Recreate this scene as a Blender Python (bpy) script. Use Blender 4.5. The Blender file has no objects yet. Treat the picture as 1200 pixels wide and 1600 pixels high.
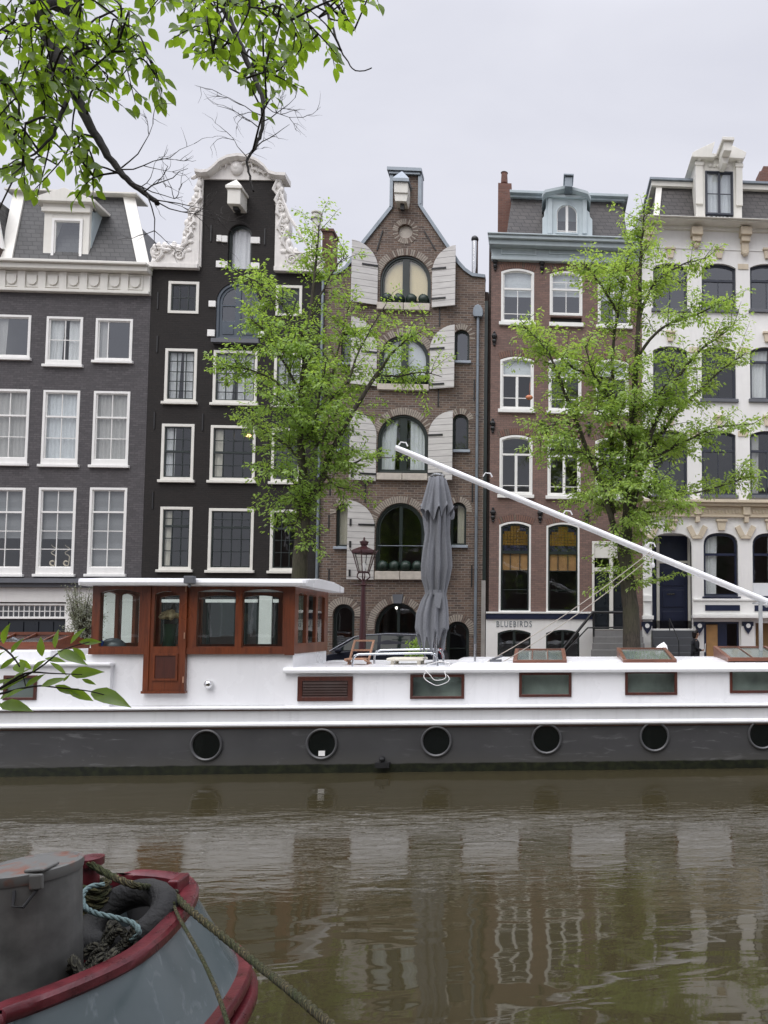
import bpy, bmesh, math, random
from mathutils import Vector, Matrix, geometry, noise as mnoise
S = bpy.context.scene
COL = S.collection
rad = math.radians
# ---------------------------------------------------------------- camera
F, CX, CY, HCAM = 1180.0, 922.0, 915.3, 2.7
PITCH, YAW, ROLL = rad(3.274), rad(3.729), rad(0.03)
fw = Vector((math.sin(YAW)*math.cos(PITCH), math.cos(YAW)*math.cos(PITCH), math.sin(PITCH)))
rt = fw.cross(Vector((0, 0, 1))).normalized(); up = rt.cross(fw)
rt, up = rt*math.cos(ROLL)+up*math.sin(ROLL), up*math.cos(ROLL)-rt*math.sin(ROLL)
cam = bpy.data.cameras.new('camera'); co = bpy.data.objects.new('camera', cam); COL.objects.link(co)
co.matrix_world = Matrix(((rt.x, up.x, -fw.x, 0), (rt.y, up.y, -fw.y, 0), (rt.z, up.z, -fw.z, HCAM), (0, 0, 0, 1)))
cam.sensor_width = 36; cam.sensor_fit = 'AUTO'; cam.lens = F/1600*36
cam.shift_x = (600-CX)/1600; cam.shift_y = (CY-800)/1600
cam.clip_start = 0.05; cam.clip_end = 2000
S.camera = co
S.view_settings.view_transform = 'Standard'; S.view_settings.look = 'None'
S.view_settings.exposure = 0.13; S.view_settings.gamma = 1
S.cycles.max_bounces = 8; S.cycles.transparent_max_bounces = 24
S.cycles.use_denoising = True
# ---------------------------------------------------------------- sky and soft sun (overcast)
SUN_EL, SUN_AZ = rad(52), rad(205)      # azimuth clockwise from +Y
W = bpy.data.worlds.new('World'); S.world = W; W.use_nodes = True
nt = W.node_tree; nt.nodes.clear()
def wn(t, **k):
    n = nt.nodes.new(t)
    for a, b in k.items(): setattr(n, a, b)
    return n
sky = wn('ShaderNodeTexSky', sky_type='NISHITA', sun_disc=False, sun_elevation=SUN_EL, sun_rotation=SUN_AZ)
tc = wn('ShaderNodeTexCoord'); mp = wn('ShaderNodeMapping'); mp.inputs['Scale'].default_value = (1, 1, 2.4)
nz = wn('ShaderNodeTexNoise'); nz.inputs['Scale'].default_value = 2.3; nz.inputs['Detail'].default_value = 5; nz.inputs['Distortion'].default_value = .4
cr = wn('ShaderNodeValToRGB')
cr.color_ramp.elements[0].position = .3; cr.color_ramp.elements[0].color = (.655, .665, .745, 1)
cr.color_ramp.elements[1].position = .72; cr.color_ramp.elements[1].color = (.775, .78, .85, 1)
sx = wn('ShaderNodeSeparateXYZ')
mr = wn('ShaderNodeMapRange', interpolation_type='SMOOTHSTEP')
mr.inputs[1].default_value = .64; mr.inputs[2].default_value = .92; mr.inputs[3].default_value = 10.2; mr.inputs[4].default_value = 44.0
vm = wn('ShaderNodeVectorMath', operation='SCALE')
mx = wn('ShaderNodeMix', data_type='RGBA'); mx.inputs[0].default_value = .93
bg = wn('ShaderNodeBackground'); bg.inputs['Strength'].default_value = .1
ou = wn('ShaderNodeOutputWorld')
L = nt.links.new
L(tc.outputs['Generated'], mp.inputs[0]); L(mp.outputs[0], nz.inputs['Vector']); L(nz.outputs['Fac'], cr.inputs[0])
L(tc.outputs['Generated'], sx.inputs[0]); L(sx.outputs['Z'], mr.inputs[0]); L(cr.outputs[0], vm.inputs[0]); L(mr.outputs[0], vm.inputs['Scale'])
L(sky.outputs[0], mx.inputs[6]); L(vm.outputs[0], mx.inputs[7]); L(mx.outputs[2], bg.inputs[0]); L(bg.outputs[0], ou.inputs[0])
sd = bpy.data.lights.new('sun', 'SUN'); sd.energy = 1.5; sd.angle = rad(50); sd.color = (1, .97, .93)
so = bpy.data.objects.new('sun', sd); COL.objects.link(so)
so.rotation_euler = (math.pi/2-SUN_EL, 0, math.pi-SUN_AZ)
# ---------------------------------------------------------------- pixel of the survey photo -> point on a known plane
def ray(px, py): return fw + rt*((px-CX)/F) - up*((py-CY)/F)
def P(px, py, Y):
    d = ray(px, py); t = Y/d.y
    return Vector((d.x*t, Y, HCAM+d.z*t))
def PZ(px, py, z):
    d = ray(px, py); t = (z-HCAM)/d.z
    return Vector((d.x*t, d.y*t, z))
def R(x0, y0, x1, y1, Y):
    xm, ym = (x0+x1)/2, (y0+y1)/2
    return P(x0, ym, Y).x, P(x1, ym, Y).x, P(xm, y1, Y).z, P(xm, y0, Y).z     # x0,x1,z0,z1
def pxz(pts, Y): return [(P(a, b, Y).x, P(a, b, Y).z) for a, b in pts]
# ---------------------------------------------------------------- mesh helpers
ORG = {}
class MB:
    def __init__(s): s.v = []; s.f = []; s.m = []
    def add(s, vs, fs, m=0):
        o = len(s.v); s.v += [tuple(a) for a in vs]
        s.f += [[i+o for i in f] for f in fs]; s.m += [m]*len(fs); return s
    def box(s, x0, x1, y0, y1, z0, z1, m=0):
        return s.add([(x0,y0,z0),(x1,y0,z0),(x1,y1,z0),(x0,y1,z0),(x0,y0,z1),(x1,y0,z1),(x1,y1,z1),(x0,y1,z1)],
                     [(0,3,2,1),(4,5,6,7),(0,1,5,4),(1,2,6,5),(2,3,7,6),(3,0,4,7)], m)
    def prism(s, poly, y0, y1, m=0):
        n = len(poly)
        return s.add([(a, y0, b) for a, b in poly]+[(a, y1, b) for a, b in poly],
                     [list(range(n)), list(range(2*n-1, n-1, -1))]+[(i, i+n, (i+1) % n+n, (i+1) % n) for i in range(n)], m)
    def ring(s, o, i, y0, y1, m=0):
        n = len(o); vs = [(a, y0, b) for a, b in o]+[(a, y0, b) for a, b in i]+[(a, y1, b) for a, b in o]+[(a, y1, b) for a, b in i]
        fs = []
        for k in range(n):
            j = (k+1) % n
            fs += [(k, j, n+j, n+k), (n+k, n+j, 3*n+j, 3*n+k), (2*n+k, 3*n+k, 3*n+j, 2*n+j), (k, 2*n+k, 2*n+j, j)]
        return s.add(vs, fs, m)
    def loft(s, secs, m=0, closed=True, caps=True):
        n = len(secs[0]); vs = [p for c in secs for p in c]; fs = []
        for a in range(len(secs)-1):
            for k in range(n if closed else n-1):
                j = (k+1) % n; fs.append((a*n+k, a*n+j, (a+1)*n+j, (a+1)*n+k))
        if caps and closed: fs += [list(range(n))[::-1], [(len(secs)-1)*n+k for k in range(n)]]
        return s.add(vs, fs, m)
    def tube(s, pts, r, n=8, m=0, caps=True):
        pts = [Vector(p) for p in pts]; secs = []; prev = None
        for i, p in enumerate(pts):
            t = (pts[min(i+1, len(pts)-1)]-pts[max(i-1, 0)])
            if t.length < 1e-9: t = Vector((0, 0, 1))
            t.normalize()
            if prev is None: a = t.orthogonal().normalized()
            else:
                a = prev-t*prev.dot(t)
                a = a.normalized() if a.length > 1e-6 else t.orthogonal().normalized()
            prev = a; b = t.cross(a); rr = r[i] if isinstance(r, (list, tuple)) else r
            secs.append([p+(a*math.cos(q)+b*math.sin(q))*rr for q in [2*math.pi*k/n for k in range(n)]])
        return s.loft(secs, m, True, caps)
    def lathe(s, prof, cx, cy, n=16, m=0, caps=True):
        return s.loft([[(cx+r*math.cos(2*math.pi*k/n), cy+r*math.sin(2*math.pi*k/n), z) for k in range(n)] for r, z in prof], m, True, caps)
    def ball(s, c, r, n=12, m=0, sq=(1, 1, 1)):
        h = n//2
        return s.loft([[(c[0]+sq[0]*r*math.sin(math.pi*a/h)*math.cos(2*math.pi*k/n), c[1]+sq[1]*r*math.sin(math.pi*a/h)*math.sin(2*math.pi*k/n),
                c[2]-sq[2]*r*math.cos(math.pi*a/h)) for k in range(n)] for a in [.04]+list(range(1, h))+[h-.04]], m)
    def beam(s, a, b, w, h, m=0, upv=(0, 0, 1)):
        a = Vector(a); b = Vector(b); t = (b-a).normalized(); u = Vector(upv); u = (u-t*u.dot(t)).normalized(); q = t.cross(u)
        return s.loft([[p+q*w/2*i+u*h/2*j for i, j in ((-1,-1),(1,-1),(1,1),(-1,1))] for p in (a, b)], m)
    def build(s, name, mats, parent=None, smooth=False, bevel=0, fixn=True):
        if not isinstance(mats, (list, tuple)): mats = [mats]
        me = bpy.data.meshes.new(name); off = ORG.get(parent.name, Vector((0, 0, 0))) if parent else Vector((0, 0, 0))
        me.from_pydata([Vector(v)-off for v in s.v], [], s.f)
        for m in mats: me.materials.append(m)
        me.polygons.foreach_set('material_index', s.m)
        if fixn:
            b = bmesh.new(); b.from_mesh(me); bmesh.ops.recalc_face_normals(b, faces=b.faces); b.to_mesh(me); b.free()
        if smooth:
            me.polygons.foreach_set('use_smooth', [True]*len(me.polygons))
            if smooth != 2:
                try: me.set_sharp_from_angle(angle=rad(40))
                except Exception: pass
        o = bpy.data.objects.new(name, me); COL.objects.link(o)
        if parent: o.parent = parent
        ORG[o.name] = off
        if bevel:
            md = o.modifiers.new('bevel', 'BEVEL'); md.width = bevel; md.segments = 2; md.limit_method = 'ANGLE'; md.angle_limit = rad(40)
        return o
def tag(o, label=None, cat=None, group=None, kind=None):
    if label: o['label'] = label
    if cat: o['category'] = cat
    if group: o['group'] = group
    if kind: o['kind'] = kind
    return o
def thing(name, loc, label, cat, group=None):
    o = bpy.data.objects.new(name, None); o.empty_display_size = .3; o.location = loc; COL.objects.link(o)
    ORG[o.name] = Vector(loc); return tag(o, label, cat, group)
def arch(x0, x1, z0, z1, rise=0, p=0, n=14):
    pts = [(x0, z0), (x1, z0)]
    if rise <= 1e-4: return pts+[(x1, z1), (x0, z1)]
    cxm, hw = (x0+x1)/2, (x1-x0)/2
    for k in range(n+1):
        if p: a = math.pi*k/n; u = math.cos(a)
        else: u = 1-2*k/n
        pts.append((cxm+u*hw, ztop(cxm+u*hw, x0, x1, z1, rise, p)))
    return pts
def ztop(x, x0, x1, z1, rise, p=0):
    if rise <= 1e-4: return z1
    u = max(-1, min(1, (x-(x0+x1)/2)/((x1-x0)/2)))
    if p: return z1-rise+rise*max(0, 1-abs(u)**p)**(1/p)
    hw = (x1-x0)/2; Rr = (hw*hw+rise*rise)/(2*rise)
    return z1-Rr+math.sqrt(max(0, Rr*Rr-(u*hw)**2))
def inpoly(x, z, poly):
    c = False; j = len(poly)-1
    for i in range(len(poly)):
        a, b = poly[i], poly[j]
        if (a[1] > z) != (b[1] > z) and x < (b[0]-a[0])*(z-a[1])/(b[1]-a[1])+a[0]: c = not c
        j = i
    return c
def wall_face(mb, outline, holes, y, depth, m=0, edge=.3):
    vs = []; es = []
    for lp in [outline]+holes:
        o = len(vs); vs += [Vector(q) for q in lp]; es += [(o+i, o+(i+1) % len(lp)) for i in range(len(lp))]
    r = geometry.delaunay_2d_cdt(vs, es, [], 0, 1e-5)
    pts, fs = r[0], r[2]; keep = []
    for f in fs:
        c = sum((pts[i] for i in f), Vector((0, 0)))/len(f)
        if inpoly(c.x, c.y, outline) and not any(inpoly(c.x, c.y, h) for h in holes): keep.append(f)
    mb.add([(q.x, y, q.y) for q in pts], keep, m)
    for lp, d in [(outline, edge)]+[(h, depth) for h in holes]:
        n = len(lp); mb.add([(a, y, b) for a, b in lp]+[(a, y+d, b) for a, b in lp], [(i, (i+1) % n, (i+1) % n+n, i+n) for i in range(n)], m)
# ---------------------------------------------------------------- materials
M = {}
class NB:
    def __init__(s, name):
        s.mat = bpy.data.materials.new(name); s.mat.use_nodes = True; s.t = s.mat.node_tree
        s.t.nodes.clear(); s.out = s.n('ShaderNodeOutputMaterial'); M[name] = s.mat
    def n(s, t, **k):
        nd = s.t.nodes.new(t)
        for a, b in k.items(): setattr(nd, a, b)
        return nd
    def l(s, a, b): s.t.links.new(a, b)
    def val(s, inp, v):
        if hasattr(v, 'is_linked') or hasattr(v, 'links'): s.l(v, inp)
        else: inp.default_value = v
    def coords(s, scale=(1, 1, 1), rot=(0, 0, 0)):
        t = s.n('ShaderNodeTexCoord'); m = s.n('ShaderNodeMapping'); m.inputs['Scale'].default_value = scale; m.inputs['Rotation'].default_value = rot
        s.l(t.outputs['Object'], m.inputs[0]); return m.outputs[0]
    def noise(s, sc, det=3, vec=None, rough=.55, dist=0):
        t = s.n('ShaderNodeTexNoise'); t.inputs['Scale'].default_value = sc; t.inputs['Detail'].default_value = det
        t.inputs['Roughness'].default_value = rough; t.inputs['Distortion'].default_value = dist
        s.l(vec if vec is not None else s.coords(), t.inputs['Vector']); return t.outputs['Fac']
    def ramp(s, fac, stops):
        r = s.n('ShaderNodeValToRGB'); e = r.color_ramp.elements
        while len(e) < len(stops): e.new(.5)
        for i, (p, c) in enumerate(stops): e[i].position = p; e[i].color = (*c, 1) if len(c) == 3 else c
        s.l(fac, r.inputs[0]); return r.outputs[0]
    def mix(s, fac, a, b, blend='MIX'):
        m = s.n('ShaderNodeMix', data_type='RGBA', blend_type=blend)
        s.val(m.inputs[0], fac)
        for i, v in ((6, a), (7, b)):
            if isinstance(v, tuple): m.inputs[i].default_value = (*v, 1) if len(v) == 3 else v
            else: s.l(v, m.inputs[i])
        return m.outputs[2]
    def math(s, op, a, b=0):
        m = s.n('ShaderNodeMath', operation=op); s.val(m.inputs[0], a); s.val(m.inputs[1], b); return m.outputs[0]
    def bump(s, h, st=.3, d=.01):
        b = s.n('ShaderNodeBump'); b.inputs['Strength'].default_value = st; b.inputs['Distance'].default_value = d; s.l(h, b.inputs['Height']); return b.outputs[0]
    def pbr(s, col, rough=.6, bump=None, metal=0, spec=None, **k):
        p = s.n('ShaderNodeBsdfPrincipled')
        if isinstance(col, tuple): p.inputs['Base Color'].default_value = (*col, 1)
        else: s.l(col, p.inputs['Base Color'])
        s.val(p.inputs['Roughness'], rough); p.inputs['Metallic'].default_value = metal
        if spec is not None: p.inputs['Specular IOR Level'].default_value = spec
        if bump is not None: s.l(bump, p.inputs['Normal'])
        for a, b in k.items(): p.inputs[a].default_value = b
        s.l(p.outputs[0], s.out.inputs[0]); return p
def cmul(c, f): return tuple(min(1, a*f) for a in c)
def paint(name, c, rough=.5, var=.14, dirt=0, sc=3, metal=0, spec=None, bump=.06):
    b = NB(name); n1 = b.noise(sc, 5); n2 = b.noise(38, 2)
    col = b.ramp(n1, [(.3, cmul(c, 1-var)), (.7, cmul(c, 1+var*.6))])
    if dirt:
        v = b.coords((5, 5, .6)); st = b.noise(1.6, 4, v)
        col = b.mix(b.ramp(st, [(.52, (0, 0, 0)), (.78, (dirt,)*3)]), col, cmul(c, .5))
    r = b.ramp(n1, [(.2, (rough*.8,)*3), (.8, (min(1, rough*1.2),)*3)])
    b.pbr(col, r, b.bump(n2, bump, .01), metal, spec); return b.mat
def brick(name, c1, c2, mortar, bw=.22, bh=.07, ms=.008, var=.25, bst=.5, rough=.85, big=.12):
    b = NB(name); t = b.n('ShaderNodeTexCoord'); s = b.n('ShaderNodeSeparateXYZ'); b.l(t.outputs['Object'], s.inputs[0])
    c = b.n('ShaderNodeCombineXYZ'); b.l(b.math('ADD', s.outputs[0], s.outputs[1]), c.inputs[0]); b.l(s.outputs[2], c.inputs[1])
    k = b.n('ShaderNodeTexBrick'); k.offset = .5; k.inputs['Scale'].default_value = 1
    k.inputs['Brick Width'].default_value = bw; k.inputs['Row Height'].default_value = bh; k.inputs['Mortar Size'].default_value = ms
    k.inputs['Mortar Smooth'].default_value = .3; k.inputs['Bias'].default_value = 0
    k.inputs['Color1'].default_value = (*c1, 1); k.inputs['Color2'].default_value = (*c2, 1); k.inputs['Mortar'].default_value = (*mortar, 1)
    b.l(c.outputs[0], k.inputs['Vector'])
    n1 = b.noise(.8, 6); n2 = b.noise(14, 3)
    col = b.mix(b.ramp(n1, [(.3, (0, 0, 0)), (.75, (1, 1, 1))]), k.outputs['Color'], b.mix(.6, k.outputs['Color'], cmul(c1, 1-var), 'MIX'))
    col = b.mix(big*3, col, b.ramp(n2, [(.3, (.72,)*3), (.7, (1.15,)*3)]), 'MULTIPLY')
    b.pbr(col, rough, b.bump(b.math('ADD', b.math('MULTIPLY', k.outputs['Fac'], -1), b.math('MULTIPLY', n2, .5)), bst, .006)); return b.mat
def wood(name, c, c2, rough=.25, ax=2, coat=.5):
    b = NB(name); sc = [9, 9, 9]; sc[ax] = .9
    n = b.noise(2.2, 6, b.coords(tuple(sc)), .6, .6); n2 = b.noise(1.1, 2)
    col = b.mix(b.ramp(n2, [(.3, (0, 0, 0)), (.7, (.55,)*3)]), b.ramp(n, [(.28, c2), (.5, c), (.75, cmul(c, 1.35))]), c2)
    b.pbr(col, b.ramp(n2, [(.3, (rough,)*3), (.7, (rough+.2,)*3)]), b.bump(n, .12, .004), **{'Coat Weight': coat, 'Coat Roughness': .15}); return b.mat
def glass(name, tint=(.90, .925, .92), f0=.085, wav=.02, rough=.01, wsc=1.6):
    b = NB(name); nn = b.noise(wsc, 2)
    lw = b.n('ShaderNodeLayerWeight'); lw.inputs['Blend'].default_value = .5
    fr = b.math('ADD', b.math('MULTIPLY', b.math('POWER', lw.outputs['Facing'], 5.0), 1-f0), f0)
    bp = b.bump(nn, wav, .1)
    tr = b.n('ShaderNodeBsdfTransparent'); tr.inputs[0].default_value = (*tint, 1)
    gl = b.n('ShaderNodeBsdfGlossy'); gl.inputs['Roughness'].default_value = rough; gl.inputs[0].default_value = (.95, .97, 1, 1); b.l(bp, gl.inputs['Normal'])
    m = b.n('ShaderNodeMixShader'); b.l(fr, m.inputs[0]); b.l(tr.outputs[0], m.inputs[1]); b.l(gl.outputs[0], m.inputs[2]); b.l(m.outputs[0], b.out.inputs[0])
    return b.mat
def leafmat(name, c1, c2, c3, sc=7, tl=.45):
    b = NB(name); n = b.noise(sc, 1); n2 = b.noise(.9, 2)
    col = b.mix(b.ramp(n2, [(.35, (0, 0, 0)), (.65, (.7,)*3)]), b.ramp(n, [(.3, c1), (.5, c2), (.72, c3)]), c1)
    d = b.n('ShaderNodeBsdfDiffuse'); b.l(col, d.inputs[0]); t = b.n('ShaderNodeBsdfTranslucent')
    b.l(b.mix(.55, col, (c3[0]*1.5, c3[1]*1.5, c3[2]*.6)), t.inputs[0])
    m = b.n('ShaderNodeMixShader'); m.inputs[0].default_value = tl; b.l(d.outputs[0], m.inputs[1]); b.l(t.outputs[0], m.inputs[2])
    g = b.n('ShaderNodeBsdfGlossy'); g.inputs['Roughness'].default_value = .42; m2 = b.n('ShaderNodeMixShader'); m2.inputs[0].default_value = .05
    b.l(m.outputs[0], m2.inputs[1]); b.l(g.outputs[0], m2.inputs[2]); b.l(m2.outputs[0], b.out.inputs[0]); return b.mat
def cloth(name, c, tl=.4, rough=.9):
    b = NB(name); n = b.noise(30, 2); col = b.ramp(n, [(.3, cmul(c, .9)), (.7, cmul(c, 1.05))])
    d = b.n('ShaderNodeBsdfDiffuse'); b.l(col, d.inputs[0]); t = b.n('ShaderNodeBsdfTranslucent'); b.l(col, t.inputs[0])
    m = b.n('ShaderNodeMixShader'); m.inputs[0].default_value = tl; b.l(d.outputs[0], m.inputs[1]); b.l(t.outputs[0], m.inputs[2]); b.l(m.outputs[0], b.out.inputs[0]); return b.mat
def emit(name, c, s):
    b = NB(name); e = b.n('ShaderNodeEmission'); e.inputs[0].default_value = (*c, 1); e.inputs[1].default_value = s; b.l(e.outputs[0], b.out.inputs[0]); return b.mat
brick('brick_grey_painted', (.115, .106, .110), (.074, .069, .073), (.058, .054, .057), bh=.078, bst=.9, var=.3, big=.2)
brick('brick_black', (.021, .0165, .0145), (.014, .0115, .0102), (.008, .0068, .006), bst=.8, var=.3, big=.2)
brick('brick_brown', (.19, .125, .092), (.075, .055, .048), (.27, .245, .215), bw=.25, bh=.088, ms=.011, var=.4)
brick('brick_red', (.25, .152, .125), (.16, .105, .09), (.10, .085, .078), var=.3)
brick('brick_chimney', (.20, .09, .065), (.13, .06, .045), (.16, .13, .11), var=.3)
brick('brick_dark', (.09, .06, .05), (.07, .05, .042), (.10, .09, .08))
brick('pavement_brick', (.12, .075, .06), (.09, .062, .055), (.06, .055, .05), bw=.2, bh=.1)
brick('slate', (.062, .061, .060), (.034, .034, .035), (.010, .010, .010), bw=.34, bh=.2, ms=.018, bst=.8, rough=.6, var=.2)
brick('slate_brown', (.072, .064, .060), (.040, .036, .035), (.012, .011, .011), bw=.32, bh=.19, ms=.018, bst=.8, rough=.65, var=.2)
paint('arch_light', (.33, .285, .24), .85, .25, sc=9); paint('arch_dark', (.17, .125, .10), .85, .3, sc=9); paint('arch_joint', (.07, .055, .05), .9); paint('arch_red', (.20, .11, .085), .85, .25, sc=9)
paint('white', (.80, .79, .76), .45, .04, .12); paint('cream_white', (.72, .70, .64), .5, .05, .15); paint('stucco_white', (.80, .785, .76), .6, .05, .14, sc=1.4)
paint('boat_white', (.80, .80, .81), .28, .035, .16, sc=1.2, bump=.02); paint('boat_grey_white', (.62, .625, .63), .35, .05, .2, sc=1.2, bump=.02)
paint('ornament', (.74, .71, .67), .6, .09, .3, sc=6); paint('stone', (.52, .47, .41), .75, .15, .2, sc=6); paint('cream_trim', (.62, .53, .40), .6, .1, .15)
paint('blue_grey', (.41, .47, .49), .5, .08, .2); paint('blue_grey_light', (.50, .565, .585), .5, .07, .15); paint('zinc', (.22, .25, .28), .4, .15, .3, metal=.5)
paint('dark_sash', (.018, .026, .024), .35); paint('dark_door', (.012, .016, .022), .3); paint('navy', (.012, .017, .045), .35); paint('slate_blue_door', (.060, .078, .10), .4)
paint('black_iron', (.012, .012, .013), .5); paint('steel', (.55, .57, .6), .22, .06, metal=.9); paint('chrome', (.75, .75, .75), .08, .02, metal=1)
paint('grey_sill', (.12, .125, .14), .6); paint('blue_sill', (.33, .37, .42), .6)
paint('interior', (.20, .185, .17), .9, .1); paint('interior_floor', (.10, .075, .055), .8); paint('interior_pale', (.42, .41, .38), .9, .05)
paint('concrete', (.32, .30, .28), .9, .15, .3); paint('step_stone', (.19, .185, .18), .85, .15, .3); paint('step_dark', (.075, .078, .085), .85, .15)
paint('lamp_maroon', (.045, .012, .014), .35); paint('pot', (.05, .05, .055), .7); cloth('yellow_blind', (.92, .76, .47), .05); paint('wood_screen', (.42, .23, .09), .7, .2)
paint('cream_plastic', (.70, .66, .56), .5); paint('pale_wood', (.40, .22, .14), .6, .2); paint('paper', (.85, .84, .82), .7, .03)
wood('mahogany', (.172, .045, .016), (.072, .018, .008)); wood('mahogany_h', (.172, .045, .016), (.072, .018, .008), ax=0); wood('dark_mahogany', (.075, .019, .011), (.035, .010, .007), .35)
glass('glass'); glass('glass_sky', f0=.17, wav=.03); glass('glass_boat', (.84, .90, .88), .07, .01); glass('glass_lamp', (.9, .9, .88), .05)
glass('glass_frosted', (.55, .62, .66), .14, .02, .12)
cloth('curtain', (.86, .86, .86), .2); cloth('curtain_warm', (.74, .69, .58), .2); cloth('curtain_grey', (.58, .56, .54), .2); cloth('blind', (.28, .28, .285), .1)
cloth('blind_white', (.78, .80, .82), .15); cloth('parasol_cloth', (.225, .232, .25), .12)
emit('lamp_glow', (1, .62, .25), 3.0); emit('lamp_white', (1, .95, .85), 3.0)
leafmat('leaf_elm', (.135, .235, .045), (.27, .41, .085), (.42, .57, .15), 5, .5)
leafmat('leaf_elm_light', (.16, .265, .055), (.31, .44, .10), (.46, .60, .17), 5, .5)
leafmat('leaf_near', (.075, .15, .013), (.16, .275, .022), (.28, .42, .042), 11, .6)
leafmat('leaf_dark', (.020, .045, .018), (.030, .062, .022), (.045, .085, .03), 9, .2); leafmat('leaf_olive', (.17, .19, .14), (.27, .29, .23), (.40, .41, .35), 14, .25)
leafmat('leaf_box', (.010, .024, .016), (.014, .032, .022), (.022, .045, .03), 22, .1)
b = NB('bark'); v = b.coords((8, 8, 1.6)); n = b.noise(3, 6, v, .6, .5)
b.pbr(b.mix(b.ramp(b.noise(1.1, 4), [(.42, (0, 0, 0)), (.7, (.8,)*3)]), b.ramp(n, [(.3, (.020, .017, .013)), (.6, (.075, .062, .048))]), (.06, .062, .03)), .9, b.bump(n, .9, .03))
paint('twig_grey', (.075, .068, .065), .9); paint('rust_line', (.10, .045, .03), .8, .4, sc=8); paint('bark_dark', (.022, .018, .016), .9, .3, sc=12, bump=.5)
# water
b = NB('water'); t = b.n('ShaderNodeTexCoord'); s = b.n('ShaderNodeSeparateXYZ'); b.l(t.outputs['Object'], s.inputs[0])
fine = b.noise(1, 3, b.coords((2.6, 9.0, 1), (0, 0, rad(8))), .55, .6); mid = b.noise(1, 2, b.coords((.9, 2.6, 1), (0, 0, rad(-10))), .5, .4); big = b.noise(1, 2, b.coords((.35, .8, 1)), .5, .5)
patch = b.noise(1, 3, b.coords((.10, .42, 1)), .5)
def tri(lo, m1, m2, hi):
    r1 = b.n('ShaderNodeMapRange', interpolation_type='SMOOTHSTEP'); r1.inputs[1].default_value = lo; r1.inputs[2].default_value = m1; b.l(ys, r1.inputs[0])
    r2 = b.n('ShaderNodeMapRange', interpolation_type='SMOOTHSTEP'); r2.inputs[1].default_value = m2; r2.inputs[2].default_value = hi; r2.inputs[3].default_value = 1; r2.inputs[4].default_value = 0; b.l(ys, r2.inputs[0])
    return b.math('MULTIPLY', r1.outputs[0], r2.outputs[0])
ys = b.math('ADD', s.outputs[1], b.math('MULTIPLY', b.math('SUBTRACT', patch, .5), 5.0))
band = tri(6.6, 8.6, 11.6, 13.2)
h = b.math('ADD', b.math('MULTIPLY', fine, b.math('ADD', b.math('MULTIPLY', band, .0042), .0003)), b.math('ADD', b.math('MULTIPLY', mid, .0065), b.math('MULTIPLY', big, .016)))
bp = b.n('ShaderNodeBump'); bp.inputs['Strength'].default_value = 1; bp.inputs['Distance'].default_value = 1; b.l(h, bp.inputs['Height'])
b.pbr(b.ramp(patch, [(.3, (.036, .030, .015)), (.7, (.046, .038, .019))]), .03, bp.outputs[0], IOR=1.62)
# hull paint with algae at the waterline and faint scratches
b = NB('hull_grey'); t = b.n('ShaderNodeTexCoord'); s = b.n('ShaderNodeSeparateXYZ'); b.l(t.outputs['Object'], s.inputs[0])
n1 = b.noise(1.3, 5); sc1 = b.noise(1, 5, b.coords((1.6, 1, 9)), .65, .8); reg = b.noise(.55, 2)
col = b.ramp(n1, [(.3, (.050, .050, .052)), (.7, (.066, .066, .068))])
scr = b.math('MULTIPLY', b.ramp(sc1, [(.57, (0, 0, 0)), (.70, (.8,)*3)]), b.ramp(reg, [(.42, (0, 0, 0)), (.58, (1,)*3)]))
col = b.mix(scr, col, (.17, .17, .175))
zz = b.math('ADD', s.outputs[2], b.math('MULTIPLY', b.math('SUBTRACT', b.noise(4, 5), .5), .05))
col = b.mix(b.ramp(b.math('ADD', zz, b.math('MULTIPLY', n1, .25)), [(.25, (.5,)*3), (.55, (0, 0, 0))]), col, (.085, .082, .07))
col = b.mix(b.ramp(zz, [(.15, (1,)*3), (.175, (0, 0, 0))]), col, b.ramp(b.noise(9, 4), [(.4, (.006, .008, .004)), (.7, (.022, .026, .010))]))
b.pbr(col, .42, b.bump(n1, .08, .02))
# ================================================================ SETTING
YF = 28.0; ZQ = 1.05
YB = PZ(600, 1207, 0).y
m = MB(); m.add([(-160, -.0, 0), (160, 0, 0), (160, 19.6, 0), (-160, 19.6, 0)], [(0, 1, 2, 3)]); tag(m.build('water', M['water']), kind='structure')
m = MB(); m.box(-160, 160, 19.5, 120, -2, ZQ); tag(m.build('far_quay', M['pavement_brick']), kind='structure')
m = MB(); m.box(-160, 160, 19.42, 19.85, -2, ZQ+.12); tag(m.build('quay_kerb', M['concrete']), kind='structure')
m = MB(); m.box(-160, 160, -120, 1.3, -2, ZQ); tag(m.build('near_quay', M['pavement_brick']), kind='structure')
m = MB(); m.box(-160, 160, -.1, 2.2, -2.2, -.9); tag(m.build('canal_bed', M['concrete']), kind='structure')

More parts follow.
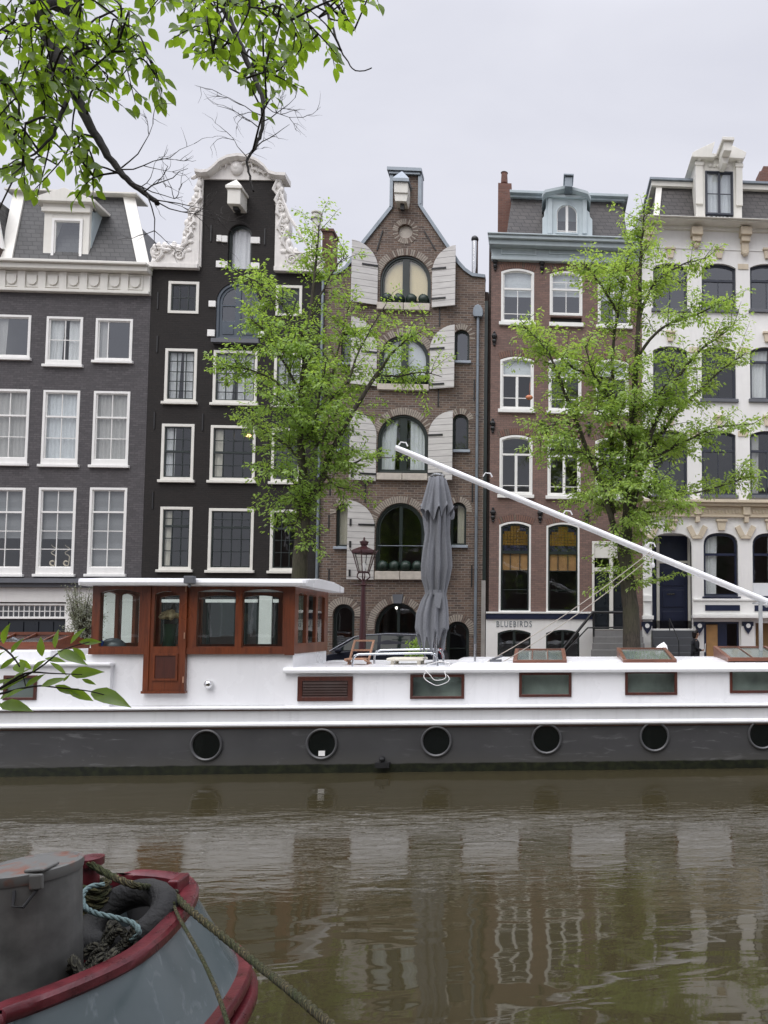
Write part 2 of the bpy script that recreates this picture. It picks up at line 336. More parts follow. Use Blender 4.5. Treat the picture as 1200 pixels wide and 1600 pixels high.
# ================================================================ HOUSE PIECES
class House:
    def __init__(s, label, xl, xr, wall, name='canal_house'):
        s.xl, s.xr = xl, xr; s.root = thing(name, ((xl+xr)/2, YF, ZQ), label, 'house', 'canal houses in a row along the far quay'); s.holes = []; s.wall = wall
    def part(s, mb, name, mat, parent=None, **k): return mb.build(name, M[mat] if isinstance(mat, str) else [M[a] for a in mat], parent or s.root, **k)
    def window(s, px, rise=0, p=0, fw_=.085, fb=None, frame='cream_white', sash='cream_white', sw=.035, bars=(), hb=(), tr=None, sill=None, sillh=.10, cur=None, ry=-.02,
               pane='glass', mull=0, name='window', Y=YF, hole=True, bottom=0, noglass=False):
        x0, x1, z0, z1 = R(*px, Y) if max(px) > 60 or min(px) < -60 or True else px
        o = arch(x0, x1, z0, z1, rise, p)
        if hole: s.holes.append(o)
        fb = fb or fw_
        rin = rise-fw_ if rise > 2.5*fw_ else rise*.95
        a0, a1, b0, b1 = x0+fw_, x1-fw_, z0+fb, z1-fw_
        i = arch(a0, a1, b0, b1, rin, p)
        m = MB(); m.ring(o, i, Y+ry, Y+ry+.13); w = s.part(m, name, frame, bevel=.008)
        y1 = Y+ry+.045; m = MB()
        i2 = arch(a0+sw, a1-sw, b0+sw, b1-sw, max(0, rin-sw) if rin > 2.5*sw else rin*.95, p)
        e = .002
        i1 = arch(a0-e, a1+e, b0-e, b1+e, rin, p)
        m.ring(i1, i2, y1, y1+.05)
        H = b1-b0; tz = b1-H*tr if tr else None
        if tr: m.box(a0+.003, a1-.003, y1-.012, y1+.052, tz-sw*.9, tz+sw*.9)
        for u in bars:
            lo, hi, f = (u if isinstance(u, tuple) else (0, 1, u)); x = a0+(a1-a0)*f
            zt = ztop(x, a0, a1, b1, rin, p)
            m.box(x-.014, x+.014, y1+.008, y1+.043, b1-H*hi+.004, min(zt-.004, b1-H*lo))
        for f in hb: m.box(a0+.004, a1-.004, y1+.011, y1+.040, b1-H*f-.014, b1-H*f+.014)
        if mull: xm = (a0+a1)/2; m.box(xm-mull, xm+mull, y1-.006, y1+.055, b0+.002, (tz-.001 if tr else ztop(xm, a0, a1, b1, rin, p)-.003))
        s.part(m, 'sash', sash, w)
        if not noglass:
            m = MB(); m.add([(x, y1+.026, z) for x, z in i1], [list(range(len(i1)))]); s.part(m, 'pane', pane, w, fixn=False)
        if sill:
            m = MB(); m.box(x0-.07, x1+.07, Y-.10, Y+.06, z0-sillh, z0-.003); s.part(m, 'sill', sill, w, bevel=.01)
        if cur: s.curtain(w, a0, a1, b0, b1, Y+ry+.155, *cur)
        return w, (a0, a1, b0, b1, Y+ry)
    def curtain(s, w, x0, x1, z0, z1, y, kind, mat='curtain', f=.3):
        def sheet(xa, xb, za, zb, amp=.022, taper=0):
            n = max(8, int((xb-xa)/.035)); ph = random.random()*6; m = MB(); vs = []
            for k in range(n+1):
                t = k/n; x = xa+(xb-xa)*t; yy = amp*math.sin(t*(xb-xa)*38+ph+1.3*math.sin(t*9+ph))
                vs += [(x-taper*t*(xb-xa), y+yy*1.6, za), (x, y+yy*.6, zb)]
            m.add(vs, [(2*k, 2*k+2, 2*k+3, 2*k+1) for k in range(n)]); s.part(m, 'curtain', mat, w, smooth=2, fixn=False)
        e = .05
        if kind == 'full': sheet(x0-e, x1+e, z0-e, z1+e)
        elif kind == 'pair': sheet(x0-e, x0+(x1-x0)*f, z0-e, z1+e, taper=.15); sheet(x1-(x1-x0)*f, x1+e, z0-e, z1+e)
        elif kind == 'left': sheet(x0-e, x0+(x1-x0)*f, z0-e, z1+e, taper=.1)
        elif kind == 'right': sheet(x1-(x1-x0)*f, x1+e, z0-e, z1+e)
        elif kind == 'flat':
            m = MB(); m.add([(x0-e, y, z0-e), (x1+e, y, z0-e), (x1+e, y, z1+e), (x0-e, y, z1+e)], [(0, 1, 2, 3)]); s.part(m, 'blind', mat, w, fixn=False)
        elif kind == 'blind':
            m = MB(); H = (z1-z0)*f; n = max(3, int(H/.2)); vs = []
            for k in range(n+1):
                z = z1+e-(H+e)*k/n; vs += [(x0-e, y-.01+.02*(k % 2), z), (x1+e, y-.01+.02*(k % 2), z)]
            m.add(vs, [(2*k, 2*k+1, 2*k+3, 2*k+2) for k in range(n)]); s.part(m, 'blind', mat, w, fixn=False)
    def close(s, outline, levels, depth=9.0, edge=.3, reveal=.2, top=None, attic=None):
        m = MB(); wall_face(m, outline, s.holes, YF, reveal, 0, edge); s.part(m, 'wall', s.wall)
        zt = max(levels) if top is None else top; m = MB()
        m.box(s.xl+.006, s.xl+.2, YF+.302, YF+depth, ZQ, zt); m.box(s.xr-.2, s.xr-.006, YF+.302, YF+depth, ZQ, zt); m.box(s.xl+.21, s.xr-.21, YF+depth-.2, YF+depth, ZQ, zt)
        s.part(m, 'side_wall', 'brick_dark')
        m = MB(); a, c = s.xl+.22, s.xr-.22; y0, y1 = YF+.21, YF+4
        zs = sorted(levels)
        for k in range(len(zs)-1):
            m.add([(a, y1, zs[k]), (c, y1, zs[k]), (c, y1, zs[k+1]), (a, y1, zs[k+1])], [(0, 1, 2, 3)])
            for xx in (a, c): m.add([(xx, y0, zs[k]), (xx, y1, zs[k]), (xx, y1, zs[k+1]), (xx, y0, zs[k+1])], [(0, 1, 2, 3)])
        for z in zs: m.add([(a, y0, z), (c, y0, z), (c, y1, z), (a, y1, z)], [(0, 1, 2, 3)], 1)
        if attic:
            xa, xb, za, zb = attic; m.add([(x, yy, z) for yy in (y0, YF+1.3) for x, z in ((xa, za), (xb, za), (xb, zb), (xa, zb))], [(4, 5, 6, 7), (0, 4, 7, 3), (1, 5, 6, 2), (2, 3, 7, 6), (0, 1, 5, 4)])
        s.part(m, 'interior', ('interior', 'interior_floor'), fixn=False)
    def pbox(s, px, y0, y1, name, mat, parent=None, bevel=0, Y=YF):
        a, c, z0, z1 = R(*px, Y); m = MB(); m.box(a, c, Y+y0, Y+y1, z0, z1); return s.part(m, name, mat, parent, bevel=bevel)
    def anchor(s, px, py, h=22, fancy=False):
        q = P(px, py, YF); m = MB()
        if fancy:
            m.box(q.x-.05, q.x+.05, YF-.05, YF+.01, q.z-.2, q.z+.2); m.ball((q.x, YF-.05, q.z+.1), .11, 8); m.ball((q.x, YF-.05, q.z-.09), .085, 8); m.ball((q.x, YF-.04, q.z+.24), .05, 8); m.ball((q.x, YF-.04, q.z-.23), .045, 8)
        else: m.box(q.x-.022, q.x+.022, YF-.03, YF+.01, q.z-h/84, q.z+h/84)
        s.part(m, 'wall_anchor', 'black_iron')
    def pipe(s, x, ya, yb, r=.055, mat='zinc', hopper=False, Y=YF-.1):
        a = P(x, ya, Y); xb = a.x; zb = P(x, yb, Y).z; m = MB(); m.tube([(xb, Y, a.z), (xb, Y, max(zb, ZQ))], r, 10)
        z = a.z
        while z > max(zb, ZQ)+.5: m.tube([(xb, Y, z-.03), (xb, Y, z+.03)], r*1.25, 10); z -= 1.9
        o = s.part(m, 'drainpipe', mat, smooth=True)
        if hopper: 
            m = MB(); m.prism([(xb-.15, a.z-.1), (xb+.15, a.z-.1), (xb+.19, a.z), (xb+.17, a.z+.2), (xb+.1, a.z+.32), (xb, a.z+.36), (xb-.1, a.z+.32), (xb-.17, a.z+.2), (xb-.19, a.z)], Y-.12, Y+.09); s.part(m, 'rain_hopper', mat, bevel=.01)
    def voussoirs(s, px, rise, th, mats=('arch_light', 'arch_dark'), ext=0, key=None, p=0, name='brick_arch'):
        x0, x1, z0, z1 = R(*px, YF); m = MB(); hw = (x1-x0)/2; cxm = (x0+x1)/2
        Rr = (hw*hw+rise*rise)/(2*rise); zc = z1-Rr; a0 = math.asin(min(1, hw/Rr)); a0 = math.pi-a0 if rise > hw else a0
        a0 += ext; n = max(7, int(a0*2*(Rr+th/2)/.082))
        for k in range(n):
            q0 = -a0+2*a0*(k+.11)/n; q1 = -a0+2*a0*(k+.89)/n; ri, ro = Rr+.004, Rr+th*(1 if random.random() < .5 else .97)
            vs = [(cxm+r*math.sin(q), zc+r*math.cos(q)) for r, q in ((ri, q0), (ri, q1), (ro, q1), (ro, q0))]
            m.prism(vs, YF-.012-random.random()*.006, YF+.02, 0 if random.random() < .8 else 1)
        q = [-a0+2*a0*k/20 for k in range(21)]; m.prism([(cxm+(Rr+.006)*math.sin(t), zc+(Rr+.006)*math.cos(t)) for t in q]+[(cxm+(Rr+th)*math.sin(t), zc+(Rr+th)*math.cos(t)) for t in q[::-1]], YF-.004, YF+.015, 2)
        s.part(m, name, tuple(mats)+('arch_joint',))
        if key:
            kz = zc+Rr; m = MB(); m.prism([(cxm-.14, kz-.02), (cxm+.14, kz-.02), (cxm+.19, kz+th+.05), (cxm-.19, kz+th+.05)], YF-.07, YF+.02); s.part(m, 'keystone', key)
def zpx(py, px=600, Y=YF): return P(px, py, Y).z
def xpx(px, py=650, Y=YF): return P(px, py, Y).x
XB = [xpx(-14), xpx(229.5), xpx(503.5), xpx(761), xpx(1003.5), xpx(1247)]

# ================================================================ HOUSE 1: grey painted
h = House('grey painted brick house with white windows, panelled white cornice and slate mansard roof', XB[0], XB[1], 'brick_grey_painted')
s2 = dict(frame='white', sash='white', sill='white')
h.window((-14, 492, 48, 559), pane='glass_sky', cur=('left', 'curtain_grey', .35), **s2)
h.window((72, 495, 129, 570), fb=.16, bars=(.5,), hb=(.5,), cur=('pair', 'curtain', .42), **s2)
h.window((149, 498, 207, 564), pane='glass_sky', bars=((0, 1, .3),), cur=('left', 'curtain_grey', .28), **s2)
for (a, c, d, e, cu, gl) in ((-18, 45, 608, 724, ('full', 'curtain_grey'), 'glass'), (66, 123.5, 610, 726, ('full', 'blind_white'), 'glass'), (145, 202, 611.5, 727, ('full', 'curtain_grey'), 'glass')):
    h.window((a, d, c, e), fb=.2, bars=(.5,), hb=(.68,), tr=.36, cur=cu, pane=gl, **s2)
for (a, c, f) in ((-22, 37.5, .62), (58.5, 117.5, .63), (138.5, 197, 1.0)):
    w, g = h.window((a, 762, c, 897), fb=.24, bars=(.5,), hb=(.53, .765), tr=.285, cur=('blind', 'blind', f), **s2)
    if a > 0 and a < 100:
        for fx in (.33, .75):
            cx_ = g[0]+(g[1]-g[0])*fx; m = MB(); z0 = g[2]+.03; pts = []
            for k in range(26):
                q = k/25*4.6; r_ = .13-.10*k/25; pts.append((cx_+r_*math.sin(q+2.6), g[4]+.2, z0+.16+r_*math.cos(q+2.6)))
            pts = pts[::-1]; l0 = pts[-1]
            pts += [(cx_+.02+.09*math.sin(k*1.25), g[4]+.2, z0+.30+.055*k) for k in range(1, 10)]
            m.tube(pts, [.03]*20+[.028-.0015*k for k in range(len(pts)-20)], 6)
            tag(m.build('scroll_ornament', M['cream_trim'], smooth=True), '%s cream scroll ornament standing in the grey house window' % ('left' if fx < .5 else 'right'), 'ornament', 'scroll ornaments in the grey house window')
# cornice and frieze
za, zb_, zc_, zd = zpx(456, 117, YF-.18), zpx(424, 117, YF-.2), zpx(412, 117, YF-.4), zpx(405.5, 117, YF-.5)
m = MB(); m.box(XB[0], XB[1], YF-.10, YF+.05, za+.12, zb_); m.box(XB[0], XB[1], YF-.18, YF+.05, za, za+.117)
m.box(XB[0]-.02, XB[1]+.02, YF-.38, YF+.05, zb_+.003, zc_); m.box(XB[0]-.04, XB[1]+.04, YF-.5, YF+.3, zc_+.003, zd)
h.part(m, 'cornice', 'cream_white', bevel=.02)
m = MB(); cen = [P(x/4, 437, YF).x for x in (-110, -30, 88, 215, 345, 473, 602, 730, 857)]
for k, xx in enumerate(cen):
    zc2 = (za+zb_)/2+.07; o = arch(xx-.27, xx+.27, zc2-.28, zc2+.28); i = arch(xx-.235, xx+.235, zc2-.245, zc2+.245); m.ring(o, i, YF-.135, YF-.098)
    m.prism([(xx-.17, zc2+.16), (xx-.17, zc2-.06), (xx-.1, zc2-.17), (xx, zc2-.2), (xx+.1, zc2-.17), (xx+.17, zc2-.06), (xx+.17, zc2+.16)], YF-.15, YF-.098)
    if k: xm = (xx+cen[k-1])/2; m.box(xm-.13, xm+.13, YF-.16, YF-.098, za+.12, zb_-.002)
h.part(m, 'frieze_ornament', 'cream_white', bevel=.006)
zt = P(117, 306, YF+1.5).z; A = [(XB[0], YF+.1, zd), (XB[1]-.1, YF+.1, zd)]; B = [(P(23, 306, YF+1.5).x, YF+1.5, zt), (P(211, 306, YF+1.5).x, YF+1.5, zt)]
m = MB(); m.add(A+[B[1], B[0]], [(0, 1, 2, 3)]); m.add([A[1], (A[1][0], YF+9, zd), (B[1][0], YF+7.5, zt-.9), (B[1][0], YF+2.0, zt-.9), B[1]], [(0, 1, 2, 3, 4)]); m.add([A[0], (A[0][0], YF+9, zd), (B[0][0], YF+7.5, zt-.9), (B[0][0], YF+2.0, zt-.9), B[0]], [(0, 1, 2, 3, 4)])
m.add([(A[0][0], YF+9, zd), (A[1][0], YF+9, zd), (B[1][0], YF+7.5, zt-.9), (B[0][0], YF+7.5, zt-.9), (B[0][0], YF+2, zt-.9), (B[1][0], YF+2, zt-.9), B[1], B[0]], [(0, 1, 2, 3), (3, 2, 5, 4), (4, 5, 6, 7)])
rf = h.part(m, 'roof', 'slate')
m = MB(); zq = P(117, 297, YF+1.2).z; m.box(B[0][0]-.12, B[1][0]+.12, YF+1.3, YF+2.0, zt, zq-.06); m.box(B[0][0]-.2, B[1][0]+.2, YF+1.2, YF+2.1, zq-.057, zq)
for a, c, sg in ((A[0], B[0], 1), (A[1], B[1], -1)):
    m.beam((a[0]+sg*.2, a[1]-.03, a[2]), (c[0]+sg*.2, c[1]-.03, c[2]), .4, .1, upv=(0, -1, 1))
h.part(m, 'roof_trim', 'cream_white', rf, bevel=.01)
# dormer
D = YF+.35
d, g = h.window((81, 342, 129, 406), Y=D, hole=False, fw_=.09, frame='white', sash='white', pane='glass_sky', name='dormer_window', ry=-.04)
m = MB(); x0, x1, z0, z1 = R(68, 332, 139, 408, D); xa, xb = g[0]-.09, g[1]+.09
m.box(x0, xa-.003, D, D+2.2, z0, z1+.3); m.box(xb+.003, x1, D, D+2.2, z0, z1+.3); m.box(xa-.003, xb+.003, D+.01, D+.3, g[3]+.092, z1+.3)
m.box(x0-.06, x1+.06, D-.1, D-.003, z1-.02, z1+.14)
xm = (x0+x1)/2; za2 = P(108, 293, D-.25).z; m.prism([(x0-.3, z1+.30), (x1+.3, z1+.30), (x1+.3, z1+.40), (xm, za2), (x0-.3, z1+.40)], D-.25, D+2.2)
m.prism([(x0-.03, z1+.14), (x1+.03, z1+.14), (x1+.03, z1+.297), (x0-.03, z1+.297)], D-.06, D+.3)
h.part(m, 'dormer', 'cream_white', bevel=.01)
m = MB(); m.box(x1+.003, x1+.03, D+.12, D+2.1, z0, z1+.25); h.part(m, 'dormer_cheek', 'blue_grey')
# ground floor shop front
zg = zpx(905, 60); x1 = XB[1]
m = MB(); m.box(XB[0], xpx(232, 910), YF-.45, YF-.002, zpx(912, 60), zg); m.box(XB[0], xpx(230, 910), YF-.32, YF-.002, zpx(918, 60), zpx(912, 60)-.003)
h.part(m, 'shop_cornice', 'grey_sill', bevel=.01)
m = MB(); zf0, zf1 = zpx(941, 60), zpx(918, 60)-.003; xr_ = xpx(104, 980); m.box(XB[0], x1, YF-.12, YF-.003, zf0, zf1); m.box(xr_+.02, x1, YF-.12, YF-.003, ZQ, zf0-.003)
h.part(m, 'shop_fascia', 'white', bevel=.01)
h.window((-14, 943, 105, 967), fw_=.06, frame='white', sash='white', bars=[k/14 for k in range(1, 14)], hb=(.5,), ry=-.06, sw=.02, name='transom_window')
x0, _, z0, z1 = R(-14, 969, 105, 1040, YF); m = MB(); m.box(x0, xr_, YF+.02, YF+.1, ZQ, z1)
for k in range(1, 5): xx = x0+(xr_-x0)*k/5; m.box(xx-.05, xx+.05, YF-.01, YF+.018, ZQ+.1, z1-.05)
h.holes.append([(x0, ZQ+.01), (xr_, ZQ+.01), (xr_, z1+.02), (x0, z1+.02)]); h.part(m, 'garage_door', 'dark_door')
h.close([(XB[0], ZQ), (XB[1]-.004, ZQ), (XB[1]-.004, zd-.01), (XB[0], zd-.01)], [ZQ, zg-.1, zpx(745, 100), zpx(585, 100), zpx(465, 100), zd-.05])
for yy in (465, 543): h.anchor(246-12, yy, 26) if False else None

# ================================================================ HOUSE 2: black neck gable
h = House('black brick house with a white carved neck gable', XB[1], XB[2], 'brick_black')
k2 = dict(frame='cream_white', sash='dark_sash', fw_=.10, sw=.045, ry=-.025)
h.window((263, 440, 311, 490), bars=(.33, .67), hb=(.5,), **k2); h.window((431, 446, 472, 494), bars=(.33, .67), hb=(.5,), **k2)
for (a, c, t, bt, nb) in ((257.5, 307.5, 545, 628, 3), (333, 402, 548, 630, 4), (428, 474, 551, 633, 3)):
    h.window((a, t, c, bt), bars=[j/nb for j in range(1, nb)], hb=(.2, .42, .62, .82), sill='cream_white', cur=('pair', 'curtain', .46), **k2)
for (a, c, t, bt, nb, cu) in ((252, 303, 662.5, 750, 3, ('left', 'curtain', .36)), (328.5, 399, 665, 751, 4, ('left', 'curtain_warm', .22)), (424, 470, 669, 753, 3, None)):
    h.window((a, t, c, bt), bars=[j/nb for j in range(1, nb)], hb=(.25, .49, .75), tr=.49, sill='cream_white', cur=cu, **k2)
for (a, c, t, bt, nb, cu) in ((249.5, 300, 792, 890, 3, ('left', 'curtain_warm', .28)), (325.5, 396, 794.5, 891, 4, None), (422, 469, 796.5, 892, 3, None)):
    h.window((a, t, c, bt), bars=[j/nb for j in range(1, nb)], hb=(.15, .29, .5, .72), tr=.29, sill='cream_white', cur=cu, **k2)
for px, tb in (((250, 929, 302, 1038), 1), ((322, 929, 368, 1038), 1), ((381, 929, 403, 1038), 1), ((427, 929, 446, 1038), 1), ((454, 935, 490, 1038), 0)):
    w, g = h.window(px, fw_=.05, frame='dark_sash', sash='dark_sash', ry=.02, name='ground_window' if tb else 'front_door')
    if tb: a, c, z0, z1 = R(px[0], 936.5, px[2], 941.5, YF); m = MB(); m.box(a, c, YF-.05, YF+.015, z0, z1); h.part(m, 'transom', 'white', w)
h.pbox((405, 930, 425, 1040), -.08, -.003, 'pilaster', 'white', bevel=.01)
# neck openings
w, g = h.window((356, 350, 393, 421), rise=.36, fw_=.06, frame='dark_sash', sash='dark_sash', ry=.1, noglass=True, name='loft_opening', cur=('full', 'blind_white'))
w, g = h.window((337.5, 441, 404, 531), rise=.75, p=2, fw_=.10, frame='slate_blue_door', sash='slate_blue_door', sw=.09, mull=.10, bars=(), hb=(), ry=.03, name='loft_door', pane='glass_sky')
zz0 = g[2]+(g[3]-g[2])*.32
m = MB(); xm = (g[0]+g[1])/2
for a, c in ((g[0]+.06, xm-.09), (xm+.09, g[1]-.06)):
    m = MB(); m.box(a, c, g[4]+.05, g[4]+.10, g[2]+.05, zz0); m.box(a+.06, c-.06, g[4]+.03, g[4]+.048, g[2]+.12, zz0-.12); h.part(m, 'door_panel', 'slate_blue_door', w, bevel=.006); m = MB(); m.box(a, c, g[4]+.04, g[4]+.06, zz0+.55, zz0+.60); h.part(m, 'glazing_bar', 'slate_blue_door', w)
h.pbox((333, 532, 407, 538), -.2, .05, 'sill', 'grey_sill', w)
m = MB()
for px in ((339, 368, 347, 378), (347.5, 369, 356, 379), (338, 408, 347, 418.5), (347.5, 409, 356, 419), (392, 371, 406.5, 381), (392, 411, 406, 421), (326.5, 470.5, 337.5, 480), (404.5, 473, 415, 483.5), (324.5, 515.5, 336, 526), (403.5, 518, 414, 528)):
    a, c, z0, z1 = R(*px, YF); m = MB(); m.box(a, c, YF-.05, YF+.02, z0, z1); h.part(m, 'stone_block', 'white', bevel=.012)
# hoist beam housing
q = P(376, 333, YF); m = MB(); m.box(q.x-.24, q.x+.22, YF-.62, YF+.05, q.z-.0, q.z+.56); m.box(q.x-.3, q.x+.28, YF-.68, YF+.05, q.z+.563, q.z+.66)
m.add([(q.x-.3, YF-.68, q.z+.663), (q.x+.28, YF-.68, q.z+.663), (q.x+.28, YF, q.z+.663), (q.x-.3, YF, q.z+.663), (q.x-.01, YF-.45, q.z+1.02), (q.x-.01, YF, q.z+1.02)], [(0, 1, 4), (1, 2, 5, 4), (2, 3, 5), (3, 0, 4, 5), (0, 3, 2, 1)])
h.part(m, 'hoist_beam', 'cream_white', bevel=.012)
m = MB(); m.box(q.x-.10, q.x+.08, YF-.45, YF-.2, q.z-.12, q.z-.003); h.part(m, 'hoist_hook', 'black_iron')
for px, py in ((247, 470), (246, 538), (241.5, 657), (317, 660), (330, 365), (414, 370), (239, 782)): h.anchor(px, py, 26)
# carved scrolls
def scroll(pts, name='carved_scroll'):
    m = MB(); pz = pxz(pts, YF); m.prism(pz, YF-.13, YF+.22); return m, pz
L_ = [(236, 420), (236, 414), (240, 410), (239.5, 396), (242, 388), (248, 383), (257, 385), (264, 391), (267, 386), (272, 384), (276, 390), (283, 389), (288, 376), (288, 366), (292, 358), (291, 349), (296, 342), (296, 333), (301, 322), (302, 312), (306, 306), (307, 295), (311, 288), (311.5, 279), (315.8, 279), (312.5, 421)]
R_ = [(433.5, 281), (441, 282), (441, 292), (445, 298), (445, 309), (442, 318), (447, 327), (449, 338), (454, 346), (454, 360), (451, 370), (456, 380), (459, 392), (467, 393), (473, 400), (480, 402), (486, 396), (493, 393), (501, 396), (505, 405), (502, 416), (504, 421), (504, 427), (430.5, 426)]
for pts, sg in ((L_, 1), (R_, -1)):
    m, pz = scroll(pts); outer = pz[2:23] if sg > 0 else pz[1:20]
    xin = pz[24][0] if sg > 0 else pz[0][0]
    for k, (a, c) in enumerate(outer):
        m.ball((a+sg*.07, YF-.13, c-.05), .07+.04*random.random(), 8, 0, (1, .6, 1.5))
        b2 = a+(xin-a)*.5; m.ball((b2, YF-.12, c-.1), .06+.05*random.random(), 8, 0, (1.4, .5, 1))
    for (cx_, cz_, r0, tn, d0) in ([(249, 397, .27, 2.1, 1), (283, 402, .2, 1.6, -1), (299, 360, .17, 1.6, 1), (304, 325, .14, 1.5, -1)] if sg > 0 else [(494, 405, .27, 2.1, -1), (458, 408, .2, 1.6, 1), (443, 362, .17, 1.6, -1), (440, 325, .14, 1.5, 1)]):
        c0 = P(cx_, cz_, YF); pts2 = [(c0.x+d0*(r0*(1-.8*k/24))*math.cos(k/24*tn*6.28), YF-.15, c0.z+(r0*(1-.8*k/24))*math.sin(k/24*tn*6.28)) for k in range(25)]
        m.tube(pts2, [.05-.025*k/24 for k in range(25)], 6)
    for k in range(9):
        a, c = outer[k*2 % len(outer)]; e, f = outer[(k*2+3) % len(outer)]
        m.tube([(a+sg*.12, YF-.14, c-.05), ((a+e)/2+sg*.30, YF-.17, (c+f)/2-.12), (e+sg*.18, YF-.14, f-.06)], [.05, .07, .02], 6)
    h.part(m, 'carved_scroll', 'ornament', smooth=True)
for px, p2 in (((235, 414.5, 312, 421.5), (311, 281, 317, 418)), ((430.5, 420.5, 505, 427.5), (432.5, 281, 437.5, 421))):
    m = MB(); a, c, z0, z1 = R(*px, YF); m.box(a, c, YF-.2, YF+.3, z0, z1); a, c, z0, z1 = R(*p2, YF); m.box(a, c, YF-.08, YF-.001, z0, z1); h.part(m, 'gable_edge', 'ornament', bevel=.01)
top = [(304, 264), (313, 266), (324, 265), (333, 258), (342, 249), (355, 242.5), (371, 240), (387, 242), (401, 248), (412, 257), (420, 267), (431, 270), (446, 270.5)]
tz = pxz(top, YF-.3); bl = P(312, 281, YF); br = P(437, 283, YF)
m = MB(); m.prism([(bl.x, bl.z)]+[(br.x, br.z)]+[(x, z-.06) for x, z in tz[::-1] if bl.x-.02 <= x <= br.x+.3], YF-.06, YF+.3)
pc = P(371, 268, YF)
for sg in (1, -1):
    for k in range(7):
        t = k/6; m.tube([(pc.x+sg*(.15+.2*k), YF-.07, pc.z+.25-.08*k), (pc.x+sg*(.35+.2*k), YF-.12, pc.z+.3-.11*k+.06*math.sin(k*2)), (pc.x+sg*(.42+.2*k), YF-.08, pc.z+.02-.07*k)], [.07, .06, .02], 6)
m.ball((pc.x, YF-.08, pc.z+.08), .24, 12, 0, (1, .5, 1.2)); m.ball((pc.x, YF-.14, pc.z+.1), .13, 10, 0, (1, .6, 1.2))
h.part(m, 'pediment', 'ornament', smooth=True)
m = MB(); secs = [[(x, YF-.32, z+.02), (x, YF-.32, z-.09), (x, YF-.2, z-.16), (x, YF+.32, z-.17), (x, YF+.32, z+.04)] for x, z in tz]; m.loft(secs); h.part(m, 'pediment_cornice', 'ornament')
neck = [(312.6, 421), (315.8, 281), (433.4, 283), (430.6, 426)]
zs_ = zpx(422, 370); x_nl, x_nr = xpx(314, 350), xpx(432, 350); zn = zpx(281, 375)
h.pipe(505, 428, 1040, hopper=False, mat='zinc')
h.close([(XB[1]+.004, ZQ), (XB[2]-.004, ZQ), (XB[2]-.004, zs_), (x_nr, zs_), (x_nr, zn), (x_nl, zn), (x_nl, zs_), (XB[1]+.004, zs_)], [ZQ, zpx(910, 370), zpx(770, 370), zpx(648, 370), zpx(540, 370), zs_-.12], top=zs_-.1, attic=(x_nl+.1, x_nr-.1, zs_-.1, zn-1.2))
m = MB(); xm = (x_nl+x_nr)/2; zr = zn-1.6; zb_r = zs_-.1; m.add([(XB[1]+.02, YF+.34, zb_r), (XB[2]-.02, YF+.34, zb_r), (XB[2]-.02, YF+9, zb_r), (XB[1]+.02, YF+9, zb_r), (xm-.6, YF+4.5, zb_r+2.2), (xm+.6, YF+4.5, zb_r+2.2)], [(0, 1, 5, 4), (1, 2, 5), (2, 3, 4, 5), (3, 0, 4)]); m.prism([(x_nl+.03, zb_r), (x_nr-.03, zb_r), (x_nr-.03, zr), (xm, zn-.1), (x_nl+.03, zr)], YF+.31, YF+3.4); h.part(m, 'roof', 'slate')
# chimneys behind the right shoulder
YC = YF+3; a, c, z0, z1 = R(503, 362, 519, 440, YC); m = MB(); m.box(a, c, YC, YC+.8, z0-1, z1); m.box(a-.05, c+.05, YC-.05, YC+.85, z1+.003, z1+.12); h.part(m, 'chimney', 'brick_chimney')
q = P(495, 340, YC-.5); zb2 = P(495, 430, YC-.5).z; m = MB(); m.lathe([(.17, zb2-1), (.17, q.z-.1), (.24, q.z-.08), (.24, q.z+.02), (.16, q.z+.04), (.16, q.z+.12)], q.x, YC-.5, 16); m.lathe([(.22, q.z+.16), (.22, q.z+.2), (.05, q.z+.26)], q.x, YC-.5, 16); h.part(m, 'flue', 'cream_white', smooth=True)

# ================================================================ HOUSE 3: brown warehouse with shutters
h = House('brown brick warehouse with a spout gable and open pale plank shutters', XB[2], XB[3], 'brick_brown')
H3 = h
LO = [((594, 399, 673.5, 474), 1.0, 'yellow', (590, 475, 672, 486)), ((592, 524, 671, 601), .95, 'grey', (590.5, 601.5, 670.5, 611)),
      ((590, 648, 669, 739), .95, 'plants', (589.5, 740.5, 668.5, 751)), ((587, 786, 664, 892), 1.0, 'dark', (586.5, 893, 664.5, 906))]
BALLS = []
for i_, (px, rs, kind, sl) in enumerate(LO):
    w, g = h.window(px, rise=rs, p=2, fw_=.07, frame='dark_sash', sash='dark_sash', sw=.07, mull=.13 if i_ < 3 else .06, ry=.05, name='loft_opening', pane='glass_sky' if i_ < 2 else 'glass',
                    cur=('flat', 'yellow_blind') if i_ == 0 else (('flat', 'blind_white') if i_ == 1 else (('pair', 'blind_white', .36) if i_ == 2 else None)))  # white cloth behind the panes stands in for mirrored bright sky
    a, c, z0, z1 = R(*sl, YF); xm = (a+c)/2; m = MB(); m.box(a, xm-.01, YF-.14, YF+.1, z0, z1); m.box(xm+.01, c, YF-.14, YF+.1, z0, z1); h.part(m, 'sill', 'stone', w, bevel=.015)
    h.voussoirs(px, min(rs, 1.0), .26)
    BALLS.append((g, z1))
    if i_ == 3:
        m = MB(); zr = z1+.95; m.tube([(g[0], YF+.05, zr), (g[1], YF+.05, zr)], .014, 6); h.part(m, 'guard_rail', 'zinc', w)
